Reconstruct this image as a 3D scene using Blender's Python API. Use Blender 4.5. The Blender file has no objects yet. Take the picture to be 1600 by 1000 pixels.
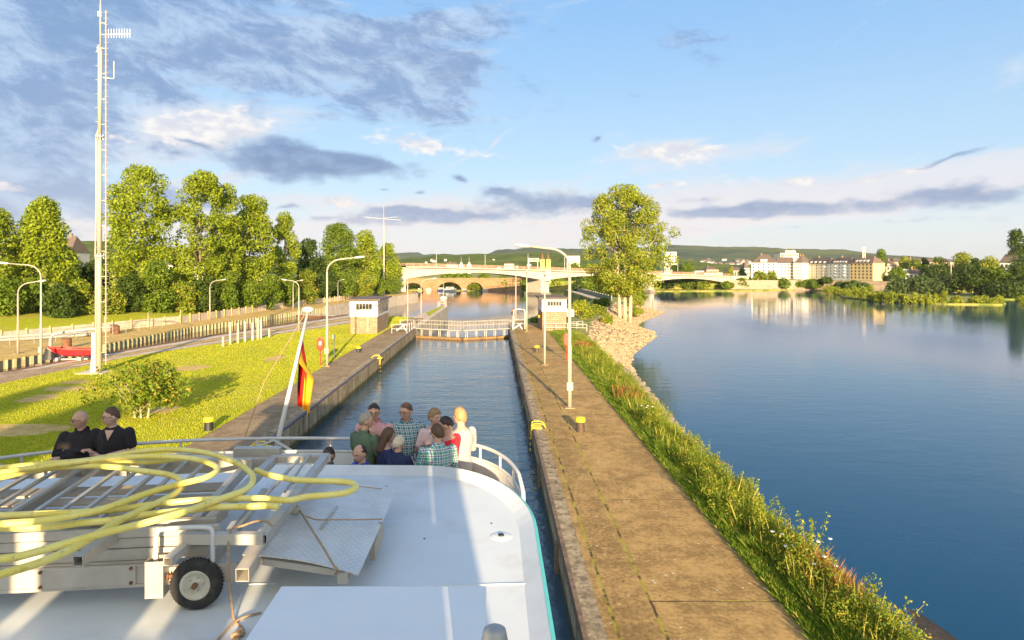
import bpy, bmesh, math, random
import numpy as np
from mathutils import Vector, Matrix, noise as mnoise
R = math.radians
random.seed(7)
C = bpy.context.scene.collection
SC = bpy.context.scene
# ------------------------------------------------------------------ camera
CAMZ = 7.87
FPX = 1000.0
cam_d = bpy.data.cameras.new('camera')
cam_d.sensor_width = 36.0
cam_d.lens = 36.0 * FPX / 1600.0
cam_d.shift_x = 27.0 / 1600.0
cam_d.shift_y = -82.0 / 1600.0
cam_d.clip_start = 0.05
cam_d.clip_end = 12000
cam = bpy.data.objects.new('camera', cam_d)
C.objects.link(cam)
cam.location = (0, 0, CAMZ)
cam.rotation_euler = (R(90), 0, 0)
SC.camera = cam
# ------------------------------------------------------------------ exposure
SC.view_settings.view_transform = 'Standard'
SC.view_settings.look = 'None'
SC.view_settings.gamma = 1.0
SC.view_settings.use_curve_mapping = False
EXPO = 1.5
SC.view_settings.exposure = EXPO
# ------------------------------------------------------------------ sun
SUN_EL = 12.0
SUN_DIR = Vector((0.124 * math.cos(R(SUN_EL)), -0.992 * math.cos(R(SUN_EL)), math.sin(R(SUN_EL)))).normalized()
sd = bpy.data.lights.new('sun', 'SUN')
sd.energy = 5.0
sd.angle = R(0.5)
sd.color = (1.0, 0.76, 0.45)
so = bpy.data.objects.new('sun', sd)
C.objects.link(so)
so.rotation_euler = (-SUN_DIR).to_track_quat('-Z', 'Y').to_euler()
so.location = (20, -60, 40)


# ------------------------------------------------------------------ node helper
def srgb(r, g, b):
    f = lambda c: (c / 255.0 / 12.92) if c / 255.0 <= 0.04045 else ((c / 255.0 + 0.055) / 1.055) ** 2.4
    return (f(r), f(g), f(b))


class G:
    """small helper to wire shader nodes"""
    def __init__(s, tree):
        s.t = tree
        s.n = tree.nodes
        s.l = tree.links

    def put(s, sock, v):
        if isinstance(v, bpy.types.NodeSocket):
            s.l.new(v, sock)
        elif isinstance(v, (tuple, list)):
            if sock.type == 'RGBA' and len(v) == 3:
                v = tuple(v) + (1,)
            sock.default_value = v
        else:
            sock.default_value = v

    def node(s, typ, **kw):
        n = s.n.new(typ)
        for k, v in kw.items():
            setattr(n, k, v)
        return n

    def m(s, op, a, b=None, c=None, clamp=False):
        n = s.n.new('ShaderNodeMath')
        n.operation = op
        n.use_clamp = clamp
        s.put(n.inputs[0], a)
        if b is not None:
            s.put(n.inputs[1], b)
        if c is not None:
            s.put(n.inputs[2], c)
        return n.outputs[0]

    def mix(s, f, a, b, mode='MIX'):
        n = s.n.new('ShaderNodeMix')
        n.data_type = 'RGBA'
        n.blend_type = mode
        s.put(n.inputs[0], f)
        s.put(n.inputs[6], a)
        s.put(n.inputs[7], b)
        return n.outputs[2]

    def noise(s, vec, scale, detail=4, rough=0.55, dist=0.0, col=False):
        n = s.n.new('ShaderNodeTexNoise')
        if vec is not None:
            s.put(n.inputs['Vector'], vec)
        s.put(n.inputs['Scale'], scale)
        n.inputs['Detail'].default_value = detail
        n.inputs['Roughness'].default_value = rough
        n.inputs['Distortion'].default_value = dist
        return n.outputs['Color' if col else 'Fac']

    def ramp(s, f, a, b, clamp=True, smooth=True):
        n = s.n.new('ShaderNodeMapRange')
        n.interpolation_type = 'SMOOTHSTEP' if smooth else 'LINEAR'
        s.put(n.inputs[0], f)
        n.inputs[1].default_value = a
        n.inputs[2].default_value = b
        n.inputs[3].default_value = 0
        n.inputs[4].default_value = 1
        return n.outputs[0]

    def xyz(s, vec):
        n = s.n.new('ShaderNodeSeparateXYZ')
        s.put(n.inputs[0], vec)
        return n.outputs[0], n.outputs[1], n.outputs[2]

    def vec(s, x, y, z):
        n = s.n.new('ShaderNodeCombineXYZ')
        s.put(n.inputs[0], x)
        s.put(n.inputs[1], y)
        s.put(n.inputs[2], z)
        return n.outputs[0]

    def scale(s, vec, k):
        n = s.n.new('ShaderNodeVectorMath')
        n.operation = 'MULTIPLY'
        s.put(n.inputs[0], vec)
        n.inputs[1].default_value = k
        return n.outputs[0]


# ------------------------------------------------------------------ world: clear evening sky with clouds
def make_world():
    w = bpy.data.worlds.new('World')
    SC.world = w
    w.use_nodes = True
    t = w.node_tree
    t.nodes.clear()
    g = G(t)
    out = g.node('ShaderNodeOutputWorld')
    sky = g.node('ShaderNodeTexSky', sky_type='NISHITA', sun_disc=False)
    sky.sun_elevation = R(SUN_EL)
    sky.sun_rotation = R(173)
    sky.air_density = 1.0
    sky.dust_density = 0.6
    sky.ozone_density = 1.5
    tc = g.node('ShaderNodeTexCoord')
    X, Y, Z = g.xyz(tc.outputs['Generated'])
    az = g.m('ARCTAN2', X, Y)
    el = g.m('ARCSINE', g.m('MAXIMUM', g.m('MINIMUM', Z, 1.0), -1.0))
    # gradient of the clear part, from pale horizon to blue zenith
    k = 1.0 / (2 ** EXPO)
    sc3 = lambda c: tuple(v * k for v in srgb(*c))
    e1 = g.ramp(el, 0.0, 0.16)
    e2 = g.ramp(el, 0.10, 0.42)
    e3 = g.ramp(el, 0.40, 1.2)
    clear = g.mix(e1, sc3((203, 211, 225)), sc3((176, 213, 243)))
    clear = g.mix(e2, clear, sc3((136, 191, 245)))
    clear = g.mix(e3, clear, sc3((70, 130, 215)))
    nk = g.n.new('ShaderNodeVectorMath')
    nk.operation = 'SCALE'
    g.l.new(sky.outputs[0], nk.inputs[0])
    nk.inputs['Scale'].default_value = 0.10
    clear = g.mix(0.15, clear, nk.outputs[0])
    base = g.vec(az, el, 0.0)
    # domain warp
    wn = g.noise(g.scale(base, (9, 16, 1)), 1.0, 3, 0.6, col=True)
    wx, wy, wz = g.xyz(wn)
    azw = g.m('ADD', az, g.m('MULTIPLY', g.m('SUBTRACT', wx, 0.5), 0.05))
    elw = g.m('ADD', el, g.m('MULTIPLY', g.m('SUBTRACT', wy, 0.5), 0.035))

    warped = g.vec(azw, elw, 0.0)

    def blobs(lst):
        tot = None
        for (px, py, rx, ry, wgt, rot) in lst:
            a0 = math.atan((px - 773) / 1000.0)
            e0 = math.atan((418 - py) / 1000.0 * math.cos(a0))
            ra = rx / 1000.0 * math.cos(a0) ** 2
            re = ry / 1000.0 * math.cos(a0) * math.cos(e0) ** 2
            mp = g.node('ShaderNodeMapping', vector_type='TEXTURE')
            g.l.new(warped, mp.inputs['Vector'])
            mp.inputs['Location'].default_value = (a0, e0, 0)
            mp.inputs['Rotation'].default_value = (0, 0, R(rot))
            mp.inputs['Scale'].default_value = (ra * 2.1, re * 2.1, 1)
            gr = g.node('ShaderNodeTexGradient', gradient_type='QUADRATIC_SPHERE')
            g.l.new(mp.outputs[0], gr.inputs[0])
            tot = g.m('MULTIPLY', gr.outputs['Fac'], wgt) if tot is None else g.m('MULTIPLY_ADD', gr.outputs['Fac'], wgt, tot)
        return tot
    n_soft = g.noise(g.scale(base, (7, 15, 1)), 1.0, 6, 0.62)
    n_fine = g.noise(g.scale(base, (22, 40, 1)), 1.0, 6, 0.6)
    n_big = g.noise(g.scale(base, (3.0, 7.0, 1)), 1.0, 4, 0.5)
    # streaky noise for high cloud, billowy noise for low cloud
    n_str = g.noise(g.vec(g.m('ADD', g.m('MULTIPLY', az, 5.0), g.m('MULTIPLY', el, 7.0)), g.m('MULTIPLY', g.m('SUBTRACT', el, g.m('MULTIPLY', az, 0.16)), 34.0), 1.3), 1.0, 8, 0.62, 0.6)
    n_mid = g.noise(g.vec(g.m('ADD', g.m('MULTIPLY', az, 13.0), g.m('MULTIPLY', el, 8.0)), g.m('MULTIPLY', el, 24.0), 2.7), 1.0, 9, 0.68, 0.3)
    n_bil = g.noise(g.vec(g.m('MULTIPLY', az, 30.0), g.m('MULTIPLY', el, 58.0), 5.1), 1.0, 7, 0.62)
    cen = lambda n_, k_: g.m('MULTIPLY', g.m('SUBTRACT', n_, 0.5), k_)
    # pale high veil
    veil = blobs([(1060, 240, 130, 28, 1.2, 0), (1330, 300, 400, 34, 1.5, 7), (1560, 262, 170, 26, 1.3, 10), (1150, 325, 330, 34, 1.1, 0),
                  (700, 330, 500, 50, .75, 0), (1580, 110, 50, 30, .55, -20), (60, 200, 500, 170, .5, 0), (450, 60, 420, 70, .5, 10),
                  (760, 228, 80, 3.5, .9, 29), (1290, 78, 130, 4, .55, 31), (560, 110, 260, 60, .55, 20), (300, 360, 700, 30, .6, 0), (300, 200, 170, 50, .7, 0), (700, 130, 120, 60, .4, 0)])
    vm = g.ramp(g.m('ADD', veil, cen(n_str, 2.2)), 0.20, 1.0)
    low = g.m('SUBTRACT', 1.0, g.ramp(el, 0.0, 0.20))
    veil_col = g.mix(low, sc3((218, 230, 246)), sc3((240, 232, 234)))
    colr = g.mix(g.m('MULTIPLY', vm, 0.95), clear, veil_col)
    # broad blue-grey masses, upper left
    dark = blobs([(100, 90, 330, 110, 1.1, 0), (430, 60, 350, 75, .95, -8), (640, 115, 140, 62, .85, -15), (40, 240, 160, 80, 1.0, 0), (740, 30, 90, 40, .5, 0),
                  (170, 320, 170, 45, .8, 0), (500, 140, 190, 24, .5, -12), (330, 315, 130, 16, .55, 0), (620, 60, 200, 50, .35, 0),
                  (1060, 60, 75, 40, .62, -30), (850, 175, 40, 8, .4, 0),
                  (-300, 100, 500, 300, .9, 0), (200, -400, 700, 200, .7, 0), (700, -300, 300, 120, .45, 0)])
    df = g.m('ADD', dark, g.m('ADD', cen(n_mid, 1.7), cen(n_str, 1.0)))
    dm = g.ramp(df, 0.22, 0.80)
    dcol = g.mix(g.ramp(n_mid, 0.36, 0.62), sc3((184, 211, 242)), sc3((124, 159, 206)))
    dcol = g.mix(g.m('MULTIPLY', low, 0.5), dcol, sc3((172, 186, 214)))
    colr = g.mix(g.m('MULTIPLY', dm, 0.88), colr, dcol)
    # sunlit cumulus
    cum = blobs([(350, 200, 85, 40, 1.35, 0), (262, 205, 60, 28, .9, 0), (655, 222, 90, 22, .95, -8), (530, 318, 34, 18, .95, 0),
                 (590, 348, 130, 10, .6, 0), (1050, 236, 110, 20, 1.15, 0), (1100, 262, 60, 9, .5, -8), (1030, 290, 60, 11, .8, 0), (1120, 308, 60, 10, .65, 0), (800, 245, 60, 6, .5, -5),
                 (830, 352, 260, 11, .6, 0), (15, 293, 40, 7, 1.0, 0), (85, 345, 70, 12, .7, 0), (180, 212, 26, 7, .8, -20), (870, 300, 60, 9, .65, 0),
                 (1240, 285, 110, 9, .75, 4), (1400, 268, 130, 8, .7, 6), (1330, 305, 100, 7, .6, 0), (1150, 280, 60, 9, .6, 0), (950, 345, 80, 7, .65, 0), (700, 318, 80, 9, .65, 0), (640, 330, 60, 10, .6, 0), (1000, 320, 60, 8, .6, 0), (900, 375, 300, 6, .5, 0)])
    cf = g.m('ADD', cum, g.m('ADD', cen(n_bil, 1.5), cen(n_fine, 0.7)))
    cm = g.ramp(cf, 0.34, 0.80)
    cum_col = g.mix(low, sc3((255, 253, 250)), sc3((248, 234, 228)))
    cum_sh = g.mix(low, sc3((216, 222, 236)), sc3((216, 212, 226)))
    cum_col = g.mix(g.ramp(n_bil, 0.40, 0.66), cum_sh, cum_col)
    colr = g.mix(g.m('MULTIPLY', cm, 0.95), colr, cum_col)
    # low shadowed clouds in front of them
    dark2 = blobs([(440, 252, 100, 32, 1.5, -4), (560, 254, 110, 20, 1.4, -6), (300, 222, 45, 7, .7, -20), (275, 238, 28, 10, .8, 0),
                  (845, 318, 105, 26, 1.25, -3), (660, 342, 100, 18, 1.05, 0), (1180, 338, 160, 10, .7, 0), (715, 283, 13, 5, 1.1, -25), (655, 299, 11, 6, 1.0, 0), (780, 298, 22, 8, .9, -10),
                  (600, 296, 13, 4.5, 1.0, 0), (940, 213, 11, 6, 1.0, 0), (1230, 325, 180, 13, 1.0, 0), (1500, 303, 150, 22, 1.25, 0), (620, 330, 60, 8, .7, 0), (1090, 312, 60, 7, .7, 5),
                  (1490, 242, 100, 5, .95, 14), (1110, 333, 60, 10, .75, 0), (510, 345, 90, 10, .75, 0), (450, 325, 40, 6, .9, 0), (1400, 345, 200, 6, .6, 0), (1180, 360, 240, 5, .5, 0), (740, 340, 60, 10, .7, 0), (930, 318, 40, 12, .7, 0)])
    df2 = g.m('ADD', dark2, g.m('ADD', cen(n_bil, 1.25), cen(n_fine, 0.9)))
    dm2 = g.ramp(df2, 0.30, 1.0)
    dcol2 = g.mix(g.ramp(n_bil, 0.38, 0.64), sc3((100, 137, 186)), sc3((132, 164, 206)))
    dcol2 = g.mix(g.m('MULTIPLY', low, 0.42), dcol2, sc3((170, 187, 214)))
    colr = g.mix(g.m('MULTIPLY', dm2, 0.93), colr, dcol2)
    # unseen sky behind the photographer, on the sun's side, brightened for fill light
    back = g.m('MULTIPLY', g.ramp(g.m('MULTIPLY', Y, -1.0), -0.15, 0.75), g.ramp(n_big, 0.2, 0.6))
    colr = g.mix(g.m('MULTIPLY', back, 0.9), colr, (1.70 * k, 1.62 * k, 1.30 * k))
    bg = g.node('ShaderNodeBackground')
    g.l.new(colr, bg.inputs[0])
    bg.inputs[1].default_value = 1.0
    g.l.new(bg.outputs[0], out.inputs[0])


make_world()


# ------------------------------------------------------------------ mapping of the photograph's lines to world points at a known height or depth
def P(px, py, z):
    Y = FPX * (CAMZ - z) / (py - 418.0)
    return Vector(((px - 773.0) * Y / FPX, Y, z))


def Q(px, py, Y):
    return Vector(((px - 773.0) * Y / FPX, Y, CAMZ - (py - 418.0) * Y / FPX))


# ------------------------------------------------------------------ objects
def tag(o, label=None, cat=None, group=None, kind=None):
    if label: o['label'] = label
    if cat: o['category'] = cat
    if group: o['group'] = group
    if kind: o['kind'] = kind
    return o


def thing(name, label, cat, loc=(0, 0, 0), rz=0.0, group=None):
    o = bpy.data.objects.new(name, None)
    C.objects.link(o)
    o.location = loc
    o.rotation_euler = (0, 0, rz)
    o.empty_display_size = 0.3
    return tag(o, label, cat, group)


def dup(root, loc=None, rz=None, label=None, group=None, scale=None):
    r = root.copy()
    C.objects.link(r)
    if loc is not None: r.location = loc
    if rz is not None: r.rotation_euler = (0, 0, rz)
    if label: r['label'] = label
    if group: r['group'] = group
    if scale: r.scale = scale
    for ch in list(root.children):
        c = ch.copy()
        C.objects.link(c)
        c.parent = r
        for gch in list(ch.children):
            d = gch.copy()
            C.objects.link(d)
            d.parent = c
    return r


def wloc(o):
    v = Vector(o.location)
    while o.parent:
        o = o.parent
        v = v + Vector(o.location)
    return v


class MB:
    def __init__(s):
        s.v = []
        s.f = []

    def add(s, vs, fs):
        n = len(s.v)
        s.v += [tuple(v) for v in vs]
        s.f += [tuple(i + n for i in f) for f in fs]
        return s

    def box(s, a, b, rz=0.0, piv=None):
        x0, y0, z0 = a
        x1, y1, z1 = b
        vs = [(x0, y0, z0), (x1, y0, z0), (x1, y1, z0), (x0, y1, z0), (x0, y0, z1), (x1, y0, z1), (x1, y1, z1), (x0, y1, z1)]
        if rz:
            if piv is None: piv = ((x0 + x1) / 2, (y0 + y1) / 2)
            c, n = math.cos(rz), math.sin(rz)
            vs = [(piv[0] + (x - piv[0]) * c - (y - piv[1]) * n, piv[1] + (x - piv[0]) * n + (y - piv[1]) * c, z) for x, y, z in vs]
        return s.add(vs, [(0, 3, 2, 1), (4, 5, 6, 7), (0, 1, 5, 4), (1, 2, 6, 5), (2, 3, 7, 6), (3, 0, 4, 7)])

    def bar(s, p, q, w, h=None, up=(0, 0, 1)):
        """rectangular bar from p to q"""
        h = h or w
        p, q, up = Vector(p), Vector(q), Vector(up)
        d = (q - p).normalized()
        a = d.cross(up)
        if a.length < 1e-4: a = d.cross(Vector((1, 0, 0)))
        a.normalize()
        b = a.cross(d).normalized()
        vs = []
        for c in (p, q):
            for sx, sy in ((-1, -1), (1, -1), (1, 1), (-1, 1)):
                vs.append(c + a * (sx * w / 2) + b * (sy * h / 2))
        return s.add(vs, [(3, 2, 1, 0), (4, 5, 6, 7), (0, 1, 5, 4), (1, 2, 6, 5), (2, 3, 7, 6), (3, 0, 4, 7)])

    def tube(s, pts, r, seg=8, caps=True, closed=False):
        pts = [Vector(p) for p in pts]
        n = len(pts)
        rs = r if isinstance(r, (list, tuple)) else [r] * n
        base = len(s.v)
        prev = None
        for i, p in enumerate(pts):
            if closed:
                d = pts[(i + 1) % n] - pts[i - 1]
            elif i == 0: d = pts[1] - pts[0]
            elif i == n - 1: d = pts[-1] - pts[-2]
            else: d = (pts[i + 1] - p).normalized() + (p - pts[i - 1]).normalized()
            if d.length < 1e-9: d = Vector((0, 0, 1))
            d.normalize()
            if prev is None:
                a = d.cross(Vector((0, 0, 1)))
                if a.length < 1e-3: a = d.cross(Vector((0, 1, 0)))
            else:
                a = prev - d * prev.dot(d)
            a.normalize()
            prev = a
            b = d.cross(a)
            for k in range(seg):
                t = 2 * math.pi * k / seg
                s.v.append(tuple(p + (a * math.cos(t) + b * math.sin(t)) * rs[i]))
        rng = n if closed else n - 1
        for i in range(rng):
            for k in range(seg):
                a0 = base + i * seg + k
                a1 = base + i * seg + (k + 1) % seg
                j = (i + 1) % n
                b0 = base + j * seg + k
                b1 = base + j * seg + (k + 1) % seg
                s.f.append((a0, a1, b1, b0))
        if caps and not closed:
            s.f.append(tuple(base + k for k in reversed(range(seg))))
            s.f.append(tuple(base + (n - 1) * seg + k for k in range(seg)))
        return s

    def cyl(s, x, y, z0, z1, r0, r1=None, seg=16):
        r1 = r0 if r1 is None else r1
        return s.tube([(x, y, z0), (x, y, z1)], [r0, r1], seg)

    def lathe(s, x, y, prof, seg=20):
        """prof: list of (r,z) from bottom to top"""
        base = len(s.v)
        for r, z in prof:
            for k in range(seg):
                t = 2 * math.pi * k / seg
                s.v.append((x + r * math.cos(t), y + r * math.sin(t), z))
        for i in range(len(prof) - 1):
            for k in range(seg):
                k1 = (k + 1) % seg
                s.f.append((base + i * seg + k, base + i * seg + k1, base + (i + 1) * seg + k1, base + (i + 1) * seg + k))
        s.f.append(tuple(base + k for k in reversed(range(seg))))
        s.f.append(tuple(base + (len(prof) - 1) * seg + k for k in range(seg)))
        return s

    def prism(s, poly, z0, z1):
        """poly counter-clockwise seen from above"""
        a = sum(poly[i][0] * poly[(i + 1) % len(poly)][1] - poly[(i + 1) % len(poly)][0] * poly[i][1] for i in range(len(poly)))
        if a < 0: poly = poly[::-1]
        n = len(poly)
        vs = [(p[0], p[1], z0) for p in poly] + [(p[0], p[1], z1) for p in poly]
        fs = [tuple(reversed(range(n))), tuple(range(n, 2 * n))]
        fs += [(i, (i + 1) % n, n + (i + 1) % n, n + i) for i in range(n)]
        return s.add(vs, fs)

    def sheet(s, poly, z):
        a = sum(poly[i][0] * poly[(i + 1) % len(poly)][1] - poly[(i + 1) % len(poly)][0] * poly[i][1] for i in range(len(poly)))
        if a < 0: poly = poly[::-1]
        return s.add([(p[0], p[1], z if len(p) < 3 else p[2]) for p in poly], [tuple(range(len(poly)))])

    def strip(s, rows, flip=False):
        """rows: list of equally long point lists, lofted"""
        n = len(rows[0])
        base = len(s.v)
        for r in rows: s.v += [tuple(p) for p in r]
        for i in range(len(rows) - 1):
            for k in range(n - 1):
                q = (base + i * n + k, base + i * n + k + 1, base + (i + 1) * n + k + 1, base + (i + 1) * n + k)
                s.f.append(q[::-1] if flip else q)
        return s

    def sphere(s, c, r, u=12, v=8, rot=None):
        rx, ry, rz = r if isinstance(r, (tuple, list)) else (r, r, r)
        base = len(s.v)
        c = Vector(c)
        for i in range(v + 1):
            th = math.pi * i / v
            for k in range(u):
                ph = 2 * math.pi * k / u
                q = Vector((rx * math.sin(th) * math.cos(ph), ry * math.sin(th) * math.sin(ph), rz * math.cos(th)))
                if rot: q = rot @ q
                s.v.append(tuple(c + q))
        for i in range(v):
            for k in range(u):
                k1 = (k + 1) % u
                s.f.append((base + i * u + k, base + (i + 1) * u + k, base + (i + 1) * u + k1, base + i * u + k1))
        return s

    def mesh(s, name, off=(0, 0, 0)):
        me = bpy.data.meshes.new(name)
        ox, oy, oz = off
        me.from_pydata([(x - ox, y - oy, z - oz) for x, y, z in s.v], [], s.f)
        me.validate()
        return me

    def build(s, name, mat, parent=None, origin=None, world=False, smooth=False, bevel=0.0):
        """world=True: vertices are world coordinates, parent has no rotation"""
        off = (0, 0, 0)
        if parent is not None and world: off = wloc(parent)
        if parent is None and origin is not None: off = origin
        me = s.mesh(name, off)
        if smooth:
            me.polygons.foreach_set('use_smooth', [True] * len(me.polygons))
        if bevel:
            bm = bmesh.new()
            bm.from_mesh(me)
            bmesh.ops.remove_doubles(bm, verts=bm.verts, dist=1e-5)
            eds = [e for e in bm.edges if len(e.link_faces) == 2 and e.calc_face_angle(0) > 0.6]
            bmesh.ops.bevel(bm, geom=eds, offset=bevel, segments=2, affect='EDGES', profile=0.6)
            bm.to_mesh(me)
            bm.free()
        me.materials.append(mat)
        o = bpy.data.objects.new(name, me)
        C.objects.link(o)
        if parent is not None: o.parent = parent
        elif origin is not None: o.location = origin
        return o


def npmesh(name, verts, faces4, mat, parent=None, loc=None):
    """fast mesh from arrays; verts Nx3, faces Mx4 or Mx3"""
    me = bpy.data.meshes.new(name)
    k = faces4.shape[1]
    me.vertices.add(len(verts))
    me.vertices.foreach_set('co', verts.astype(np.float32).ravel())
    me.loops.add(faces4.size)
    me.loops.foreach_set('vertex_index', faces4.astype(np.int32).ravel())
    me.polygons.add(len(faces4))
    me.polygons.foreach_set('loop_start', np.arange(0, faces4.size, k, dtype=np.int32))
    me.polygons.foreach_set('loop_total', np.full(len(faces4), k, dtype=np.int32))
    me.update(calc_edges=True)
    me.materials.append(mat)
    o = bpy.data.objects.new(name, me)
    C.objects.link(o)
    if parent is not None: o.parent = parent
    if loc is not None: o.location = loc
    return o


def densify(pts, step):
    out = []
    for i in range(len(pts) - 1):
        a, b = Vector(pts[i]), Vector(pts[i + 1])
        n = max(1, int((b - a).length / step))
        out += [a.lerp(b, k / n) for k in range(n)]
    out.append(Vector(pts[-1]))
    return out


def smooth_path(pts, sub=6, closed=False):
    """Catmull-Rom"""
    p = [Vector(q) for q in pts]
    n = len(p)
    out = []
    for i in range(n - 1 if not closed else n):
        p0 = p[i - 1] if (i > 0 or closed) else p[0]
        p1 = p[i]
        p2 = p[(i + 1) % n]
        p3 = p[(i + 2) % n] if (i + 2 < n or closed) else p[-1]
        for k in range(sub):
            t = k / sub
            out.append(0.5 * ((2 * p1) + (-p0 + p2) * t + (2 * p0 - 5 * p1 + 4 * p2 - p3) * t * t + (-p0 + 3 * p1 - 3 * p2 + p3) * t ** 3))
    if not closed: out.append(p[-1])
    return out


# ------------------------------------------------------------------ materials
def newmat(name):
    m = bpy.data.materials.new(name)
    m.use_nodes = True
    m.node_tree.nodes.clear()
    g = G(m.node_tree)
    out = g.node('ShaderNodeOutputMaterial')
    b = g.node('ShaderNodeBsdfPrincipled')
    g.l.new(b.outputs[0], out.inputs[0])
    return m, g, b, out


def pos(g):
    return g.node('ShaderNodeNewGeometry').outputs['Position']


def objc(g):
    return g.node('ShaderNodeTexCoord').outputs['Object']


def bump(g, b, h, strength=0.5, dist=0.02):
    n = g.node('ShaderNodeBump')
    n.inputs['Strength'].default_value = strength
    n.inputs['Distance'].default_value = dist
    g.l.new(h, n.inputs['Height'])
    g.l.new(n.outputs[0], b.inputs['Normal'])


def paint(name, col, rough=0.5, var=0.12, metal=0.0, scale=6.0, dirt=None, dirt_amt=0.0, bmp=0.0, spec=0.5):
    """painted or bare surface with mottling and a bit of dirt"""
    m, g, b, o = newmat(name)
    v = objc(g)
    n1 = g.noise(v, scale, 5, 0.6)
    n2 = g.noise(v, scale * 0.22, 3, 0.5)
    c = g.mix(g.ramp(n1, 0.3, 0.7), tuple(x * (1 - var) for x in col), tuple(min(1, x * (1 + var)) for x in col))
    if dirt:
        c = g.mix(g.m('MULTIPLY', g.ramp(g.m('ADD', g.m('MULTIPLY', n1, .5), g.m('MULTIPLY', n2, .5)), 0.47, 0.62), dirt_amt), c, dirt)
    g.l.new(c, b.inputs['Base Color'])
    b.inputs['Metallic'].default_value = metal
    g.l.new(g.m('ADD', rough - 0.08, g.m('MULTIPLY', n1, 0.16)), b.inputs['Roughness'])
    b.inputs['Specular IOR Level'].default_value = spec
    if bmp: bump(g, b, n1, 0.4, bmp)
    return m


def foliage(name, c1, c2, c3=None, trans=0.35):
    m, g, b, out = newmat(name)
    geo = g.node('ShaderNodeNewGeometry')
    rnd = geo.outputs['Random Per Island']
    n = g.noise(geo.outputs['Position'], 0.35, 2, 0.5)
    f = g.m('ADD', g.m('MULTIPLY', rnd, 0.7), g.m('MULTIPLY', g.ramp(n, 0.35, 0.65), 0.3))
    c = g.mix(f, c1, c2)
    if c3: c = g.mix(g.ramp(rnd, 0.86, 0.9), c, c3)
    b.inputs['Roughness'].default_value = 0.55
    b.inputs['Specular IOR Level'].default_value = 0.25
    g.l.new(c, b.inputs['Base Color'])
    tr = g.node('ShaderNodeBsdfTranslucent')
    g.l.new(g.mix(1.0, c, (1.15, 1.1, 0.5), 'MULTIPLY'), tr.inputs[0])
    mx = g.node('ShaderNodeMixShader')
    mx.inputs[0].default_value = trans
    g.l.new(b.outputs[0], mx.inputs[1])
    g.l.new(tr.outputs[0], mx.inputs[2])
    g.l.new(mx.outputs[0], out.inputs[0])
    return m


def mat_concrete(name, ca, cb, moss=0.0, joints=None, bmp=0.012, streak=False, speck=0.0):
    m, g, b, o = newmat(name)
    v = pos(g)
    x, y, z = g.xyz(v)
    n1 = g.noise(v, 0.55, 6, 0.62)
    n2 = g.noise(v, 9.0, 5, 0.65)
    n3 = g.noise(v, 2.2, 5, 0.6)
    f = g.m('ADD', g.m('MULTIPLY', n1, 0.34), g.m('ADD', g.m('MULTIPLY', n2, 0.42), g.m('MULTIPLY', n3, 0.24)))
    c = g.mix(g.ramp(f, 0.40, 0.60), ca, cb)
    if streak:
        sn = g.noise(g.scale(v, (3.0, 3.0, 0.25)), 1.0, 4, 0.6)
        c = g.mix(g.m('MULTIPLY', g.ramp(sn, 0.42, 0.65), 0.7), c, tuple(k * 0.35 for k in ca))
        wl = g.ramp(g.m('ADD', z, g.m('MULTIPLY', g.m('SUBTRACT', n3, .5), .25)), -0.75, -1.05)
        c = g.mix(g.m('MULTIPLY', wl, 0.85), c, (0.035, 0.04, 0.012))
    h = f
    if joints:
        lx, ly, y0, period, xmin = joints
        wob = g.m('MULTIPLY', g.m('SUBTRACT', g.noise(v, 3.0, 4, 0.7), 0.5), 0.10)
        jm = None
        for xx in lx:
            d = g.m('ABSOLUTE', g.m('SUBTRACT', g.m('ADD', x, wob), xx))
            k = g.m('SUBTRACT', 1.0, g.ramp(d, 0.012, 0.055))
            jm = k if jm is None else g.m('MAXIMUM', jm, k)
        if period:
            yy = g.m('SUBTRACT', g.m('ADD', y, wob), y0)
            d = g.m('ABSOLUTE', g.m('SUBTRACT', g.m('MODULO', g.m('ADD', g.m('ADD', yy, period * 40), period / 2), period), period / 2))
            k = g.m('MULTIPLY', g.m('SUBTRACT', 1.0, g.ramp(d, 0.008, 0.035)), g.m('GREATER_THAN', x, xmin))
            jm = g.m('MAXIMUM', jm, k)
        mossn = g.ramp(g.noise(v, 1.3, 3, 0.6), 0.42, 0.58)
        jc = g.mix(mossn, (0.05, 0.035, 0.02), (0.34, 0.30, 0.03))
        c = g.mix(g.m('MULTIPLY', jm, 0.9), c, jc)
        # worn, mossy band along the edge joint
        bnd = g.m('MULTIPLY', g.m('SUBTRACT', 1.0, g.ramp(g.m('ABSOLUTE', g.m('SUBTRACT', x, 3.1)), 0.25, 0.6)), g.ramp(g.noise(v, 7.0, 6, 0.75), 0.45, 0.62))
        c = g.mix(g.m('MULTIPLY', bnd, 0.45), c, (0.09, 0.055, 0.02))
        h = g.m('SUBTRACT', f, g.m('MULTIPLY', jm, 0.8))
    if speck:
        vo = g.node('ShaderNodeTexVoronoi')
        g.put(vo.inputs['Vector'], v)
        vo.inputs['Scale'].default_value = 4.6
        sm = g.m('MULTIPLY', g.m('LESS_THAN', vo.outputs['Distance'], g.m('MULTIPLY', g.ramp(g.noise(v, 0.8, 2, .5), .4, .7), 0.17)), speck)
        c = g.mix(sm, c, (0.6, 0.58, 0.5))
        vo2 = g.node('ShaderNodeTexVoronoi')
        g.put(vo2.inputs['Vector'], v)
        vo2.inputs['Scale'].default_value = 1.7
        sm = g.m('MULTIPLY', g.m('LESS_THAN', vo2.outputs['Distance'], 0.05), 0.7)
        c = g.mix(sm, c, (0.07, 0.05, 0.03))
    g.l.new(c, b.inputs['Base Color'])
    b.inputs['Roughness'].default_value = 0.9
    b.inputs['Specular IOR Level'].default_value = 0.2
    bump(g, b, h, 0.6, bmp)
    return m


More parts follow.
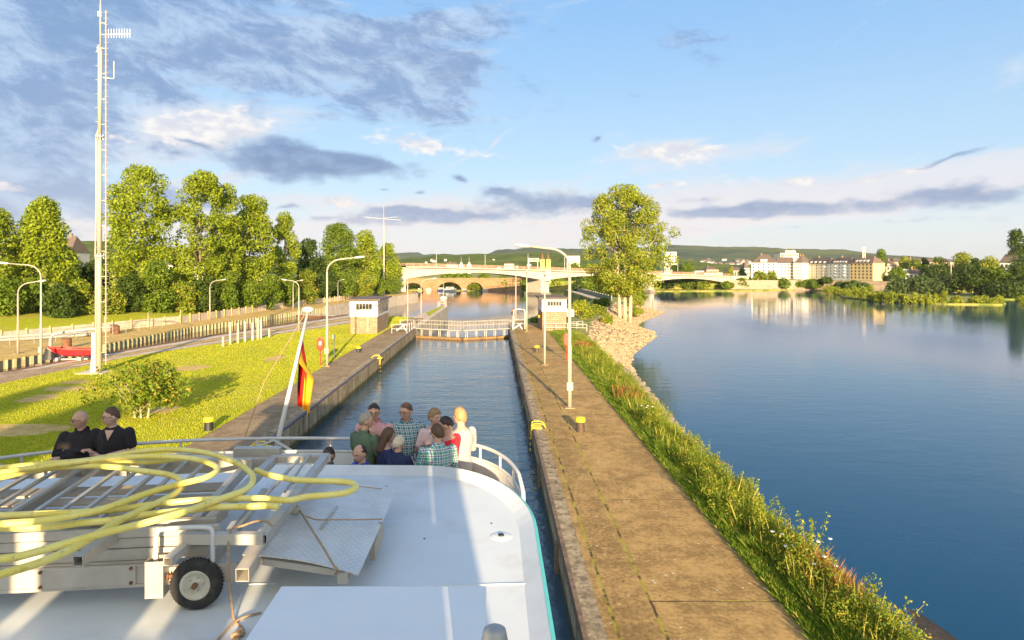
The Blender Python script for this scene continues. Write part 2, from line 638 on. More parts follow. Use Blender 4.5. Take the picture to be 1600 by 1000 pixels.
def mat_water(name, deep, sx, sy, amp, big=0.0, rough=0.03):
    m, g, b, o = newmat(name)
    v = pos(g)
    n1 = g.noise(g.scale(v, (sx, sy, 1)), 1.0, 4, 0.55, 0.4)
    n2 = g.noise(g.scale(v, (sx * 0.23, sy * 0.3, 1)), 1.0, 3, 0.5)
    h = g.m('ADD', n1, g.m('MULTIPLY', n2, 2.2))
    # calmer and rougher patches
    cal = g.ramp(g.noise(g.scale(v, (0.05, 0.02, 1)), 1.0, 3, 0.5), 0.35, 0.7)
    h = g.m('MULTIPLY', h, g.m('ADD', 0.55, g.m('MULTIPLY', cal, 0.7)))
    b.inputs['Base Color'].default_value = tuple(deep) + (1,)
    b.inputs['Roughness'].default_value = rough
    b.inputs['IOR'].default_value = 1.333
    b.inputs['Specular IOR Level'].default_value = 0.5
    bump(g, b, h, 1.0, amp)
    return m


M = {}
M['promenade'] = mat_concrete('promenade_concrete', (0.24, 0.150, 0.055), (0.46, 0.295, 0.112), joints=([2.65, 3.67], None, 15.1, 6.6, 3.67), speck=0.7)
M['walk'] = mat_concrete('walkway_concrete', (0.20, 0.14, 0.08), (0.34, 0.25, 0.15), speck=0.3)
M['lockwall'] = mat_concrete('lock_wall_concrete', (0.26, 0.20, 0.12), (0.46, 0.37, 0.24), streak=True, bmp=0.03)
M['pale_concrete'] = mat_concrete('pale_concrete', (0.42, 0.34, 0.25), (0.62, 0.53, 0.42))
M['bridge'] = mat_concrete('bridge_concrete', (0.44, 0.38, 0.30), (0.58, 0.51, 0.42), bmp=0.01)
M['asphalt'] = mat_concrete('grey_paving', (0.26, 0.18, 0.11), (0.44, 0.32, 0.21))
M['sandwalk'] = mat_concrete('sandy_walk', (0.40, 0.27, 0.08), (0.64, 0.46, 0.17))
M['slab'] = mat_concrete('mud_slab', (0.04, 0.038, 0.04), (0.10, 0.07, 0.05))
M['white'] = paint('white_paint', (0.58, 0.57, 0.54), 0.4, 0.04, dirt=(0.45, 0.38, 0.28), dirt_amt=0.25)
M['lampwhite'] = paint('lamp_post_paint', (0.40, 0.36, 0.29), 0.45, 0.08, dirt=(0.35, 0.30, 0.24), dirt_amt=0.3)
M['galv'] = paint('galvanised_steel', (0.36, 0.36, 0.34), 0.5, 0.12, metal=0.3)
M['alu'] = paint('worn_aluminium', (0.50, 0.47, 0.42), 0.42, 0.10, metal=0.45, scale=14, dirt=(0.32, 0.26, 0.18), dirt_amt=0.35)
M['alu_paint'] = paint('dull_aluminium_board', (0.47, 0.43, 0.37), 0.55, 0.09, metal=0.05, scale=5, dirt=(0.36, 0.30, 0.21), dirt_amt=0.4)
M['plank'] = paint('dusty_plank', (0.42, 0.37, 0.29), 0.8, 0.15, scale=9, dirt=(0.25, 0.20, 0.14), dirt_amt=0.4)
M['black'] = paint('black_paint', (0.02, 0.02, 0.022), 0.5, 0.2)
M['rubber'] = paint('tyre_rubber', (0.028, 0.026, 0.025), 0.85, 0.25, scale=20, dirt=(0.10, 0.08, 0.06), dirt_amt=0.4)
M['cream'] = paint('cream_rim', (0.58, 0.55, 0.44), 0.45, 0.12, scale=25, dirt=(0.30, 0.22, 0.12), dirt_amt=0.5)
M['yellow'] = paint('yellow_paint', (0.80, 0.58, 0.02), 0.5, 0.1, dirt=(0.4, 0.28, 0.05), dirt_amt=0.3)
M['red'] = paint('red_paint', (0.62, 0.035, 0.02), 0.45, 0.12)
M['rust_red'] = paint('faded_red_paint', (0.42, 0.10, 0.04), 0.7, 0.2)
M['pinkish'] = paint('faded_pink_paint', (0.50, 0.27, 0.21), 0.7, 0.15)
M['boat_red'] = paint('red_hull', (0.50, 0.02, 0.03), 0.35, 0.1)
M['rust'] = paint('rusty_iron', (0.16, 0.07, 0.035), 0.85, 0.3)
M['bollard_brown'] = paint('bollard_brown', (0.075, 0.045, 0.03), 0.6, 0.25)
M['turq'] = paint('turquoise_trim', (0.10, 0.50, 0.47), 0.4, 0.05)
M['brown_roof'] = paint('brown_slate', (0.13, 0.095, 0.075), 0.8, 0.2, scale=2)
M['darkglass'] = paint('dark_window', (0.035, 0.04, 0.05), 0.08, 0.3, scale=1.0, spec=0.8)
M['trunk'] = paint('bark', (0.20, 0.15, 0.10), 0.95, 0.3, scale=8, bmp=0.03)
M['paletrunk'] = paint('pale_bark', (0.42, 0.35, 0.25), 0.9, 0.25, scale=5, bmp=0.03)
M['rope'] = paint('hemp_rope', (0.38, 0.25, 0.14), 0.9, 0.25, scale=60, bmp=0.004)
M['stone'] = paint('pale_riprap', (0.36, 0.26, 0.155), 0.95, 0.22, scale=1.4, bmp=0.05)
M['darkstone'] = paint('bank_stone', (0.20, 0.17, 0.13), 0.95, 0.3, scale=2, bmp=0.05)
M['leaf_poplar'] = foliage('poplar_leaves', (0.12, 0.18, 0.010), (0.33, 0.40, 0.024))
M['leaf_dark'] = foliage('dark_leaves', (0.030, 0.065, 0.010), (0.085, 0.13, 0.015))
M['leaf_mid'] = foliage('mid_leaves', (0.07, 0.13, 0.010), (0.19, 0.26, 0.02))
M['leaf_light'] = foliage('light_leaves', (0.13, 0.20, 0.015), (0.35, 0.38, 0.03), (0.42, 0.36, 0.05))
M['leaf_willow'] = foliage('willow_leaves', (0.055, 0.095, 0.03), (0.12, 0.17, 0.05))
M['leaf_bush'] = foliage('bush_leaves', (0.10, 0.17, 0.012), (0.27, 0.32, 0.03), (0.40, 0.28, 0.04))
M['grass_blade'] = foliage('grass_blades', (0.30, 0.35, 0.014), (0.50, 0.50, 0.035), (0.50, 0.40, 0.12), 0.4)
M['verge_blade'] = foliage('verge_blades', (0.07, 0.16, 0.012), (0.22, 0.32, 0.025), (0.50, 0.42, 0.12), 0.4)
M['dry'] = foliage('dry_seed_heads', (0.30, 0.14, 0.04), (0.46, 0.26, 0.09))
M['dry_stalk'] = foliage('dry_stalks', (0.34, 0.34, 0.05), (0.55, 0.46, 0.12))
M['petal'] = paint('white_petals', (0.75, 0.74, 0.66), 0.8, 0.05)
M['river'] = mat_water('river_water', (0.004, 0.050, 0.110), 1.7, 2.6, 0.0085)
M['chamber_water'] = mat_water('chamber_water', (0.05, 0.09, 0.115), 1.5, 2.6, 0.030, rough=0.04)
M['side_water'] = mat_water('side_channel_water', (0.10, 0.05, 0.02), 1.5, 2.5, 0.03)


def mat_lawn():
    m, g, b, o = newmat('lawn_grass')
    v = pos(g)
    n1 = g.noise(v, 0.16, 4, 0.55)
    n2 = g.noise(v, 2.2, 5, 0.7)
    n3 = g.noise(v, 22, 3, 0.7)
    c = g.mix(g.ramp(n2, 0.3, 0.7), (0.31, 0.34, 0.014), (0.46, 0.45, 0.03))
    c = g.mix(g.m('MULTIPLY', g.ramp(n1, 0.5, 0.66), 0.55), c, (0.42, 0.33, 0.09))
    c = g.mix(g.m('MULTIPLY', g.ramp(n3, 0.5, 0.7), 0.5), c, (0.22, 0.23, 0.01))
    g.l.new(c, b.inputs['Base Color'])
    b.inputs['Roughness'].default_value = 0.95
    b.inputs['Specular IOR Level'].default_value = 0.1
    bump(g, b, n3, 0.8, 0.05)
    return m


M['lawn'] = mat_lawn()


def mat_bank():
    m, g, b, o = newmat('bank_soil_and_grass')
    v = pos(g)
    n1 = g.noise(v, 0.3, 5, 0.6)
    n2 = g.noise(v, 3, 5, 0.7)
    c = g.mix(g.ramp(n1, 0.42, 0.58), (0.12, 0.17, 0.012), (0.32, 0.28, 0.06))
    c = g.mix(g.m('MULTIPLY', g.ramp(n2, 0.45, 0.7), 0.5), c, (0.05, 0.05, 0.02))
    g.l.new(c, b.inputs['Base Color'])
    b.inputs['Roughness'].default_value = 0.95
    bump(g, b, n2, 0.8, 0.1)
    return m


M['bank'] = mat_bank()


def mat_gravel():
    m, g, b, o = newmat('pale_gravel')
    v = pos(g)
    n1 = g.noise(v, 0.5, 5, 0.6)
    vo = g.node('ShaderNodeTexVoronoi')
    g.put(vo.inputs['Vector'], v)
    vo.inputs['Scale'].default_value = 2.6
    c = g.mix(g.ramp(n1, 0.4, 0.62), (0.40, 0.28, 0.155), (0.22, 0.18, 0.08))
    c = g.mix(g.m('MULTIPLY', g.ramp(vo.outputs['Distance'], 0.35, 0.7), 0.6), c, (0.14, 0.11, 0.07))
    g.l.new(c, b.inputs['Base Color'])
    b.inputs['Roughness'].default_value = 0.95
    bump(g, b, vo.outputs['Distance'], 0.9, -0.12)
    return m


M['gravel'] = mat_gravel()


def mat_brick(name, ca, cb, mortar, sx, sz, w=0.5, hgt=0.25):
    m, g, b, o = newmat(name)
    v = pos(g)
    x, y, z = g.xyz(v)
    n = g.n.new('ShaderNodeTexBrick')
    g.put(n.inputs['Vector'], g.vec(g.m('MULTIPLY', g.m('ADD', x, y), sx), g.m('MULTIPLY', z, sz), 0.0))
    g.put(n.inputs['Color1'], ca)
    g.put(n.inputs['Color2'], cb)
    g.put(n.inputs['Mortar'], mortar)
    n.inputs['Scale'].default_value = 1.0
    n.inputs['Mortar Size'].default_value = 0.02
    n.inputs['Brick Width'].default_value = w
    n.inputs['Row Height'].default_value = hgt
    nz = g.noise(v, 3, 4, 0.6)
    c = g.mix(g.m('MULTIPLY', g.ramp(nz, 0.35, 0.7), 0.4), n.outputs['Color'], tuple(k * 0.55 for k in ca))
    g.l.new(c, b.inputs['Base Color'])
    b.inputs['Roughness'].default_value = 0.9
    bump(g, b, n.outputs['Fac'], 0.6, -0.01)
    return m


M['hutbrick'] = mat_brick('hut_stone_courses', (0.30, 0.20, 0.13), (0.38, 0.27, 0.17), (0.16, 0.12, 0.09), 1, 1, 0.6, 0.25)
M['redbrick'] = mat_brick('old_sandstone', (0.26, 0.15, 0.07), (0.36, 0.22, 0.11), (0.20, 0.13, 0.07), 1, 1, 1.4, 0.5)
M['quaybrick'] = mat_brick('quay_masonry', (0.30, 0.22, 0.16), (0.40, 0.32, 0.24), (0.2, 0.15, 0.1), 1, 1, 1.2, 0.5)


# ================================================================== SETTING
def wall_thing(name, label, cat='wall', loc=(0, 0, 0)):
    return thing(name, label, cat, loc)


def st(name, mb, mat, **kw):
    o = mb.build(name, mat, **kw)
    o['kind'] = 'structure'
    return o


ZR = -2.6      # river
ZC = -1.25     # lock chamber
# water sheets
st('river_water', MB().sheet([(-4000, -500), (5000, -500), (5000, 4200), (-4000, 4200)], ZR), M['river'])
st('chamber_water', MB().sheet([(-10.4, -70), (2.1, -70), (2.1, 82.5), (-4.1, 79.6), (-10.4, 82.5)], ZC), M['chamber_water'])
st('side_channel_water', MB().sheet([(-44, -70), (-37, -70), (-37.6, 40), (-36, 56), (-33.4, 72), (-28.6, 92), (-24.3, 110), (-36, 117), (-42, 85), (-44, 54)], -0.8), M['side_water'])
# middle lawn between the two chambers, paved strip beside it, concrete walkway on the chamber side
LAWN = [(-13.6, -70), (-13.6, 84), (-13.0, 101), (-16.5, 103), (-20.4, 90), (-25, 77), (-29.5, 64), (-32.3, 56), (-33.4, 45), (-33.6, -70)]
st('lawn', MB().prism(LAWN, -5, 0.0), M['lawn'])
STRIP = [(-33.6, -70), (-33.4, 45), (-32.3, 56), (-29.5, 64), (-25, 77), (-20.4, 90), (-16.5, 103), (-18.5, 112), (-24.7, 109), (-29, 92), (-33.8, 72), (-36.4, 56), (-38, 40), (-38.4, -70)]
st('paved_strip', MB().prism(STRIP, -5, -0.02), M['asphalt'])
# light paving joints and rails along the paved strip
st('walkway', MB().prism([(-13.6, -70), (-10.9, -70), (-10.9, 100), (-13.0, 101), (-13.6, 84)], -5, -0.03), M['walk'])
EDGE_IN = [(-33.4, 45), (-32.3, 56), (-29.5, 64), (-25, 77), (-20.4, 90), (-17.2, 101)]
EDGE_OUT = [(-38, 40), (-36.4, 56), (-33.8, 72), (-29, 92), (-24.7, 109)]


def along(poly, t):
    L = [(Vector(poly[i + 1]) - Vector(poly[i])).length for i in range(len(poly) - 1)]
    d = t * sum(L)
    for i, l in enumerate(L):
        if d <= l or i == len(L) - 1:
            return Vector(poly[i]).lerp(Vector(poly[i + 1]), d / l)
        d -= l


for i, (f, w_, mt) in enumerate([(0.10, 0.9, 'pale_concrete'), (0.40, 0.5, 'sandwalk'), (0.62, 0.9, 'pale_concrete'), (0.88, 0.6, 'rust')]):
    a_, b_ = [], []
    for k in range(15):
        t = 0.12 + 0.86 * k / 14
        p = along(EDGE_IN, t).lerp(along(EDGE_OUT, t), f)
        q = along(EDGE_IN, t).lerp(along(EDGE_OUT, t), f + w_ / 4.6)
        a_.append((p.x, p.y, -0.014))
        b_.append((q.x, q.y, -0.014))
    st('paving_band', MB().strip([a_, b_]), M[mt])
# right island: promenade and verge
st('promenade', MB().prism([(2.4, -70), (6.74, -70), (6.74, 79), (6.0, 90), (4.2, 95), (2.4, 93)], -5, 0.0), M['promenade'])
ROWS = [(-70, 6.74, 8.2, 11.2), (10, 6.74, 8.2, 11.2), (28, 6.74, 8.2, 11.2), (36, 6.74, 8.5, 11.7), (45, 6.74, 8.9, 12.4), (54, 6.74, 9.4, 13.1), (62, 6.74, 9.8, 13.8), (69, 6.74, 10.4, 14.6), (79, 6.74, 11.5, 17.3),
        (88, 6.1, 13, 21), (97, 4.5, 15, 24.5), (104, 6.5, 17, 26), (108, 7.5, 18.5, 25.5), (112, 9, 20, 25), (118, 11, 20.5, 26.5), (125, 13.5, 21.5, 29), (140, 18.5, 25, 36), (150, 22, 29, 40),
        (157, 24, 31, 37), (175, 24.5, 36, 39), (200, 24.5, 40, 45), (228, 24.5, 44, 50), (240, 30, 38, 42)]


def island_z(x, y):
    for i in range(len(ROWS) - 1):
        if ROWS[i][0] <= y <= ROWS[i + 1][0]:
            t = (y - ROWS[i][0]) / (ROWS[i + 1][0] - ROWS[i][0])
            r = [ROWS[i][k] * (1 - t) + ROWS[i + 1][k] * t for k in range(4)]
            if x < r[2]: return -0.06
            return -0.06 + (x - r[2]) / (r[3] - r[2]) * -2.54
    return 0


tops, slopes = [], []
for y in [r[0] for r in ROWS]:
    r = [q for q in ROWS if q[0] == y][0]
    tops.append([(r[1], y, -3.5), (r[1], y, -0.05), ((r[1] + r[2]) / 2, y, 0.02), (r[2], y, -0.06)])
    slopes.append([(r[2], y, -0.06), ((r[2] * 2 + r[3]) / 3, y, -0.95), ((r[2] + r[3] * 2) / 3, y, -1.85), (r[3], y, -2.6), (r[3] + 2.2, y, -3.4)])
st('verge', MB().strip(tops), M['bank'])
k0 = [i for i, r in enumerate(ROWS) if r[0] == 54][0]
st('bank_slope', MB().strip(slopes[:k0 + 1]), M['darkstone'])
st('gravel_shore', MB().strip(slopes[k0:]), M['gravel'])
st('mud_slab', MB().add([(10.8, -5, -2.55), (13.2, 6, -2.56), (13.1, 15.0, -2.57), (13.0, 18.5, -2.595), (12.7, 21.0, -2.615), (11.6, 24.5, -2.62), (10.8, 24.5, -2.55)], [(0, 1, 2, 3, 4, 5)]), M['slab'])
st('island_path', MB().sheet([(24.8, 150), (27.2, 150), (27.2, 228), (24.8, 228)], .04), M['pale_concrete'])
pf = wall_thing('path_fence', 'long grey green fence along the path on the far part of the river island', 'fence', loc=(27.4, 190, 0))
MB().box((27.35, 150, 0), (27.42, 228, 1.15)).build('fence_panels', paint('fence_green', (0.10, 0.14, 0.10), .8, .2), pf, world=True)
for k_ in range(20): MB().box((27.30, 150 + k_ * 4, 0), (27.46, 150.15 + k_ * 4, 1.3)).build('post', M['galv'], pf, world=True)
# left bank beyond the side channel
SH = [(-43, -70), (-43, 40), (-42, 54), (-40.3, 66), (-40.3, 85), (-33.8, 127), (-32, 143), (-27, 175), (-23.4, 192), (-26, 205), (-33, 240), (-45, 290), (-90, 330)]
st('left_bank', MB().prism([(x - .3, y) for x, y in SH] + [(-1500, 330), (-1500, -70)], -5, -0.01), M['sandwalk'])
FEN = [(-75, 10), (-62, 45), (-52.4, 68), (-44.2, 90), (-42.4, 112), (-39.7, 136), (-34.2, 164), (-32.4, 187), (-33, 203)]
rows_ = [[], [], [], [], []]
for (x, y) in FEN:
    rows_[0].append((x - 0.5, y + .3, 0.0))
    rows_[1].append((x - 6, y + 4, 0.9))
    rows_[2].append((x - 14, y + 9, 1.6))
    rows_[3].append((x - 60, y + 40, 2.2))
    rows_[4].append((x - 900, y + 300, 3.0))
st('green_slope', MB().strip(rows_, flip=False), M['lawn'])
# far bank
FAR = [(-120, 330), (-45, 292), (-12, 287), (30, 286), (60, 284), (75, 281), (110, 283), (135, 297), (148, 300), (140, 262), (122, 225), (117, 192), (127, 181), (141, 178), (147, 184), (158, 207), (250, 214), (900, 230), (2600, 260), (2600, 3000), (-1500, 3000), (-1500, 330)]
st('far_bank', MB().prism(FAR, -6, -2.25), M['bank'])
st('far_meadow', MB().prism([(-120, 345), (-45, 300), (60, 296), (140, 304), (152, 300), (180, 262), (230, 240), (900, 250), (2600, 280), (2600, 3000), (-1500, 3000), (-1500, 345)], -2.3, 1.6), M['bank'])


def mat_forest(name, ca, cb, sc):
    m, g, b, o = newmat(name)
    v = pos(g)
    n1 = g.noise(v, sc, 5, 0.6)
    n2 = g.noise(v, sc * 0.12, 4, 0.6)
    c = g.mix(g.ramp(n1, 0.35, 0.65), ca, cb)
    c = g.mix(g.m('MULTIPLY', g.ramp(n2, 0.5, 0.62), 0.5), c, (0.16, 0.17, 0.05))
    g.l.new(c, b.inputs['Base Color'])
    b.inputs['Roughness'].default_value = 1.0
    b.inputs['Specular IOR Level'].default_value = 0.0
    bump(g, b, n1, 1.0, 6.0)
    return m


M['forest'] = mat_forest('forest_near', (0.05, 0.085, 0.02), (0.12, 0.16, 0.03), 0.03)
M['forest_far'] = mat_forest('forest_far', (0.045, 0.075, 0.05), (0.08, 0.11, 0.06), 0.012)


def crest(pts, x):
    for i in range(len(pts) - 1):
        if pts[i][0] <= x <= pts[i + 1][0]:
            t = (x - pts[i][0]) / (pts[i + 1][0] - pts[i][0])
            t = t * t * (3 - 2 * t)
            return pts[i][1] * (1 - t) + pts[i + 1][1] * t
    return pts[0][1] if x < pts[0][0] else pts[-1][1]


def hill(name, pts, Y, run, mat, amp):
    rows = []
    nx = 160
    for j in range(13):
        v = j / 10.0
        row = []
        for i in range(nx + 1):
            px = pts[0][0] + (pts[-1][0] - pts[0][0]) * i / nx
            X = (px - 773) * Y / 1000.0
            zc = CAMZ - (crest(pts, px) - 418) * Y / 1000.0
            y = Y - run * (1 - v)
            prof = math.sin(min(v, 1.0) * math.pi / 2) ** 1.1 if v <= 1 else 1 - (v - 1) * 1.5
            z = -3 + (zc + 3) * prof
            nz = mnoise.noise(Vector((X * 0.006, y * 0.006, 3.1))) * amp * 1.2 + mnoise.noise(Vector((X * 0.03, y * 0.03, 1.1))) * amp * 0.6
            row.append((X, y, z + nz * (0.3 if v > .95 else min(1, v * 2))))
        rows.append(row)
    st(name, MB().strip(rows), mat, smooth=True)


HC = [(640, 412), (740, 403), (790, 391), (830, 388), (900, 391), (960, 389), (1050, 386), (1100, 388), (1200, 391), (1245, 397), (1290, 408), (1400, 420)]
HA = [(480, 416), (600, 410), (650, 405), (700, 400), (750, 398), (800, 398.5), (850, 399), (930, 399), (1000, 403), (1070, 411), (1150, 419)]
HB = [(540, 408), (600, 402), (614, 396), (654, 395), (664, 399), (706, 397), (722, 401), (790, 405)]
HD = [(20, 400), (80, 388), (112, 377), (145, 376), (240, 386), (340, 396), (480, 408), (560, 417)]
hill('far_hills', HC, 2900, 1500, M['forest_far'], 9)
hill('far_hills', HB, 3300, 900, M['forest_far'], 8)
hill('green_hill', HA, 1500, 700, M['forest'], 5)
hill('green_hill', HD, 900, 350, M['forest'], 4)


# ================================================================== WALLS
lw = wall_thing('lock_wall', 'weathered concrete wall with dark steel edge rail on the left of the lock chamber', loc=(-10.5, 30, 0))
MB().box((-10.9, -70, -6), (-10.1, 82, -0.01)).build('wall_face', M['lockwall'], lw, world=True)
MB().box((-10.30, -70, -0.005), (-10.14, 82, 0.07)).build('edge_rail', paint('edge_steel', (0.10, 0.075, 0.09), 0.5, 0.3, metal=0.4), lw, world=True)
# the mole beyond the gate
ml = wall_thing('mole_wall', 'pale pointed concrete mole running out beyond the lock gate, with a grassy strip on top', loc=(-11, 110, 0))
MB().prism([(-10.1, 82), (-9.6, 131), (-11.0, 131.5), (-12.4, 112), (-13.0, 101), (-10.9, 100.0), (-10.9, 82)], -6, -0.015).build('wall_face', M['pale_concrete'], ml, world=True)
MB().prism([(-10.7, 104), (-10.3, 128), (-10.9, 128), (-12.0, 111)], -0.014, 0.03).build('grass_strip', M['lawn'], ml, world=True)
rw = wall_thing('lock_wall', 'concrete wall with worn steel edge below the promenade on the right', loc=(2.1, 30, 0))
MB().box((1.9, -70, -6), (2.4, 92, -0.004)).build('wall_face', M['lockwall'], rw, world=True)
MB().box((1.87, -70, -0.28), (1.99, 84, 0.03)).build('edge_rail', paint('edge_steel_right', (0.20, 0.13, 0.075), 0.6, 0.35, metal=0.2, scale=4), rw, world=True)
# joints of dark timber fenders on the face
for yy in np.arange(4, 80, 7.5):
    MB().box((1.80, yy, -1.6), (1.895, yy + .3, -0.35)).build('fender', M['trunk'], rw, world=True)
# sheet pile wall
sp = wall_thing('sheet_pile_wall', 'corrugated green and cream steel sheet pile wall lining the far side of the side channel', loc=(-41, 70, 0))
pts = densify([(x, y, 0) for x, y in SH[:9]], 0.42)
cor_a, cor_b = [], []
for i, p in enumerate(pts):
    j = min(i + 1, len(pts) - 1)
    d = (pts[j] - pts[j - 1]).normalized()
    nrm = Vector((d.y, -d.x, 0))
    o_ = 0.16 if (i // 1) % 2 == 0 else -0.1
    cor_a.append(tuple(p + nrm * o_ + Vector((0, 0, -3.5))))
    cor_b.append(tuple(p + nrm * o_ + Vector((0, 0, -0.03))))


def mat_pile():
    m, g, b, o = newmat('sheet_pile_paint')
    v = pos(g)
    x, y, z = g.xyz(v)
    n = g.noise(v, 1.2, 4, 0.6)
    st_ = g.ramp(g.m('SINE', g.m('MULTIPLY', g.m('ADD', y, x), 10.0)), -0.5, 0.5)
    c = g.mix(st_, (0.46, 0.37, 0.21), (0.24, 0.27, 0.16))
    c = g.mix(g.m('MULTIPLY', g.ramp(n, 0.5, 0.7), 0.5), c, (0.14, 0.07, 0.03))
    g.l.new(c, b.inputs['Base Color'])
    b.inputs['Roughness'].default_value = 0.7
    return m


MB().strip([cor_a, cor_b], flip=True).build('steel_piles', mat_pile(), sp, world=True)
capm = MB()
for i in range(len(SH) - 5):
    capm.bar((SH[i][0] - .18, SH[i][1], -0.02), (SH[i + 1][0] - .18, SH[i + 1][1], -0.02), 0.45, 0.10)
capm.build('capping', M['sandwalk'], sp, world=True)
# quay wall at the far end of the left bank
qw = wall_thing('quay_wall', 'pale concrete quay wall curving along the left bank beyond the lock houses', loc=(-27, 175, 0))
qpts = [(-33.4, 127.3), (-31.6, 143), (-26.6, 175), (-23.0, 192), (-25.6, 205)]
qm = MB()
for i in range(len(qpts) - 1):
    a, b = qpts[i], qpts[i + 1]
    qm.prism([a, b, (b[0] - .5, b[1] + .1), (a[0] - .5, a[1] + .1)], -4, 0.12)
qm.build('wall_face', M['pale_concrete'], qw, world=True)
# side channel gate
sg = thing('side_gate', 'low rusty steel gate closing the far end of the side channel', 'gate', (-30, 112, -1))
MB().bar((-24.5, 109.5, -1.9), (-36.5, 115.5, -1.9), 0.5, 2.6).build('gate_leaf', M['rust'], sg, world=True)
MB().bar((-24.5, 109.5, -0.5), (-36.5, 115.5, -0.5), 0.8, 0.12).build('walkway', M['galv'], sg, world=True)
# low panel fence on the left bank
fn = wall_thing('panel_fence', 'long low fence of grey concrete panels below the trees on the left bank', 'fence', loc=(-44, 95, 0))
fp = densify([(x, y, 0) for x, y in FEN], 2.4)
pm = MB()
npost = 0
for i in range(len(fp) - 1):
    a, b = fp[i], fp[i + 1]
    hgt = 1.05
    pm.bar(a + Vector((0, 0, hgt / 2)), b + Vector((0, 0, hgt / 2)), 0.07, hgt)
pm.build('panels', M['pale_concrete'], fn, world=True)
for i in range(0, len(fp)):
    if i > 95: break
    if fp[i].y < 52: continue
    MB().box((fp[i].x - .08, fp[i].y - .12, 0), (fp[i].x + .10, fp[i].y + .05, 1.22)).build('post', M['sandwalk'], fn, world=True)


# ================================================================== LOCK GATE
def gate_leaf(x0, y0, x1, y1, label):
    t = thing('lock_gate', label, 'lock gate', (x0, y0, -1), group=None)
    a, b = Vector((x0, y0, 0)), Vector((x1, y1, 0))
    at = lambda f, z: a.lerp(b, f) + Vector((0, 0, z))
    MB().bar(at(0, -3.4), at(1, -3.4), 0.5, 4.4).build('gate_panel', M['rust'], t, world=True)
    MB().bar(at(0, -1.06), at(1, -1.06), 0.72, 0.26).build('timber_beam', paint('wet_timber', (0.20, 0.13, 0.05), 0.7, 0.3, scale=3), t, world=True)
    MB().bar(at(0.0, 0.0), at(1, 0.0), 0.95, 0.09).build('walkway', M['lampwhite'], t, world=True)
    n = 5
    for i in range(n):
        f = (i + .5) / n
        MB().bar(at(f, -0.95), at(f, -0.08), 0.09, 0.09, up=(0, 1, 0)).bar(at(f + .035, -0.95), at(f + .035, -0.08), 0.05, 0.05, up=(0, 1, 0)).build('upright', M['lampwhite'], t, world=True)
    for side in (-0.42, 0.42):
        r = MB()
        d = (b - a).normalized()
        nv = Vector((-d.y, d.x, 0)) * side
        for z in (1.08, 0.6):
            r.tube([at(0.0, z) + nv, at(1, z) + nv], 0.020, 6)
        for i in range(9):
            f = i / 8.0
            r.tube([at(f, 0.08) + nv, at(f, 1.08) + nv], 0.019, 6)
        r.build('railing', M['lampwhite'], t, world=True)
    return t


gate_leaf(-10.1, 83.0, -4.15, 80.3, 'left leaf of the white lock gate with railed walkway, seen against the mole')
gate_leaf(1.9, 83.0, -4.05, 80.3, 'right leaf of the white lock gate with railed walkway, beside the red signal lamp')


def railing(name, label, pts, h=1.05, mid=True, step=1.5, mat='white', r=0.03):
    P_ = [Vector(p) for p in pts]
    t = thing(name, label, 'railing', tuple(P_[0]))
    m = MB()
    m.tube([p + Vector((0, 0, h)) for p in P_], r, 6)
    if mid: m.tube([p + Vector((0, 0, h * .52)) for p in P_], r * .85, 6)
    m.build('rail', M[mat], t, world=True)
    for p in densify(P_, step):
        MB().tube([p, p + Vector((0, 0, h))], r, 6).build('post', M[mat], t, world=True)
    return t


railing('gate_railing', 'small white railing at the left end of the lock gate', [(-12.3, 76.5, 0), (-10.5, 76.5, 0), (-10.5, 83.2, 0), (-12.3, 83.2, 0)], step=1.7)
railing('gate_railing', 'small white railing at the right end of the lock gate by the hoop', [(2.3, 80.5, 0), (2.3, 84, 0), (4.0, 84, 0)], step=1.3)
# gate machinery on both sides
for (x, y, lab) in ((-11.6, 80.0, 'black and white gate winch beside the left end of the lock gate'), (2.9, 81.8, 'black and white gate winch beside the right end of the lock gate')):
    t = thing('gate_winch', lab, 'winch', (x, y, 0))
    MB().box((x - .5, y - .4, 0), (x + .5, y + .4, .35)).box((x - .3, y - .25, .35), (x + .3, y + .25, .62)).build('housing', M['black'], t, world=True, bevel=.03)
    MB().bar((x - .6, y - .5, .05), (x + .5, y - .55, .8), .14).bar((x + .6, y - .5, .05), (x + .1, y - .55, .8), .14).build('strut', M['white'], t, world=True)
# hoop and signal
t = thing('signal_lamp', 'red signal lamp on a short post at the right end of the lock gate', 'signal', (2.35, 84, 0))
MB().tube([(2.35, 84, 0), (2.35, 84, 2.45)], .05, 8).build('post', M['galv'], t, world=True)
MB().box((2.2, 83.88, 1.55), (2.5, 84.12, 2.5)).build('housing', M['black'], t, world=True, bevel=.03)
m_, g_, b_, o_ = newmat('red_signal_lens')
b_.inputs['Base Color'].default_value = (0.8, 0.03, 0.02, 1)
b_.inputs['Emission Color'].default_value = (1, 0.05, 0.03, 1)
b_.inputs['Emission Strength'].default_value = 1.2
MB().tube([(2.35, 83.90, 2.25), (2.35, 83.78, 2.25)], .13, 14).build('lens', m_, t, world=True)
t = thing('steel_hoop', 'tall pale steel hoop standing beside the signal lamp', 'hoop', (3.2, 82, 0))
MB().tube(smooth_path([(2.45, 82.0, 0), (2.45, 82, 1.2), (2.45, 82, 2.25), (2.75, 82, 2.5), (3.6, 82, 2.5), (3.85, 82, 2.3), (3.85, 81.6, 1.2), (3.85, 81.6, 0)], 5), .06, 8).build('hoop_tube', M['white'], t, world=True, smooth=True)


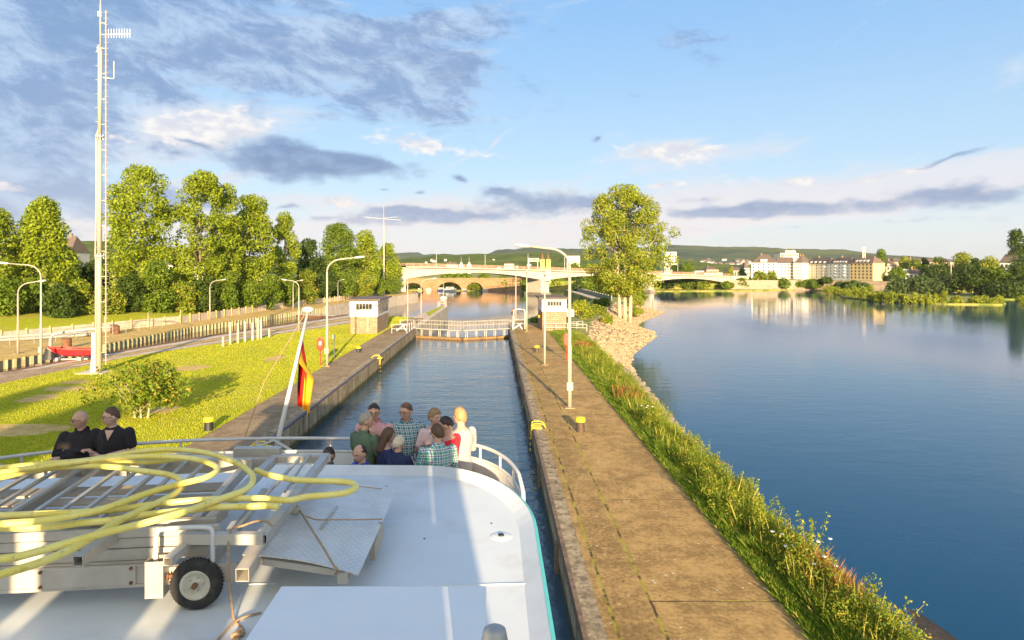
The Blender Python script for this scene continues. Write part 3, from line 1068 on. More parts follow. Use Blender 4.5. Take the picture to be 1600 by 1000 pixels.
# ================================================================== LOCK HOUSES
def hut(x0, x1, y0, y1, zb, zt, label, left):
    t = thing('lock_house', label, 'lock house', ((x0 + x1) / 2, (y0 + y1) / 2, 0))
    MB().box((x0 + .06, y0 + .06, -.1), (x1 - .06, y1 - .06, zb)).build('stone_base', M['hutbrick'], t, world=True)
    up = MB().box((x0, y0, zb), (x1, y1, zt)).build('upper_storey', M['white'], t, world=True)
    MB().box((x0 - .35, y0 - .45, zt), (x1 + .35, y1 + .35, zt + .17)).build('roof', M['brown_roof'], t, world=True)
    # front window band
    wx0, wx1 = x0 + (x1 - x0) * .22, x0 + (x1 - x0) * .80
    wz0, wz1 = zb + (zt - zb) * .46, zb + (zt - zb) * .80
    w = MB().box((wx0, y0 - .02, wz0), (wx1, y0 + .05, wz1)).build('window', M['darkglass'], t, world=True)
    f = MB()
    for k in range(6):
        x = wx0 + (wx1 - wx0) * k / 5
        f.box((x - .03, y0 - .06, wz0), (x + .03, y0 - .015, wz1))
    f.box((wx0 - .05, y0 - .07, wz1), (wx1 + .05, y0 - .012, wz1 + .06)).box((wx0 - .05, y0 - .07, wz0 - .06), (wx1 + .05, y0 - .012, wz0))
    f.build('frame', M['lampwhite'], w, world=False)
    w.children[0].location = -wloc(t)
    xs = x1 if left else x0
    sgn = 1 if left else -1
    for k in range(3):
        ya = y0 + .6 + (y1 - y0 - 1.0) * k / 3
        yb = ya + (y1 - y0) * .24
        MB().box((min(xs, xs + sgn * .03), ya, zb + .35), (max(xs, xs + sgn * .03), yb, zt - .35)).build('window', M['darkglass'], t, world=True)
    return t


hl = hut(-17.2, -13.9, 76, 84, 2.0, 3.95, 'small lock house with white top storey and stone base on the left bank lawn', True)
MB().box((-15.15, 75.9, .2), (-15.0, 76.05, 1.9)).build('drain_pipe', M['lampwhite'], hl, world=True)
hr = hut(5.9, 9.0, 80, 88, 2.35, 3.95, 'small lock house with white top storey, stone base and side balcony on the right island', False)
MB().box((9.0, 79.9, 1.75), (9.9, 83.0, 2.6)).build('balcony', M['white'], hr, world=True)
MB().bar((9.2, 83, 1.75), (9.8, 90, 0.2), .7, .1).bar((9.8, 83, 2.9), (10.2, 90, 1.2), .05).build('stairs', M['white'], hr, world=True)
t = tag(MB().sphere((5.75, 82, 1.6), .2, 10, 8).build('wall_lamp', M['yellow'], hr, world=True))
railing('hut_railing', 'low pale railing in front of the right lock house above the verge', [(6.2, 79.0, 0), (9.0, 79.0, 0), (11.4, 79.2, -.1)], h=0.95, step=1.3)
railing('hut_railing', 'low pale railing at the side of the right lock house above the gravel', [(9.6, 81.0, 0), (11.5, 83.6, -.1), (10.9, 88.0, -.1)], h=0.95, step=1.6)


# ================================================================== BRIDGES
def bl(t):  # bridge axis
    X = -29 + 140 * t
    return X, 210 + 0.629 * (X + 29)


SUP = [0.0, 0.348, 0.689, 1.0]
nb = thing('road_bridge', 'long pale concrete road bridge with shallow haunched spans crossing lock and river', 'bridge', (bl(.35)[0], bl(.35)[1], 0))
dirv = Vector((140, 88, 0)).normalized()
perp = Vector((-dirv.y, dirv.x, 0))


def ztop(t):
    return 8.35 - 4.45 * t ** 1.15


for s_ in range(3):
    g0, g1 = SUP[s_], SUP[s_ + 1]
    rows = []
    slab = []
    for k in range(25):
        u = k / 24
        t = g0 + (g1 - g0) * u
        dep = 1.75 + (4.3 - .6 * t - 1.75) * (abs(2 * u - 1) ** 2.0)
        x, y = bl(t)
        p = Vector((x, y, 0))
        z1 = ztop(t) - 0.45
        z0 = ztop(t) - dep
        rows.append([tuple(p + perp * 1.2 + Vector((0, 0, z1))), tuple(p + perp * 1.5 + Vector((0, 0, z0))), tuple(p + perp * 11 + Vector((0, 0, z0))), tuple(p + perp * 11.4 + Vector((0, 0, z1))), tuple(p + perp * 1.2 + Vector((0, 0, z1)))])
        za, zb_ = ztop(t) - 0.46, ztop(t)
        slab.append([tuple(p + Vector((0, 0, zb_))), tuple(p + Vector((0, 0, za))), tuple(p + perp * 12.6 + Vector((0, 0, za))), tuple(p + perp * 12.6 + Vector((0, 0, zb_))), tuple(p + Vector((0, 0, zb_)))])
    MB().strip(rows).build('girder', M['bridge'], nb, world=True)
    MB().strip(slab).build('deck_slab', M['pale_concrete'], nb, world=True)
for s_ in (1, 2):
    x, y = bl(SUP[s_])
    p = Vector((x, y, 0)) + perp * 1.3
    e = Vector((x, y, 0)) + perp * 11.2
    w_ = 2.3 if s_ == 1 else 1.5
    MB().bar(tuple(p + Vector((0, 0, ztop(SUP[s_]) / 2 - 2.8))), tuple(e + Vector((0, 0, ztop(SUP[s_]) / 2 - 2.8))), w_ * 1.6, ztop(SUP[s_]) + 5.0 - .5).build('pier', M['bridge'], nb, world=True)
    MB().bar(tuple(p - perp * .6 + Vector((0, 0, -2.8))), tuple(e + perp * .6 + Vector((0, 0, -2.8))), w_ * 2.0, 2.4).build('pier_foot', M['darkstone'], nb, world=True)
    MB().box((x - w_ * .45 + .2, y - .25, ztop(SUP[s_]) - 4.2), (x + w_ * .45 + .2, y + 2.0, ztop(SUP[s_]) - .46)).build('pilaster', M['bridge'], nb, world=True)
pr = MB()
pk = MB()
for k in range(60):
    t0_, t1_ = k / 60, (k + 1) / 60
    a = Vector((*bl(t0_), ztop(t0_)))
    b = Vector((*bl(t1_), ztop(t1_)))
    for off in (0.15, 12.4):
        for z in (0.95, 0.5):
            pr.bar(tuple(a + perp * off + Vector((0, 0, z))), tuple(b + perp * off + Vector((0, 0, z))), 0.10, 0.10)
        pk.bar(tuple(a + perp * off), tuple(a + perp * off + Vector((0, 0, .95))), 0.10, up=(0, 1, 0))
pr.build('parapet_rails', M['pinkish'], nb, world=True)
pk.build('parapet_posts', M['pinkish'], nb, world=True)
a0 = Vector((*bl(0), 0))
MB().prism([tuple((a0 + perp * 0.4)[:2]), tuple((a0 - dirv * 6 + perp * 0.4)[:2]), tuple((a0 - dirv * 6 + perp * 13)[:2]), tuple((a0 + perp * 13)[:2])], -4, 7.9).build('abutment', M['bridge'], nb, world=True)
ab = a0 - dirv * 6
MB().add([(ab.x, ab.y, -1), (ab.x, ab.y, 7.9), (ab.x - 9, ab.y - 3, -1), (ab.x - 9, ab.y - 3, 0.6), (ab.x - 4, ab.y + 9, -1), (ab.x - 4, ab.y + 9, 7.6), (ab.x - 16, ab.y + 8, 0.6)],
         [(0, 1, 3, 2), (1, 5, 6, 3), (2, 3, 6, 4)]).build('wing_wall', M['bridge'], nb, world=True)
e0 = Vector((*bl(1), 0))
MB().prism([tuple((e0 + perp * .4)[:2]), tuple((e0 + dirv * 12 + perp * .4)[:2]), tuple((e0 + dirv * 12 + perp * 13)[:2]), tuple((e0 + perp * 13)[:2])], -4, 3.85).build('abutment', M['bridge'], nb, world=True)
# lamp posts and sign gantry on the bridge
for i, (px, top, Y, lab) in enumerate([(682, 390, 224, 'thin lamp mast on the road bridge above the mole'), (758, 398, 232, 'short thin lamp mast on the road bridge left of the sign gantry'),
                                       (825, 396, 242, 'thin lamp mast on the road bridge beside the sign gantry'), (1059, 408, 276, 'thin lamp mast on the road bridge right of the river tree'),
                                       (882, 400, 252, 'thin lamp mast on the road bridge left of the river tree')]):
    p = Q(px, 421, Y)
    q = Q(px, top, Y)
    o = MB().tube([(p.x, Y, p.z - .8), (p.x, Y, q.z)], [.10, .06], 6).build('bridge_lamp_mast', M['galv'], origin=(p.x, Y, p.z))
    tag(o, lab, 'lamp mast', 'lamp masts on the bridge')
p = Q(825, 417, 246)
t = thing('sign_gantry', 'dark lattice sign gantry standing on the road bridge beside the yellow church fronts', 'sign gantry', tuple(p))
for dx in (0.3, 3.7): MB().box((p.x + dx - .12, p.y - .12, p.z - 1), (p.x + dx + .12, p.y + .12, p.z + 3.4)).build('post', M['galv'], t, world=True)
gm = MB()
gm.box((p.x, p.y - .2, p.z + 3.1), (p.x + 4.2, p.y + .2, p.z + 3.3)).box((p.x, p.y - .2, p.z + 2.1), (p.x + 4.2, p.y + .2, p.z + 2.3))
for k in range(9): gm.bar((p.x + k * .5, p.y, p.z + (2.2 if k % 2 else 3.2)), (p.x + k * .5 + .5, p.y, p.z + (3.2 if k % 2 else 2.2)), .12)
gm.build('lattice', M['galv'], t, world=True)

# old stone bridge
ob = thing('stone_arch_bridge', 'old brown sandstone bridge with low round arches seen below the road bridge', 'bridge', (-20, 290, 0))
rows = []
arches = [(-36.5, 4.6, 1.0), (-20.2, 5.4, 1.35), (-9.0, 3.8, 1.2)]
x = -52.0
while x <= 12.01:
    zb_ = -3.5
    for (c, hw, top) in arches:
        if abs(x - c) < hw: zb_ = max(zb_, ZR + (top - ZR) * math.sqrt(max(0, 1 - ((x - c) / hw) ** 2)))
    rows.append([(x, 286, zb_), (x, 286, 2.9), (x, 293, 2.9), (x, 293, zb_), (x, 286, zb_)])
    x += 0.2
MB().strip(rows, flip=True).build('arched_wall', M['redbrick'], ob, world=True)
MB().box((-52, 285.8, 2.9), (12, 286.1, 3.25)).build('parapet', M['redbrick'], ob, world=True)
for (c, hw, top) in arches:
    ring = [(c + (hw + .15) * math.cos(a), 285.95, ZR + (top + .15 - ZR) * math.sin(a)) for a in np.linspace(0, math.pi, 25)]
    MB().tube(ring, .22, 4).build('arch_ring', M['redbrick'], ob, world=True)
for c in (-29.5, -13.7, -4.2):
    MB().lathe(c, 285.6, [(1.4, -3.5), (1.4, -1.7), (.3, -1.2)], 10).build('pier_nose', M['pale_concrete'], ob, world=True)


# ================================================================== BUILDINGS
def facade_block(name, label, cat, pL, pR, depth, z0, ze, zr, wallmat, roofmat='brown_roof', nf=4, nb_=6, group=None, hip=2.5, dormers=0, balc=None, sidewin=True, flat=False):
    """block with its facade from pL to pR (left to right as seen), going back by depth"""
    a, b = Vector((*pL, 0)), Vector((*pR, 0))
    d = (b - a)
    L = d.length
    d.normalize()
    n = Vector((-d.y, d.x, 0))  # into the building
    mid = a.lerp(b, .5) + n * depth / 2
    t = thing(name, label, cat, (mid.x, mid.y, z0), group=group)
    W = lambda u, v, z: a + d * u + n * v + Vector((0, 0, z))
    quad = [tuple(W(0, 0, 0)[:2]), tuple(W(L, 0, 0)[:2]), tuple(W(L, depth, 0)[:2]), tuple(W(0, depth, 0)[:2])]
    MB().prism(quad, z0 - 1, ze).build('wall', wallmat, t, world=True)
    if not flat:
        o = .25
        e = [W(-o, -o, ze), W(L + o, -o, ze), W(L + o, depth + o, ze), W(-o, depth + o, ze)]
        hp = min(hip, L / 2 - .05)
        r = [W(hp, depth / 2, zr), W(L - hp, depth / 2, zr)]
        MB().add([tuple(q) for q in e + r], [(0, 1, 5, 4), (1, 2, 5), (2, 3, 4, 5), (3, 0, 4), (3, 2, 1, 0)]).build('roof', M[roofmat], t, world=True)
        for k in range(dormers):
            u = hp + (L - 2 * hp) * (k + .5) / dormers
            v0 = (0.3) * depth / 2
            zq = ze + (zr - ze) * .22
            dm = MB()
            c0 = W(u - .45, v0 * .55, zq)
            dm.prism([tuple(W(u - .5, .25, 0)[:2]), tuple(W(u + .5, .25, 0)[:2]), tuple(W(u + .5, depth * .35, 0)[:2]), tuple(W(u - .5, depth * .35, 0)[:2])], ze + .1, ze + (zr - ze) * .42)
            dm.build('dormer', M['white'], t, world=True)
        cp = W(L * .35, depth * .5, 0)
        MB().box((cp.x - .3, cp.y - .3, zr - .5), (cp.x + .3, cp.y + .3, zr + .9)).build('chimney', M['redbrick'], t, world=True)
    else:
        MB().prism([tuple(W(-.15, -.15, 0)[:2]), tuple(W(L + .15, -.15, 0)[:2]), tuple(W(L + .15, depth + .15, 0)[:2]), tuple(W(-.15, depth + .15, 0)[:2])], ze, ze + .3).build('roof', M[roofmat], t, world=True)
    fh = (ze - z0 - .5) / nf
    wm = None
    for f in range(nf):
        for k in range(nb_):
            u = L * (k + .5) / nb_
            zc = z0 + .5 + fh * (f + .5)
            ww = min(.8, L / nb_ * .5)
            if wm is None:
                mb = MB()
                p0, p1 = W(-ww / 2, -.04, -fh * .27) - a, W(ww / 2, .05, fh * .27) - a
                vs = [d * sx * ww / 2 + n * ny + Vector((0, 0, sz * fh * .27)) for ny in (-.04, .05) for sx, sz in ((-1, -1), (1, -1), (1, 1), (-1, 1))]
                mb.add([tuple(q) for q in vs], [(0, 1, 2, 3), (7, 6, 5, 4), (0, 4, 5, 1), (1, 5, 6, 2), (2, 6, 7, 3), (3, 7, 4, 0)])
                wm = mb.mesh('window')
                wm.materials.append(M['darkglass'])
            o_ = bpy.data.objects.new('window', wm)
            C.objects.link(o_)
            o_.parent = t
            o_.location = W(u, 0, zc) - Vector(t.location)
    if balc:
        for f in range(1, nf):
            for u in balc:
                zc = z0 + .5 + fh * f
                q = [tuple(W(L * u - .9, -.8, 0)[:2]), tuple(W(L * u + .9, -.8, 0)[:2]), tuple(W(L * u + .9, 0.02, 0)[:2]), tuple(W(L * u - .9, 0.02, 0)[:2])]
                MB().prism(q, zc - .1, zc + .6).build('balcony', M['white'], t, world=True)
    return t


def XY(px, Y): return ((px - 773) * Y / 1000.0, Y)


cr = paint('cream_plaster', (0.66, 0.58, 0.44), 0.85, 0.05, scale=.5)
wp = paint('white_plaster', (0.72, 0.70, 0.66), 0.85, 0.04, scale=.5)
yp = paint('ochre_plaster', (0.62, 0.46, 0.22), 0.85, 0.05, scale=.5)
gp = paint('grey_plaster', (0.40, 0.40, 0.42), 0.85, 0.08, scale=.5)
br = paint('brownish_plaster', (0.42, 0.30, 0.22), 0.85, 0.08, scale=.5)
G_ = 'apartment buildings on the far river bank'
facade_block('apartment_building', 'ochre apartment house with dormers at the right end of the riverside terrace', 'building', XY(1328, 316), XY(1364, 303), 7, 1.7, 10.0, 13.6, yp, nf=5, nb_=6, dormers=4, group=G_)
facade_block('apartment_building', 'white and grey apartment house in the middle of the riverside terrace', 'building', XY(1295, 331), XY(1327.9, 316.2), 7, 1.7, 9.8, 13.0, wp, nf=5, nb_=5, dormers=5, group=G_, balc=(.3, .72))
facade_block('apartment_building', 'cream apartment house with stacked balconies left of the grey and white one', 'building', XY(1258, 350), XY(1294.9, 331.2), 7, 1.6, 9.6, 13.2, cr, nf=5, nb_=5, dormers=4, group=G_, balc=(.12, .8))
facade_block('apartment_building', 'large white block with steep brown hipped roof at the left end of the row', 'building', XY(1174, 344), XY(1213, 338), 11, 1.4, 10.4, 14.9, wp, nf=5, nb_=5, dormers=3, group=G_, hip=4.5)
facade_block('apartment_building', 'recessed white wing between the two hipped white blocks', 'building', XY(1213.5, 350), XY(1240, 347), 9, 1.4, 10.2, 13.6, wp, nf=5, nb_=5, group=G_, hip=.4)
facade_block('apartment_building', 'narrow white block with pointed brown roof right of the recessed wing', 'building', XY(1240.5, 344), XY(1253, 341), 10, 1.4, 10.4, 14.4, wp, nf=5, nb_=4, group=G_, hip=3)
facade_block('apartment_building', 'white house with brown hipped roof behind the left end of the balcony house', 'building', XY(1250, 382), XY(1266, 380), 10, 1.6, 11.4, 15.2, wp, nf=5, nb_=3, group=G_, hip=4)
facade_block('apartment_building', 'low cream house with brown roof just right of the ochre apartment house', 'building', XY(1378, 330), XY(1398, 326), 8, 1.6, 8.4, 11.6, cr, nf=3, nb_=3, group=G_, dormers=1)
tb = facade_block('hotel_tower', 'stepped pale tower building rising behind the white riverside blocks', 'building', XY(1219, 430), XY(1248, 430), 10, 1.6, 17.5, 17.5, cr, nf=6, nb_=8, flat=True)
q0 = Q(1226, 395, 434)
MB().box((q0.x, 433, 17.5), (q0.x + 7, 438, 19.3)).build('top_storey', cr, tb, world=True)
for px in (1228, 1239): MB().tube([(XY(px, 435)[0], 435, 18), (XY(px, 435)[0], 435, 24)], .1, 5).build('aerial', M['lampwhite'], tb, world=True)
facade_block('tower_block', 'pale high block standing right behind the tall river tree', 'building', XY(1038, 520), XY(1057, 520), 10, 0, 20.5, 20.5, wp, nf=8, nb_=5, flat=True)
facade_block('office_block', 'white flat roofed block above the road bridge left of the river tree', 'building', XY(886, 700), XY(906, 700), 12, 2, 20.5, 21, wp, nf=5, nb_=6, flat=True)
facade_block('hall_building', 'low white hall beyond the right end of the road bridge', 'building', XY(1086, 420), XY(1100, 420), 10, -1, 5.6, 6, wp, nf=2, nb_=3, flat=True)
facade_block('hall_building', 'long low pale hall right behind the road bridge parapet', 'building', XY(1100.5, 400), XY(1129, 400), 14, -1, 4.6, 5, cr, nf=1, nb_=7, flat=True)
facade_block('warehouse', 'dark roofed long warehouse behind the pale halls', 'building', XY(1104, 520), XY(1123, 520), 14, 0, 6.2, 8.6, br, nf=1, nb_=6)
facade_block('warehouse', 'long warehouse with dark roof between the halls and the white apartments', 'building', XY(1140, 480), XY(1166, 480), 14, 0, 5.6, 8.0, br, nf=1, nb_=7)
facade_block('stone_house', 'small grey gabled house left of the big white apartment block', 'building', XY(1163, 430), XY(1172, 430), 8, 0, 7.5, 11.4, gp, nf=3, nb_=3)
# far right houses
facade_block('bungalow', 'small pale bungalow with hipped brown roof among the trees on the right bank', 'house', XY(1414, 300), XY(1448, 296), 8, 2.0, 5.0, 7.4, wp, nf=1, nb_=5, hip=4)
facade_block('garden_house', 'small white two storey house between the cream house and the bungalow', 'house', XY(1412, 318), XY(1420, 318), 5, 2, 7.2, 7.6, wp, nf=2, nb_=2, flat=True)
facade_block('cream_shed', 'cream flat roofed shed beside the twin lamp post on the right bank', 'shed', XY(1478, 292), XY(1494, 290), 6, 1.6, 4.9, 5, cr, nf=1, nb_=3, flat=True)
facade_block('long_terrace', 'long pinkish terrace roofed in brown showing above the right bank trees', 'building', XY(1396, 400), XY(1490, 396), 10, 1.6, 11.2, 13.6, br, nf=3, nb_=12, hip=2)
facade_block('white_house', 'white house with brown gabled roof beside the dark poplars on the right', 'house', XY(1562, 262), XY(1584, 258), 9, 1.6, 9.8, 13.4, wp, nf=3, nb_=3, hip=.3)
# left houses behind trees
facade_block('white_house', 'white house with brown roof showing between the two tallest poplars', 'house', XY(262, 150), XY(330, 150), 10, 1.8, 8.4, 13.0, wp, nf=2, nb_=5, hip=3)
facade_block('roofed_house', 'low house with red brown roof just right of the radio mast', 'house', XY(170, 165), XY(192, 165), 9, 1.5, 6.0, 9.2, br, nf=1, nb_=3, hip=1)
facade_block('slate_house', 'grey house with steep slate gables left of the radio mast', 'house', XY(88, 190), XY(110, 190), 9, 1.5, 12.5, 17.4, gp, nf=3, nb_=3, hip=1)
facade_block('grey_house', 'dull house wall glimpsed behind the round trees near the cross mast', 'house', XY(586, 235), XY(600, 235), 8, 1, 9.5, 12, br, nf=3, nb_=3, hip=1)
# riverside terrace wall
tw = wall_thing('riverside_wall', 'long masonry retaining wall overgrown with hedges below the far apartment houses', loc=(140, 298, 0))
MB().prism([(108, 297), (150, 298.5), (178, 262), (178.6, 263), (150.5, 300), (108, 298.5)], -2.5, 1.95).build('wall_face', M['quaybrick'], tw, world=True)


# churches on the skyline
def church(px, Y, label, colr, yellow=False):
    t = thing('church', label, 'church', (*XY(px, Y), 0))
    X = XY(px, Y)[0]
    k = Y / 1000.0
    for sx in (-4.6, 4.6) if yellow else (-6.2, 6.2):
        cx = X + sx * k
        w_ = (3.4 if yellow else 3.0) * k
        zt = CAMZ + (12.5 if yellow else 4) * k
        tw_ = MB().box((cx - w_, Y - w_, 0), (cx + w_, Y + w_, zt)).build('tower', colr, t, world=True)
        zs = CAMZ + (25 if yellow else 19) * k
        MB().lathe(cx, Y, [(w_ * 1.05, zt), (w_ * .45, zt + (zs - zt) * .35), (.05, zs)], 8).build('spire', M['rust'] if yellow else M['brown_roof'], t, world=True)
        if not yellow:
            MB().add([(cx - w_, Y - w_ - .1, zt), (cx + w_, Y - w_ - .1, zt), (cx, Y - w_ - .1, zt + w_ * 1.6)], [(0, 1, 2)]).build('gable', colr, t, world=True)
        MB().box((cx - w_ * .25, Y - w_ - .12, zt - w_ * 1.3), (cx + w_ * .25, Y - w_ - .02, zt - w_ * .3)).build('belfry_opening', M['darkglass'], t, world=True)
    MB().box((X - 5 * k, Y + 2 * k, 0), (X + 5 * k, Y + 30 * k, CAMZ + 1.5 * k)).build('nave', M['brown_roof'], t, world=True)


church(852, 640, 'church with two yellow tower fronts and dark pointed helms above the bridge', paint('yellow_church', (0.62, 0.48, 0.12), 0.8, .05), True)
church(727, 700, 'church with two pale gabled towers and slim spires above the bridge', wp)
facade_block('city_hall', 'long white gabled building left of the twin pale church spires', 'building', XY(697, 680), XY(714, 680), 10, 0, 10.5, 13.5, wp, nf=3, nb_=6, hip=.5)
facade_block('castle_wing', 'low cream building on the far green hill right above the bridge', 'building', XY(788, 760), XY(802, 758), 8, 2, 12.2, 13.5, cr, nf=2, nb_=6, hip=.5)
# hillside villages
for (pa, pb, pts, Y, run, n, lab, grp, sz, vmax) in [(1060, 1172, HC, 2900, 1500, 64, 'tiny pale house in the village at the foot of the long ridge', 'houses of the village below the ridge', 5.5, .22),
                                                     (626, 650, HB, 3300, 900, 16, 'tiny pale house in the cluster on the dark far hill left of the bridge', 'houses on the dark far hill', 6, .35),
                                                     (655, 930, HA, 1500, 700, 12, 'tiny pale house dotted on the sunlit green hill beyond the bridge', 'houses on the green hill', 2.2, .45)]:
    hm = None
    for i in range(n):
        px = random.uniform(pa, pb)
        v = random.uniform(0.02, vmax)
        y = Y - run * (1 - v)
        zc = CAMZ - (crest(pts, px) - 418) * Y / 1000.0
        X = (px - 773) * y / 1000.0
        pxh = X / Y * 1000 + 773
        zc = CAMZ - (crest(pts, pxh) - 418) * Y / 1000.0
        z = -3 + (zc + 3) * math.sin(v * math.pi / 2) ** 1.1
        if hm is None:
            s = sz
            hm = MB().box((-s, -s * .7, -3), (s, s * .7, s * .9)).mesh('wall')
            hm.materials.append(wp)
            rm = MB().add([(-s * 1.05, -s * .8, s * .9), (s * 1.05, -s * .8, s * .9), (s * 1.05, s * .8, s * .9), (-s * 1.05, s * .8, s * .9), (-s, 0, s * 1.7), (s, 0, s * 1.7)], [(0, 1, 5, 4), (2, 3, 4, 5), (0, 4, 3), (1, 2, 5)]).mesh('roof')
            rm.materials.append(M['brown_roof'])
        e = thing('village_house', lab, 'house', (X, y, z), random.uniform(-.8, .8), grp)
        k = random.uniform(.6, 1.2)
        e.scale = (k, k, k)
        for nm, mm in (('wall', hm), ('roof', rm)):
            o = bpy.data.objects.new(nm, mm)
            C.objects.link(o)
            o.parent = e


# ================================================================== VEGETATION
def leaf_mesh(name, centers, radii, n, size, mat, parent, seed, up=0.25, flat=1.0, aspect=0.6):
    rng = np.random.RandomState(seed)
    centers = np.array(centers, float)
    radii = np.array(radii, float)
    w = radii ** 2
    idx = rng.choice(len(centers), n, p=w / w.sum())
    d = rng.normal(size=(n, 3))
    d /= np.linalg.norm(d, axis=1)[:, None]
    rad = radii[idx] * (0.55 + 0.5 * rng.rand(n) ** 0.6)
    p = centers[idx] + d * rad[:, None] * np.array([1, 1, flat])
    nn = d * 0.9 + rng.normal(size=(n, 3)) * 0.75 + np.array([0, 0, up])
    nn /= np.linalg.norm(nn, axis=1)[:, None]
    a = np.cross(nn, rng.normal(size=(n, 3)))
    a /= np.linalg.norm(a, axis=1)[:, None]
    b = np.cross(nn, a)
    s = size * (0.6 + 0.8 * rng.rand(n))[:, None]
    v = np.empty((n, 4, 3))
    v[:, 0] = p - a * s * 0.5
    v[:, 1] = p - b * s * 0.5 * aspect + nn * s * .08
    v[:, 2] = p + a * s * 0.5
    v[:, 3] = p + b * s * 0.5 * aspect + nn * s * .08
    f = np.arange(n * 4).reshape(n, 4)
    return npmesh(name, v.reshape(-1, 3), f, mat, parent)


def crown_clumps(rng, zc, rx, ry, rz, k, cr, taper=0.0, cx=0, cy=0, inner=0.35, power=2.6):
    cs, rs = [], []
    for i in range(k):
        h = rng.uniform(-1, 1)
        prof = (1 - abs(h) ** power) ** (1 / power)
        if h < 0: prof = max(prof, .45 * (1 + h) + .40)
        prof *= (1 - taper * max(0, h)) * rng.uniform(.86, 1.08)
        an = rng.uniform(0, 6.2832)
        r = cr * rng.uniform(.6, 1.25)
        t = (inner + (1 - inner) * rng.random() ** .55)
        ex = max(.15, 1 - r * .75 / max(rx, .01))
        cs.append((cx + math.cos(an) * rx * prof * t * ex, cy + math.sin(an) * ry * prof * t * ex, zc + h * (rz - r * .6)))
        rs.append(r)
    return cs, rs
    # (older spherical layout)
    for i in range(k):
        while True:
            d = Vector((rng.gauss(0, 1), rng.gauss(0, 1), rng.gauss(0, 1)))
            if d.length > .1: break
        d.normalize()
        t = inner + (0.86 - inner) * rng.random() ** 0.5
        sc = 1 - taper * max(0, d.z)
        r = cr * rng.uniform(.6, 1.25)
        cs.append((cx + d.x * rx * t * sc, cy + d.y * ry * t * sc, zc + d.z * rz * t))
        rs.append(r)
    return cs, rs


def tree(name, label, x, y, z, h, rx, rz, mat, n=9000, leaf=0.4, k=46, cr=None, trunk_r=0.3, trunk_mat='trunk', crown0=0.15, taper=.25, seed=1, cat='tree', group=None, limbs=7, ry=None, stems=1, spread=0.0, power=2.6, inner=.2):
    rng = random.Random(seed)
    t = thing(name, label, cat, (x, y, z), group=group)
    zc = h * crown0 + (h * (1 - crown0)) / 2
    rz_ = (h * (1 - crown0)) / 2 * 1.02
    cr = cr or rx * .42
    tm = MB()
    for s_ in range(stems):
        sx = (s_ - (stems - 1) / 2) * spread
        lean = Vector((sx * 1.2 + rng.uniform(-.3, .3), rng.uniform(-.4, .4), 0))
        pts = [Vector((sx, 0, -0.4)) + lean * f ** 1.4 + Vector((0, 0, f * h * .82)) for f in (0, .15, .3, .5, .75, 1)]
        tm.tube(pts, [trunk_r * f for f in (1.25, .95, .8, .6, .35, .1)], 9)
        for i in range(limbs):
            f = rng.uniform(.28, .8)
            b0 = pts[0].lerp(pts[-1], f)
            an = rng.uniform(0, 6.28)
            L = rx * rng.uniform(.35, .58)
            b1 = b0 + Vector((math.cos(an) * L * .5, math.sin(an) * L * .5, min(L * .45, max(.05, (h * .93 - b0.z) * .5))))
            b2 = b0 + Vector((math.cos(an) * L, math.sin(an) * L, min(L * 1.05, max(.1, h * .93 - b0.z))))
            tm.tube([b0, b1, b2], [trunk_r * .32, trunk_r * .2, trunk_r * .06], 6)
    tm.build('trunk', M[trunk_mat], t, smooth=True)
    cs, rs = crown_clumps(rng, zc, rx, ry or rx, rz_, k, cr, taper, power=power, inner=inner)
    leaf_mesh('crown', cs, rs, n, leaf, M[mat], t, seed)
    return t


def tree_px(name, label, x0, x1, ytop, Y, mat, zb=0.5, **kw):
    """tree whose crown spans the given columns of the photograph when it stands at distance Y"""
    X = ((x0 + x1) / 2 - 773) * Y / 1000
    rx = (x1 - x0) * Y / 2000 * 1.13
    h = CAMZ - (ytop - 418) * Y / 1000 - zb
    return tree(name, label, X, Y, zb, h, rx, None, mat, **kw)


GP = 'tall poplars along the left bank'
tree_px('poplar_tree', 'broad sunlit tree cut by the left edge of the picture, behind the curved lamp posts', -70, 38, 325, 88, 'leaf_poplar', 1.2, n=14000, leaf=.40, seed=11, crown0=.02, taper=.45, k=90, cr=1.5)
tree_px('poplar_tree', 'broad sunlit tree with pointed top left of the radio mast', 22, 112, 312, 92, 'leaf_poplar', 1.2, n=18000, leaf=.40, seed=12, crown0=.02, taper=.6, k=110, cr=1.3)
tree_px('poplar_tree', 'tallest rounded bright green poplar just right of the radio mast', 168, 277, 262, 104, 'leaf_poplar', 1.5, n=26000, leaf=.40, seed=13, crown0=.03, k=130, cr=1.45, group=GP, taper=.15, power=3.2)
tree_px('poplar_tree', 'second tall poplar with a dark left side, in front of the white house', 274, 352, 270, 108, 'leaf_poplar', 1.5, n=18000, leaf=.40, seed=14, crown0=.03, k=110, cr=1.25, group=GP, taper=.15, power=3.2)
tree_px('poplar_tree', 'third tall poplar leaning against the second one', 325, 380, 290, 114, 'leaf_poplar', 1.5, n=14000, leaf=.40, seed=15, crown0=.03, k=90, cr=1.2, group=GP, taper=.3, power=3)
tree_px('poplar_tree', 'dense poplar in the middle of the row with a stepped outline', 352, 428, 303, 122, 'leaf_poplar', 1.5, n=20000, leaf=.42, seed=16, crown0=.03, k=110, cr=1.4, group=GP, taper=.4, power=3)
tree_px('poplar_tree', 'narrow columnar poplar at the right end of the tall row', 422, 467, 334, 136, 'leaf_poplar', 1.2, n=11000, leaf=.42, seed=17, crown0=.02, k=70, cr=1.15, group=GP, taper=.3, power=3)
tree_px('dark_tree', 'dark green tree between the columnar poplar and the round trees', 458, 505, 377, 150, 'leaf_dark', 1.0, n=7000, leaf=.5, seed=18, crown0=.05)
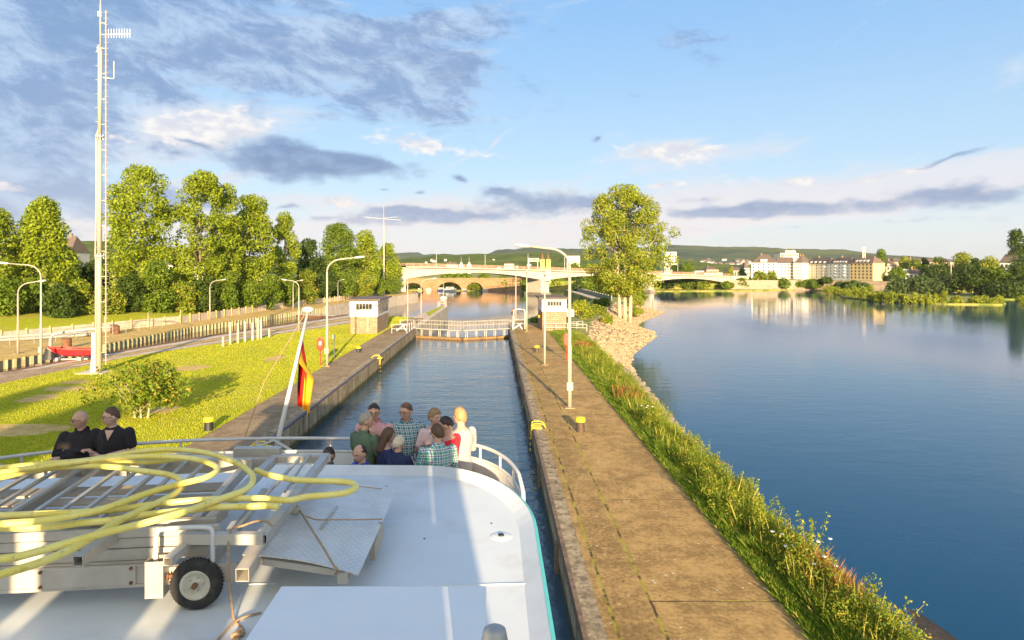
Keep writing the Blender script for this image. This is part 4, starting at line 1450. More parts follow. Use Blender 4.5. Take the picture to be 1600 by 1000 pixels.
tree_px('round_tree', 'large round tree behind the curved lamp with the long arm', 498, 560, 350, 160, 'leaf_mid', 1.0, n=15000, leaf=.48, seed=19, crown0=.02, k=90, cr=1.6)
tree_px('round_tree', 'round tree right of the largest one, behind the lock house', 548, 593, 361, 168, 'leaf_poplar', 1.0, n=12000, leaf=.48, seed=20, crown0=.02, k=80, cr=1.4)
tree_px('round_tree', 'round tree beside the cross mast and the bridge abutment', 588, 628, 382, 192, 'leaf_poplar', 0.8, n=10000, leaf=.52, seed=21, crown0=.0, k=60, cr=1.5)
tree_px('dark_tree', 'dark spreading tree behind the pointed tree left of the radio mast', 88, 128, 384, 118, 'leaf_dark', 1.2, n=5000, leaf=.5, seed=22, crown0=.1)
tree_px('round_tree', 'dark bushy tree filling the gap right of the radio mast', 126, 172, 408, 122, 'leaf_dark', 1.2, n=6000, leaf=.5, seed=23, crown0=.0)
tree_px('round_tree', 'low dark tree in the gap in front of the white house', 250, 300, 418, 116, 'leaf_mid', 1.4, n=5000, leaf=.45, seed=24, crown0=.0)
# bushes under the trees on the left bank
BUS = [(-20, 40, 440, 84, 'leaf_mid'), (30, 75, 430, 88, 'leaf_mid'), (70, 120, 448, 86, 'leaf_dark'), (105, 150, 440, 90, 'leaf_bush'), (140, 190, 450, 92, 'leaf_bush'), (185, 225, 430, 96, 'leaf_dark'),
       (215, 268, 412, 97, 'leaf_mid'), (262, 310, 440, 101, 'leaf_bush'), (300, 345, 432, 104, 'leaf_dark'), (338, 372, 425, 107, 'leaf_mid'), (368, 412, 440, 112, 'leaf_mid'), (405, 440, 432, 118, 'leaf_mid'), (432, 468, 428, 126, 'leaf_mid'),
       (464, 500, 424, 136, 'leaf_bush'), (490, 530, 418, 145, 'leaf_dark'), (520, 556, 425, 152, 'leaf_mid'), (548, 585, 430, 160, 'leaf_bush'), (580, 606, 432, 176, 'leaf_mid'), (600, 628, 436, 188, 'leaf_mid')]
for i, (a, b, yt, Y, mt) in enumerate(BUS):
    lab = {'leaf_mid': 'mid green', 'leaf_dark': 'dark green', 'leaf_bush': 'yellowish'}[mt] + ' bush in the thicket below the poplars, ' + \
        ['at the left edge', 'behind the curved lamp posts', 'left of the mast gap', 'just left of the radio mast', 'behind the radio mast foot', 'right of the radio mast', 'under the tallest poplar', 'below the white house', 'left of the slim lamp', 'behind the slim lamp post', 'under the stepped poplar', 'right part under the stepped poplar', 'under the columnar poplar',
         'right of the columnar poplar', 'behind the flag staff line', 'under the large round tree', 'behind the lock house roof', 'left of the cross mast', 'beside the bridge abutment'][i]
    tree_px('bush', lab, a, b, yt, Y, mt, 0.8, n=3800, leaf=.40, seed=40 + i, crown0=-.05, k=26, trunk_r=.1, cat='bush', group='bushes below the poplars', limbs=3)
# tall tree on the island
tree_px('island_tree', 'tall leafy tree with pale twin trunks on the gravel shore beside the river', 903, 1050, 291, 114, 'leaf_light', -1.6, n=42000, leaf=.34, seed=61, crown0=.20, k=260, cr=1.2, inner=.05, trunk_r=.34, trunk_mat='paletrunk', stems=3, spread=.9, taper=.25, limbs=9, power=2.4)
# shrubs on the island
for i, (a, b, yt, Y, zb, mt, lab) in enumerate([(893, 925, 470, 100, -.1, 'leaf_light', 'bright bushy shrub behind the right lock house'), (915, 950, 478, 108, -.2, 'leaf_bush', 'low yellowish shrub between the lock house and the tall river tree'),
                                                (880, 905, 478, 118, -.1, 'leaf_mid', 'mid green shrub beside the right lock house roof corner'), (925, 955, 466, 132, -.2, 'leaf_mid', 'rounded shrub left of the tall river tree trunks'),
                                                (978, 1006, 463, 142, -.6, 'leaf_light', 'bright rounded shrub right of the tall river tree trunks'), (986, 1004, 482, 126, -1.4, 'leaf_light', 'small bright shrub right of the foot of the tall river tree'),
                                                (938, 958, 492, 97, -.6, 'leaf_bush', 'small yellowish shrub on the gravel in front of the tall river tree'), (826, 842, 500, 92, 0, 'leaf_mid', 'small dark green patch of shrub left of the right lock house')]):
    tree_px('shrub', lab, a, b, yt, Y, mt, zb, n=3000, leaf=.3, seed=70 + i, crown0=-.1, k=22, trunk_r=.06, cat='shrub', group='shrubs on the river island', limbs=3)
for i, (a, b, yt, Y, zb, mt, lab) in enumerate([(893, 915, 436, 214, 0, 'leaf_dark', 'first dark tree beside the island path, left of the tall river tree'), (912, 934, 440, 200, 0, 'leaf_mid', 'second tree beside the island path behind the tall river tree'),
                                                (930, 956, 444, 186, 0, 'leaf_dark', 'dark bush beside the island path behind the tall river tree'), (958, 985, 450, 172, -.2, 'leaf_mid', 'green bush on the far island between the tall tree trunks and the bridge pier'),
                                                (985, 1010, 458, 168, -.5, 'leaf_mid', 'low green bush just left of the right bridge pier')]):
    tree_px('island_bush', lab, a, b, yt, Y, mt, zb, n=2600, leaf=.5, seed=90 + i, crown0=-.05, k=28, trunk_r=.15, cat='tree', group='trees beside the island path', limbs=2)
# shrub on the lawn
tree_px('lawn_shrub', 'low spreading shrub with bare branches on the lawn behind the two men in black', 146, 296, 566, 33.5, 'leaf_bush', 0, n=5200, leaf=.17, seed=80, crown0=.12, k=46, cr=.62, trunk_r=.06, trunk_mat='paletrunk', cat='shrub', limbs=6, stems=3, spread=.3, ry=1.5)
# far bank, middle
GF = 'trees on the far bank'
i0 = 0
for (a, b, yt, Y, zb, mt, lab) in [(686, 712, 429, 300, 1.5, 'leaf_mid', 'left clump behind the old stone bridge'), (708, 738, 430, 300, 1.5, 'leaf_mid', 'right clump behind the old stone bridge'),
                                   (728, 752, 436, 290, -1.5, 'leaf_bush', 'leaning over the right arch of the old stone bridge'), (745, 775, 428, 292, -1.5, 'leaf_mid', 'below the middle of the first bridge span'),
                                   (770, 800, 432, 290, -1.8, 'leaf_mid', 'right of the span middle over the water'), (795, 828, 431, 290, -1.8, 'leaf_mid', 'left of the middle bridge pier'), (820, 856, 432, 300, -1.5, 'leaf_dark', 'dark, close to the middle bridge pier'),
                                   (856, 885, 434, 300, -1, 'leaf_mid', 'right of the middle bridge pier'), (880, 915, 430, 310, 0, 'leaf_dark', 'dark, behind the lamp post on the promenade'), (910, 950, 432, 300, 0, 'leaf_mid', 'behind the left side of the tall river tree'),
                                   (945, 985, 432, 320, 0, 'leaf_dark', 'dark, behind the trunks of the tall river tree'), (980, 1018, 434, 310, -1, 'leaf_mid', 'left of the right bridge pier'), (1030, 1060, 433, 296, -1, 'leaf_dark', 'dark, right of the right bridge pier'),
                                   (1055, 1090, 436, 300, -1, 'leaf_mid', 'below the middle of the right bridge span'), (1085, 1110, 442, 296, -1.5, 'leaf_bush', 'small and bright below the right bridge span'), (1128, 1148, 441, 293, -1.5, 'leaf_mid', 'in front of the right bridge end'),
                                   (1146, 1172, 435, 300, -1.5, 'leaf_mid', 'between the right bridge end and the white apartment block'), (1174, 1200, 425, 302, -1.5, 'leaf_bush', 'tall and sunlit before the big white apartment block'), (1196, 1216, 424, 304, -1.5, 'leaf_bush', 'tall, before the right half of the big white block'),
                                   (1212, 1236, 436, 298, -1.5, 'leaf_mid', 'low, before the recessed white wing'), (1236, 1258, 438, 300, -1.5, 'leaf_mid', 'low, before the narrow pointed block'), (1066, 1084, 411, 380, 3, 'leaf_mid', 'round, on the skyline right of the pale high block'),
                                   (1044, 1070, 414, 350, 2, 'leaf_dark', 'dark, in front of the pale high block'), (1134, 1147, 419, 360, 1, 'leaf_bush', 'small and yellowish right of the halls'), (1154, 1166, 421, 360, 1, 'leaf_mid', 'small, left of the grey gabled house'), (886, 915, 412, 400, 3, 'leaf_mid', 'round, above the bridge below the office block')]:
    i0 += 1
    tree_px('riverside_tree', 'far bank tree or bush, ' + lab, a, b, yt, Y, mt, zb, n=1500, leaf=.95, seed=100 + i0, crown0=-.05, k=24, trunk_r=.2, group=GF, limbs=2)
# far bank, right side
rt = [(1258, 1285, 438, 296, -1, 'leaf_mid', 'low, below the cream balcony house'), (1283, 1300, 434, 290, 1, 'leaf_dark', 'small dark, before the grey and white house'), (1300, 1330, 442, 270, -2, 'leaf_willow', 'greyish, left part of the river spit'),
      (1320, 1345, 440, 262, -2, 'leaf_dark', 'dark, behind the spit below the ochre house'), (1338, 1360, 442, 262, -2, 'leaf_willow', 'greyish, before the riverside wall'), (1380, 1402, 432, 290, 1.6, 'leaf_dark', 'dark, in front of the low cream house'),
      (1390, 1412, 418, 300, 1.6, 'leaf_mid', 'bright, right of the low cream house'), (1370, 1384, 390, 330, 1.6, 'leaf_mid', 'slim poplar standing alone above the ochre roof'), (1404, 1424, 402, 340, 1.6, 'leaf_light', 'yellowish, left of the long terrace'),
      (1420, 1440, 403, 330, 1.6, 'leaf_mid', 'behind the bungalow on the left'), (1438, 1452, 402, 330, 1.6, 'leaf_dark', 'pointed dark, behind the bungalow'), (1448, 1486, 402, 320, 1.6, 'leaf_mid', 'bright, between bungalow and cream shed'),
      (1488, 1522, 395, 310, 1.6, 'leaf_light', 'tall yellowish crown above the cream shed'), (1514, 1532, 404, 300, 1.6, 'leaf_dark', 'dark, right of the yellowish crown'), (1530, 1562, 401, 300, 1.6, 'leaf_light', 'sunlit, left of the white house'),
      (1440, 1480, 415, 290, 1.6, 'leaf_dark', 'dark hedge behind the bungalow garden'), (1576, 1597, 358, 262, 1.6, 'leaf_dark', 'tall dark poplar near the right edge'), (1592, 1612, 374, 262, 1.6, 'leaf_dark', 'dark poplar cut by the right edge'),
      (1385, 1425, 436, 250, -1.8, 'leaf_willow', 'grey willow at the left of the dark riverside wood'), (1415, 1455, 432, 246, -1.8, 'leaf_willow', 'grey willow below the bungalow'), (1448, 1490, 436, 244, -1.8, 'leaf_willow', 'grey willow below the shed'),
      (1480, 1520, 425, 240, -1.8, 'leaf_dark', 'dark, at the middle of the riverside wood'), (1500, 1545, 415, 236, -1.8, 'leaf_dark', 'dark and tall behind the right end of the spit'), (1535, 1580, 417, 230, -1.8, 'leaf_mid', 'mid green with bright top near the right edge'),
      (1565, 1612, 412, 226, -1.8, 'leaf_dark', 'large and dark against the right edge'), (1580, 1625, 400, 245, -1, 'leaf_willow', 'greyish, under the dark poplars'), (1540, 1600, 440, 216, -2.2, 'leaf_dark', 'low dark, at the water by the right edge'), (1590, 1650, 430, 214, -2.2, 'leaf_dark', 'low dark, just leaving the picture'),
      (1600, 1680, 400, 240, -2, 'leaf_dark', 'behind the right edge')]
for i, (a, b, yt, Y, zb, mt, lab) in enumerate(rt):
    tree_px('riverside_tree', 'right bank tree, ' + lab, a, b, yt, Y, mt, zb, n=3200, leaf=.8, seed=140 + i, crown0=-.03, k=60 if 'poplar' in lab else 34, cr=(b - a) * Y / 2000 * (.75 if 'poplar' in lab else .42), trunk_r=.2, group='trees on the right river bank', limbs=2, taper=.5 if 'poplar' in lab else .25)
# low sunlit bushes on the spit
spx = [(1284, 1306, 446, 258), (1300, 1318, 449, 240), (1312, 1332, 451, 225), (1328, 1342, 448, 215), (1338, 1360, 450, 205), (1352, 1370, 446, 198), (1366, 1384, 455, 192), (1382, 1400, 455, 188), (1398, 1412, 459, 186), (1408, 1422, 461, 184), (1422, 1436, 457, 183), (1434, 1446, 461, 182),
       (1445, 1458, 457, 181), (1456, 1466, 459, 181), (1466, 1484, 454, 181), (1486, 1506, 463, 180), (1514, 1534, 463, 179), (1530, 1544, 461, 179), (1540, 1556, 467, 178), (1552, 1568, 462, 178), (1590, 1608, 463, 196), (1596, 1616, 476, 176)]
for i, (a, b, yt, Y) in enumerate(spx):
    w_ = ['leftmost of all', 'second from the left end', 'third from the left end', 'fourth from the left end', 'fifth from the left end', 'sixth from left, pointed', 'seventh from the left end', 'below the dark hedge', 'small, left of the first gap', 'lowest, right of the first gap', 'forked', 'small, beside the forked one', 'upright', 'slim, left of the tallest',
          'tallest, at the middle of the spit', 'alone in the thin part of the spit', 'left one of the last island', 'pointed one on the last island', 'low one on the last island', 'rightmost on the last island', 'by the right edge', 'cut by the right edge'][i]
    tree_px('willow_bush', 'low sunlit willow bush on the river spit, ' + w_, a, b, yt, Y + 3, 'leaf_light', -2.6, n=1300, leaf=.42, seed=180 + i, crown0=-.1, k=18, trunk_r=.05, cat='bush', group='sunlit bushes on the river spit', limbs=3, taper=.5)


# ------------------------------------------------------------------ grass
def blades(name, pts, h, w, mat, seed, lean=.35, kind='stuff', label=None):
    rng = np.random.RandomState(seed)
    n = len(pts)
    hh = h * (0.5 + rng.rand(n))
    an = rng.rand(n) * 6.283
    ld = rng.normal(size=(n, 2)) * lean
    a = np.stack([np.cos(an), np.sin(an), np.zeros(n)], 1) * (w * (0.6 + .8 * rng.rand(n)))[:, None]
    mid = pts + np.stack([ld[:, 0] * hh * .5, ld[:, 1] * hh * .5, hh * .6], 1)
    tip = pts + np.stack([ld[:, 0] * hh, ld[:, 1] * hh, hh], 1)
    v = np.empty((n, 4, 3))
    v[:, 0] = pts - a
    v[:, 1] = pts + a
    v[:, 2] = tip + a * .15
    v[:, 3] = mid - a * .9
    o = npmesh(name, v.reshape(-1, 3), np.arange(n * 4).reshape(n, 4), mat)
    tag(o, label, name.replace('_', ' '), kind=kind)
    return o


def in_poly(x, y, poly):
    ins = np.zeros(len(x), bool)
    j = len(poly) - 1
    for i in range(len(poly)):
        xi, yi = poly[i]
        xj, yj = poly[j]
        c = ((yi > y) != (yj > y)) & (x < (xj - xi) * (y - yi) / (yj - yi + 1e-12) + xi)
        ins ^= c
        j = i
    return ins


rng = np.random.RandomState(5)
N = 330000
yy = 20 + 84 * rng.rand(N) ** 1.25
xx = -34 + 20.6 * rng.rand(N)
ok = in_poly(xx, yy, LAWN)
xx, yy = xx[ok], yy[ok]
patch = np.sin(xx * .7 + np.sin(yy * .23) * 2) * np.sin(yy * .31 + xx * .2)
keep = rng.rand(len(xx)) < (0.75 + .35 * patch)
xx, yy = xx[keep], yy[keep]
BARE = [(P(15, 672, 0), 2.6, 1.3), (P(105, 607, 0), 1.5, 1.0), (P(60, 622, 0), .9, 1.4), (P(120, 597, 0), .9, .8), (P(255, 640, 0), .8, 1.0), (P(430, 560, 0), .7, 2.0), (P(300, 575, 0), 1.1, 1.6)]
for (c_, ra_, rb_) in BARE:
    wob_ = 1 + .25 * np.sin(xx * 5 + yy * 3)
    k_ = ((xx - c_.x) / ra_) ** 2 + ((yy - c_.y) / rb_) ** 2 > wob_
    xx, yy = xx[k_], yy[k_]
bare_ = MB()
for i_, (c_, ra_, rb_) in enumerate(BARE):
    bare_ = MB().sheet([(c_.x + ra_ * 1.05 * math.cos(a) * (1 + .15 * math.sin(3 * a + i_)), c_.y + rb_ * 1.05 * math.sin(a) * (1 + .15 * math.cos(2 * a))) for a in np.linspace(0, 6.2832, 25)[:-1]], 0.004)
    st('bare_ground', bare_, M['sandwalk'])
blades('lawn_grass', np.stack([xx, yy, np.zeros(len(xx))], 1), .040, .020, M['grass_blade'], 3, label='short yellow green lawn grass between the two lock channels')
# verge vegetation: long grass between promenade and river
N = 420000
yy = 6 + 88 * rng.rand(N) ** 1.5
u = rng.rand(N)
lo = np.full(N, 6.72)
hi = np.interp(yy, [0, 28, 45, 60, 72, 80, 95], [8.6, 8.6, 9.3, 10.2, 9.8, 9.0, 8.5])
xx = lo + (hi - lo) * u
ok = (yy < 78) | (xx > 9.2)
xx, yy = xx[ok], yy[ok]
zz = np.array([island_z(a, b) for a, b in zip(xx, yy)])
clump = .5 + .5 * np.sin(xx * 2.1 + yy * .9) * np.sin(yy * 1.7 - xx)
hmul = (0.35 + .65 * np.clip((xx - 6.72) / 1.1, 0, 1)) * (.55 + .6 * clump)
pts_ = np.stack([xx, yy, zz], 1)
tall = hmul > .55
blades('verge_grass', pts_[tall], .34, .009, M['verge_blade'], 8, lean=.3, label='tall yellow green grass on the verge between promenade and river')
blades('short_verge_grass', pts_[~tall], .20, .011, M['verge_blade'], 9, lean=.45, label='short fresh grass along the promenade edge and between the tall tufts')
# leafy weeds in the verge
rr = random.Random(31)
cs, rs = [], []
for i in range(2400):
    y = 7 + 66 * rr.random() ** 1.5
    x = rr.uniform(7.3, float(np.interp(y, [0, 28, 45, 73], [8.8, 8.8, 9.6, 9.6])))
    r = rr.uniform(.10, .30)
    cs.append((x, y, island_z(x, y) + r * rr.uniform(.8, 1.9)))
    rs.append(r)
o = leaf_mesh('verge_weeds', cs, rs, 150000, .050, M['leaf_light'], None, 77, aspect=.5)
tag(o, 'leafy weeds tangled through the verge beside the river', 'weeds', kind='stuff')
rng = np.random.RandomState(55)
n = 1800
yy = 6 + 66 * rng.rand(n) ** 1.5
hi = np.interp(yy, [0, 28, 45, 72], [8.7, 8.7, 9.5, 9.8])
xx = 7.2 + (hi - 7.2) * rng.rand(n)
zz = np.array([island_z(a, b) for a, b in zip(xx, yy)])
blades('seed_stalks', np.stack([xx, yy, zz], 1), .7, .005, M['dry_stalk'], 56, lean=.14, label='thin yellow seed stalks standing up out of the verge weeds')
cs, rs = [], []
for i in range(150):
    y = 8 + 62 * rr.random() ** 1.6
    edge = float(np.interp(y, [0, 28, 45, 73], [8.9, 8.9, 9.7, 9.6]))
    x = edge - rr.random() ** 1.4 * 1.6
    for k in range(rr.randint(4, 9)):
        r = rr.uniform(.12, .26)
        cs.append((x + rr.gauss(0, .2), y + rr.gauss(0, .3), island_z(x, y) + rr.uniform(.1, .85)))
        rs.append(r)
o = leaf_mesh('tall_verge_herbs', cs, rs, 60000, .075, M['leaf_bush'], None, 78, aspect=.45)
tag(o, 'bushy tall herbs crowding the river side of the verge', 'weeds', kind='stuff')
# dry patches of dock
for (x, y, lab) in [(8.0, 38, 'rust brown patch of dry dock plants on the verge below the near lamp post'), (8.5, 15.9, 'pinkish dry plant patch on the verge close to the lower right corner'), (8.6, 62, 'brown dry plants on the verge near the red lifebuoy stand')]:
    rng2 = np.random.RandomState(int(y))
    n = 1500
    p = np.stack([x + rng2.normal(size=n) * .35, y + rng2.normal(size=n) * .6, np.zeros(n)], 1)
    p[:, 2] = [island_z(a, b) for a, b in p[:, :2]]
    blades('dry_plants', p, .6, .009, M['dry'], 4, lean=.2, kind='stuff', label=lab)


def weed(x, y, h, label, seed, flowers=0, n=320, leaf=.07, mat='leaf_light', stems=6, spread=.35):
    rg = random.Random(seed)
    z = island_z(x, y)
    t = thing('tall_weed', label, 'plant', (x, y, z))
    sm = MB()
    cs, rs = [], []
    tips = []
    for i in range(stems):
        an = rg.uniform(0, 6.28)
        L = h * rg.uniform(.6, 1)
        sx, sy = math.cos(an) * spread * rg.random(), math.sin(an) * spread * rg.random()
        pts = [Vector((sx * .3, sy * .3, 0)), Vector((sx, sy, L * .5)), Vector((sx * 1.8, sy * 1.8, L))]
        sm.tube(pts, [.012, .008, .004], 5)
        tips.append(pts[-1])
        for k in range(7):
            f = .25 + .75 * k / 6
            q = pts[0].lerp(pts[1], min(1, f * 2)) if f < .5 else pts[1].lerp(pts[2], f * 2 - 1)
            cs.append(tuple(q))
            rs.append(.10 * (1.25 - f * .6))
    sm.build('stems', M['verge_blade'], t)
    leaf_mesh('leaves', cs, rs, n, leaf, M[mat], t, seed)
    for k in range(flowers):
        q = tips[k % len(tips)] + Vector((rg.uniform(-.12, .12), rg.uniform(-.12, .12), rg.uniform(0, .12)))
        MB().lathe(q.x, q.y, [(.01, q.z - .03), (.055, q.z), (.05, q.z + .012), (.01, q.z + .018)], 9).build('umbel', M['petal'], t)
    return t


weed(8.7, 21.6, 1.5, 'tall yellow green weed leaning over the river at the verge edge, upper one of two', 201, n=520, stems=7)
weed(8.3, 17.0, 1.55, 'tallest yellow green weed standing out over the dark water near the lower right', 202, n=700, stems=8, spread=.5)
weed(7.9, 16.6, .8, 'flowering weed with many white umbels on the near verge', 203, flowers=9, stems=9, spread=.6)
weed(8.9, 14.6, .9, 'leafy weed at the lower right corner of the verge', 204, n=500, stems=8, spread=.6)
weed(8.9, 26.5, 1.4, 'slim weed against the water beside the upper end of the near verge', 205, n=300, stems=4)
weed(8.0, 33, .8, 'pale flowering weed in the middle of the verge', 206, flowers=5, stems=6)
weed(10.3, 16.4, .9, 'bare reddish twiggy weed at the lower right over the mud', 207, n=90, mat='dry', stems=6)

# riprap stones on the island shore, individually too many to count
rg = random.Random(9)
sb = MB()
ico = [(0, 0, 1), (.89, 0, .45), (.28, .85, .45), (-.72, .53, .45), (-.72, -.53, .45), (.28, -.85, .45), (.72, .53, -.45), (-.28, .85, -.45), (-.89, 0, -.45), (-.28, -.85, -.45), (.72, -.53, -.45), (0, 0, -1)]
icf = [(0, 1, 2), (0, 2, 3), (0, 3, 4), (0, 4, 5), (0, 5, 1), (1, 6, 2), (2, 7, 3), (3, 8, 4), (4, 9, 5), (5, 10, 1), (6, 7, 2), (7, 8, 3), (8, 9, 4), (9, 10, 5), (10, 6, 1), (11, 7, 6), (11, 8, 7), (11, 9, 8), (11, 10, 9), (11, 6, 10)]


def rocks(mb, n, fn, rmin, rmax):
    for i in range(n):
        x, y = fn()
        z = island_z(x, y)
        r = rg.uniform(rmin, rmax) * (1.4 if rg.random() < .1 else 1)
        ax, ay, azz = rg.uniform(.7, 1.3), rg.uniform(.7, 1.3), rg.uniform(.45, .8)
        th = rg.uniform(0, 3.14)
        c, s = math.cos(th), math.sin(th)
        vs = []
        for (a, b, d) in ico:
            j = rg.uniform(.8, 1.2)
            a, b, d = a * ax * j * r, b * ay * j * r, d * azz * j * r
            vs.append((x + a * c - b * s, y + a * s + b * c, z + d * .9))
        mb.add(vs, icf)


def f1():
    y = rg.uniform(62, 158)
    r = np.interp(y, [q[0] for q in ROWS], [q[2] for q in ROWS]), np.interp(y, [q[0] for q in ROWS], [q[3] for q in ROWS])
    t = rg.random() ** .7
    return r[0] + (r[1] - r[0]) * (t * 1.0), y


rocks(sb, 4200, f1, .07, .26)
tag(sb.build('riprap_stones', M['stone']), 'pale broken riprap stones covering the island shore down to the water', 'stones', kind='stuff')
sb = MB()


def f2():
    y = 8 + 56 * rg.random() ** 1.3
    r = np.interp(y, [q[0] for q in ROWS], [q[2] for q in ROWS]), np.interp(y, [q[0] for q in ROWS], [q[3] for q in ROWS])
    return r[0] + (r[1] - r[0]) * rg.uniform(.25, 1.0), y


rocks(sb, 900, f2, .12, .3)
tag(sb.build('bank_stones', M['darkstone']), 'dark wet stones below the verge at the river edge', 'stones', kind='stuff')
ks = thing('kerb_wall', 'grey stone kerb along the river side of the verge, half hidden by weeds', 'kerb', (8.6, 20, -.6))
MB().prism([(8.35, 3), (8.35, 34), (8.85, 34), (8.85, 3)], -3, -.42).build('kerb_stones', M['walk'], ks, world=True)


# ================================================================== LAMPS AND MASTS
def lamp_post(label, x, y, h, arm, z=0, r=.075, head=True, name='street_lamp', group='lamp posts of the lock', flat=False):
    t = thing(name, label, 'lamp post', (x, y, z), group=group)
    sg_ = 1 if arm > 0 else -1
    A = abs(arm)
    bend = min(1.15, A * .45)
    m = MB()
    m.tube([(0, 0, 0), (0, 0, h * .38), (0, 0, h * .40), (0, 0, h - bend)], [r * 1.25, r * 1.2, r * .95, r * .8], 10)
    m.build('pole', M['lampwhite'], t, smooth=True)
    if A > .05:
        pts = [Vector((0, 0, h - bend))]
        for k in range(1, 7):
            a = k / 6 * math.pi / 2 * .93
            pts.append(Vector((sg_ * bend * (1 - math.cos(a)), 0, h - bend + bend * math.sin(a) * .86)))
        pts.append(Vector((sg_ * A * .78, 0, h - .02)))
        MB().tube(pts, [r * .8] + [r * .7] * 6 + [r * .55], 8).build('arm', M['lampwhite'], t, smooth=True)
        a, b = Vector((sg_ * A * .72, 0, h - .04)), Vector((sg_ * A, 0, h + .05))
    else:
        a, b = Vector((0, -.12, h)), Vector((0, -.7, h + .12))
    hd = MB()
    d = (b - a)
    L = d.length
    d.normalize()
    s_ = Vector((0, 1, 0)) if A > .05 else Vector((1, 0, 0))
    prof = [(0, .05, .05), (.12, .11, .08), (.55, .14, .10), (.95, .12, .07), (1, .05, .03)]
    rows = []
    for f, w_, hh in prof:
        c = a + d * L * f
        rows.append([tuple(c + s_ * w_ * math.cos(q) + Vector((0, 0, 1)) * hh * math.sin(q)) for q in np.linspace(0, 2 * math.pi, 9)])
    hd.strip(rows)
    hd.build('lamp_head', M['white'], t, smooth=True)
    MB().box((-.28, -.28, -.02), (.28, .28, .05)).build('base_plate', M['walk'], t)
    if h > 7.5:
        MB().box((-r * 1.7, -r * 2, 1.0), (r * 1.7, -r * .9, 1.45)).build('fuse_door', M['lampwhite'], t)
    return t


def lamp_px(label, px, pb, pt, armpx, **kw):
    z = kw.pop('z', 0)
    p = P(px, pb, z)
    h = CAMZ - (pt - 418) * p.y / 1000.0 - z
    return lamp_post(label, p.x, p.y, h, armpx * p.y / 1000.0, z=z, **kw)


lamp_px('tall near lamp post on the promenade with its arm reaching left over the lock', 890, 637, 384, -86, r=.10)
lamp_px('tall lamp post on the left walkway beside the red lifebuoy stand, arm reaching right', 511, 572, 402, 59, r=.09)
lamp_px('lamp post at the far lawn edge near the flag, its arm pointing left', 467, 517, 437, -27)
lamp_px('thin lamp post behind the panel fence right beside the left armed one', 458, 484, 438, 16)
lamp_px('slim curved lamp post at the fence below the stepped poplar', 328, 500, 437, 25)
lamp_px('large curved lamp post at the left edge, in front of the smaller curved one', 64, 570, 411, -70, z=-.02)
lamp_px('smaller curved lamp post at the left edge with its arm to the right', 28, 552, 439, 44)
lamp_px('small distant lamp post left of the lock house roof', 528, 473, 437, 10, r=.06)
lamp_px('small distant lamp post behind the lock house', 573, 466, 437, 9, r=.06)
lamp_px('slim straight post at the left end of the lock gate', 637, 508, 437, 0)
lamp_px('lamp post on the mole with its arm reaching right', 658, 494, 435, 24)
lamp_px('short lamp post on the tip of the mole', 693, 478, 444, 0, r=.06)
lamp_px('slim straight post behind the steel hoop right of the lock gate', 806, 502, 428, 0)
lamp_px('slim straight post between the steel hoop and the right lock house', 823, 518, 425, 0)
lamp_px('straight pole on the promenade in front of the right lock house', 851, 570, 430, 0, r=.075)
railing('mole_railing', 'small railing on the tip of the mole', [(-11.3, 127, 0), (-11.2, 130.8, 0), (-9.9, 130.8, 0), (-9.9, 127, 0)], step=1.9)

# radio mast
p = P(155, 582, 0)
t = thing('radio_mast', 'very tall pale tubular radio mast with ladder and antennas on the lawn', 'mast', (p.x, p.y, 0))
zt = lambda py: CAMZ - (py - 418) * p.y / 1000.0
MB().tube([(0, 0, 0), (0, 0, zt(400)), (0, 0, zt(399))], [.20, .18, .16], 14).build('lower_tube', M['lampwhite'], t, smooth=True)
MB().tube([(0.02, 0, zt(400)), (0.05, 0, zt(214))], [.165, .145], 14).build('middle_tube', M['lampwhite'], t, smooth=True)
MB().tube([(0.05, 0, zt(214)), (0.12, 0, zt(78))], [.13, .12], 12).build('upper_tube', M['lampwhite'], t, smooth=True)
MB().tube([(0.10, 0, zt(78)), (0.10, 0, zt(12)), (.10, 0, zt(-8))], [.07, .06, .02], 8).build('top_rod', M['lampwhite'], t, smooth=True)
for py, r_ in ((400, .36), (214, .30), (78, .2), (22, .14)):
    fm = MB().lathe(0.04, 0, [(r_, zt(py) - .06), (r_, zt(py) + .06)], 14)
    for k in range(8): fm.cyl(0.04 + r_ * .8 * math.cos(k * .785), r_ * .8 * math.sin(k * .785), zt(py) - .2, zt(py) + .18, .03, seg=5)
    fm.build('flange', M['galv'], t)
lad = MB().box((.48, -.03, .6), (.54, .03, zt(16)))
z_ = .9
while z_ < zt(18):
    lad.bar((.34, 0, z_), (.70, 0, z_), .018)
    z_ += .45
br_ = lad
z_ = 1.5
while z_ < zt(25):
    br_.bar((0, 0, z_), (.5, 0, z_), .05)
    z_ += 1.9
lad.build('ladder', M['lampwhite'], t)
MB().tube([(-.27, -.02, 1.5), (-.25, -.02, zt(400)), (-.3, 0, zt(395)), (-.22, 0, zt(330)), (-.22, 0, zt(214)), (-.05, 0, zt(200)), (-.05, 0, zt(70))], .05, 6).build('cable', M['galv'], t)
cl = MB()
z_ = 2
while z_ < zt(80):
    cl.bar((-.31, 0, z_), (.1, 0, z_), .03)
    z_ += 1.05
cl.build('cable_clamps', M['galv'], t)
MB().add([(-.62, -.12, 0), (-.62, .12, 0), (-.22, .12, 0), (-.22, -.12, 0), (-.52, -.12, 1.1), (-.52, .12, 1.1), (-.22, .12, 1.1), (-.22, -.12, 1.1), (-.50, -.12, 3.0), (-.50, .12, 3.0), (-.22, .12, 3.0), (-.22, -.12, 3.0)],
         [(0, 1, 5, 4), (1, 2, 6, 5), (2, 3, 7, 6), (3, 0, 4, 7), (4, 5, 9, 8), (5, 6, 10, 9), (6, 7, 11, 10), (7, 4, 8, 11), (8, 9, 10, 11)]).build('cable_cover', M['white'], t)
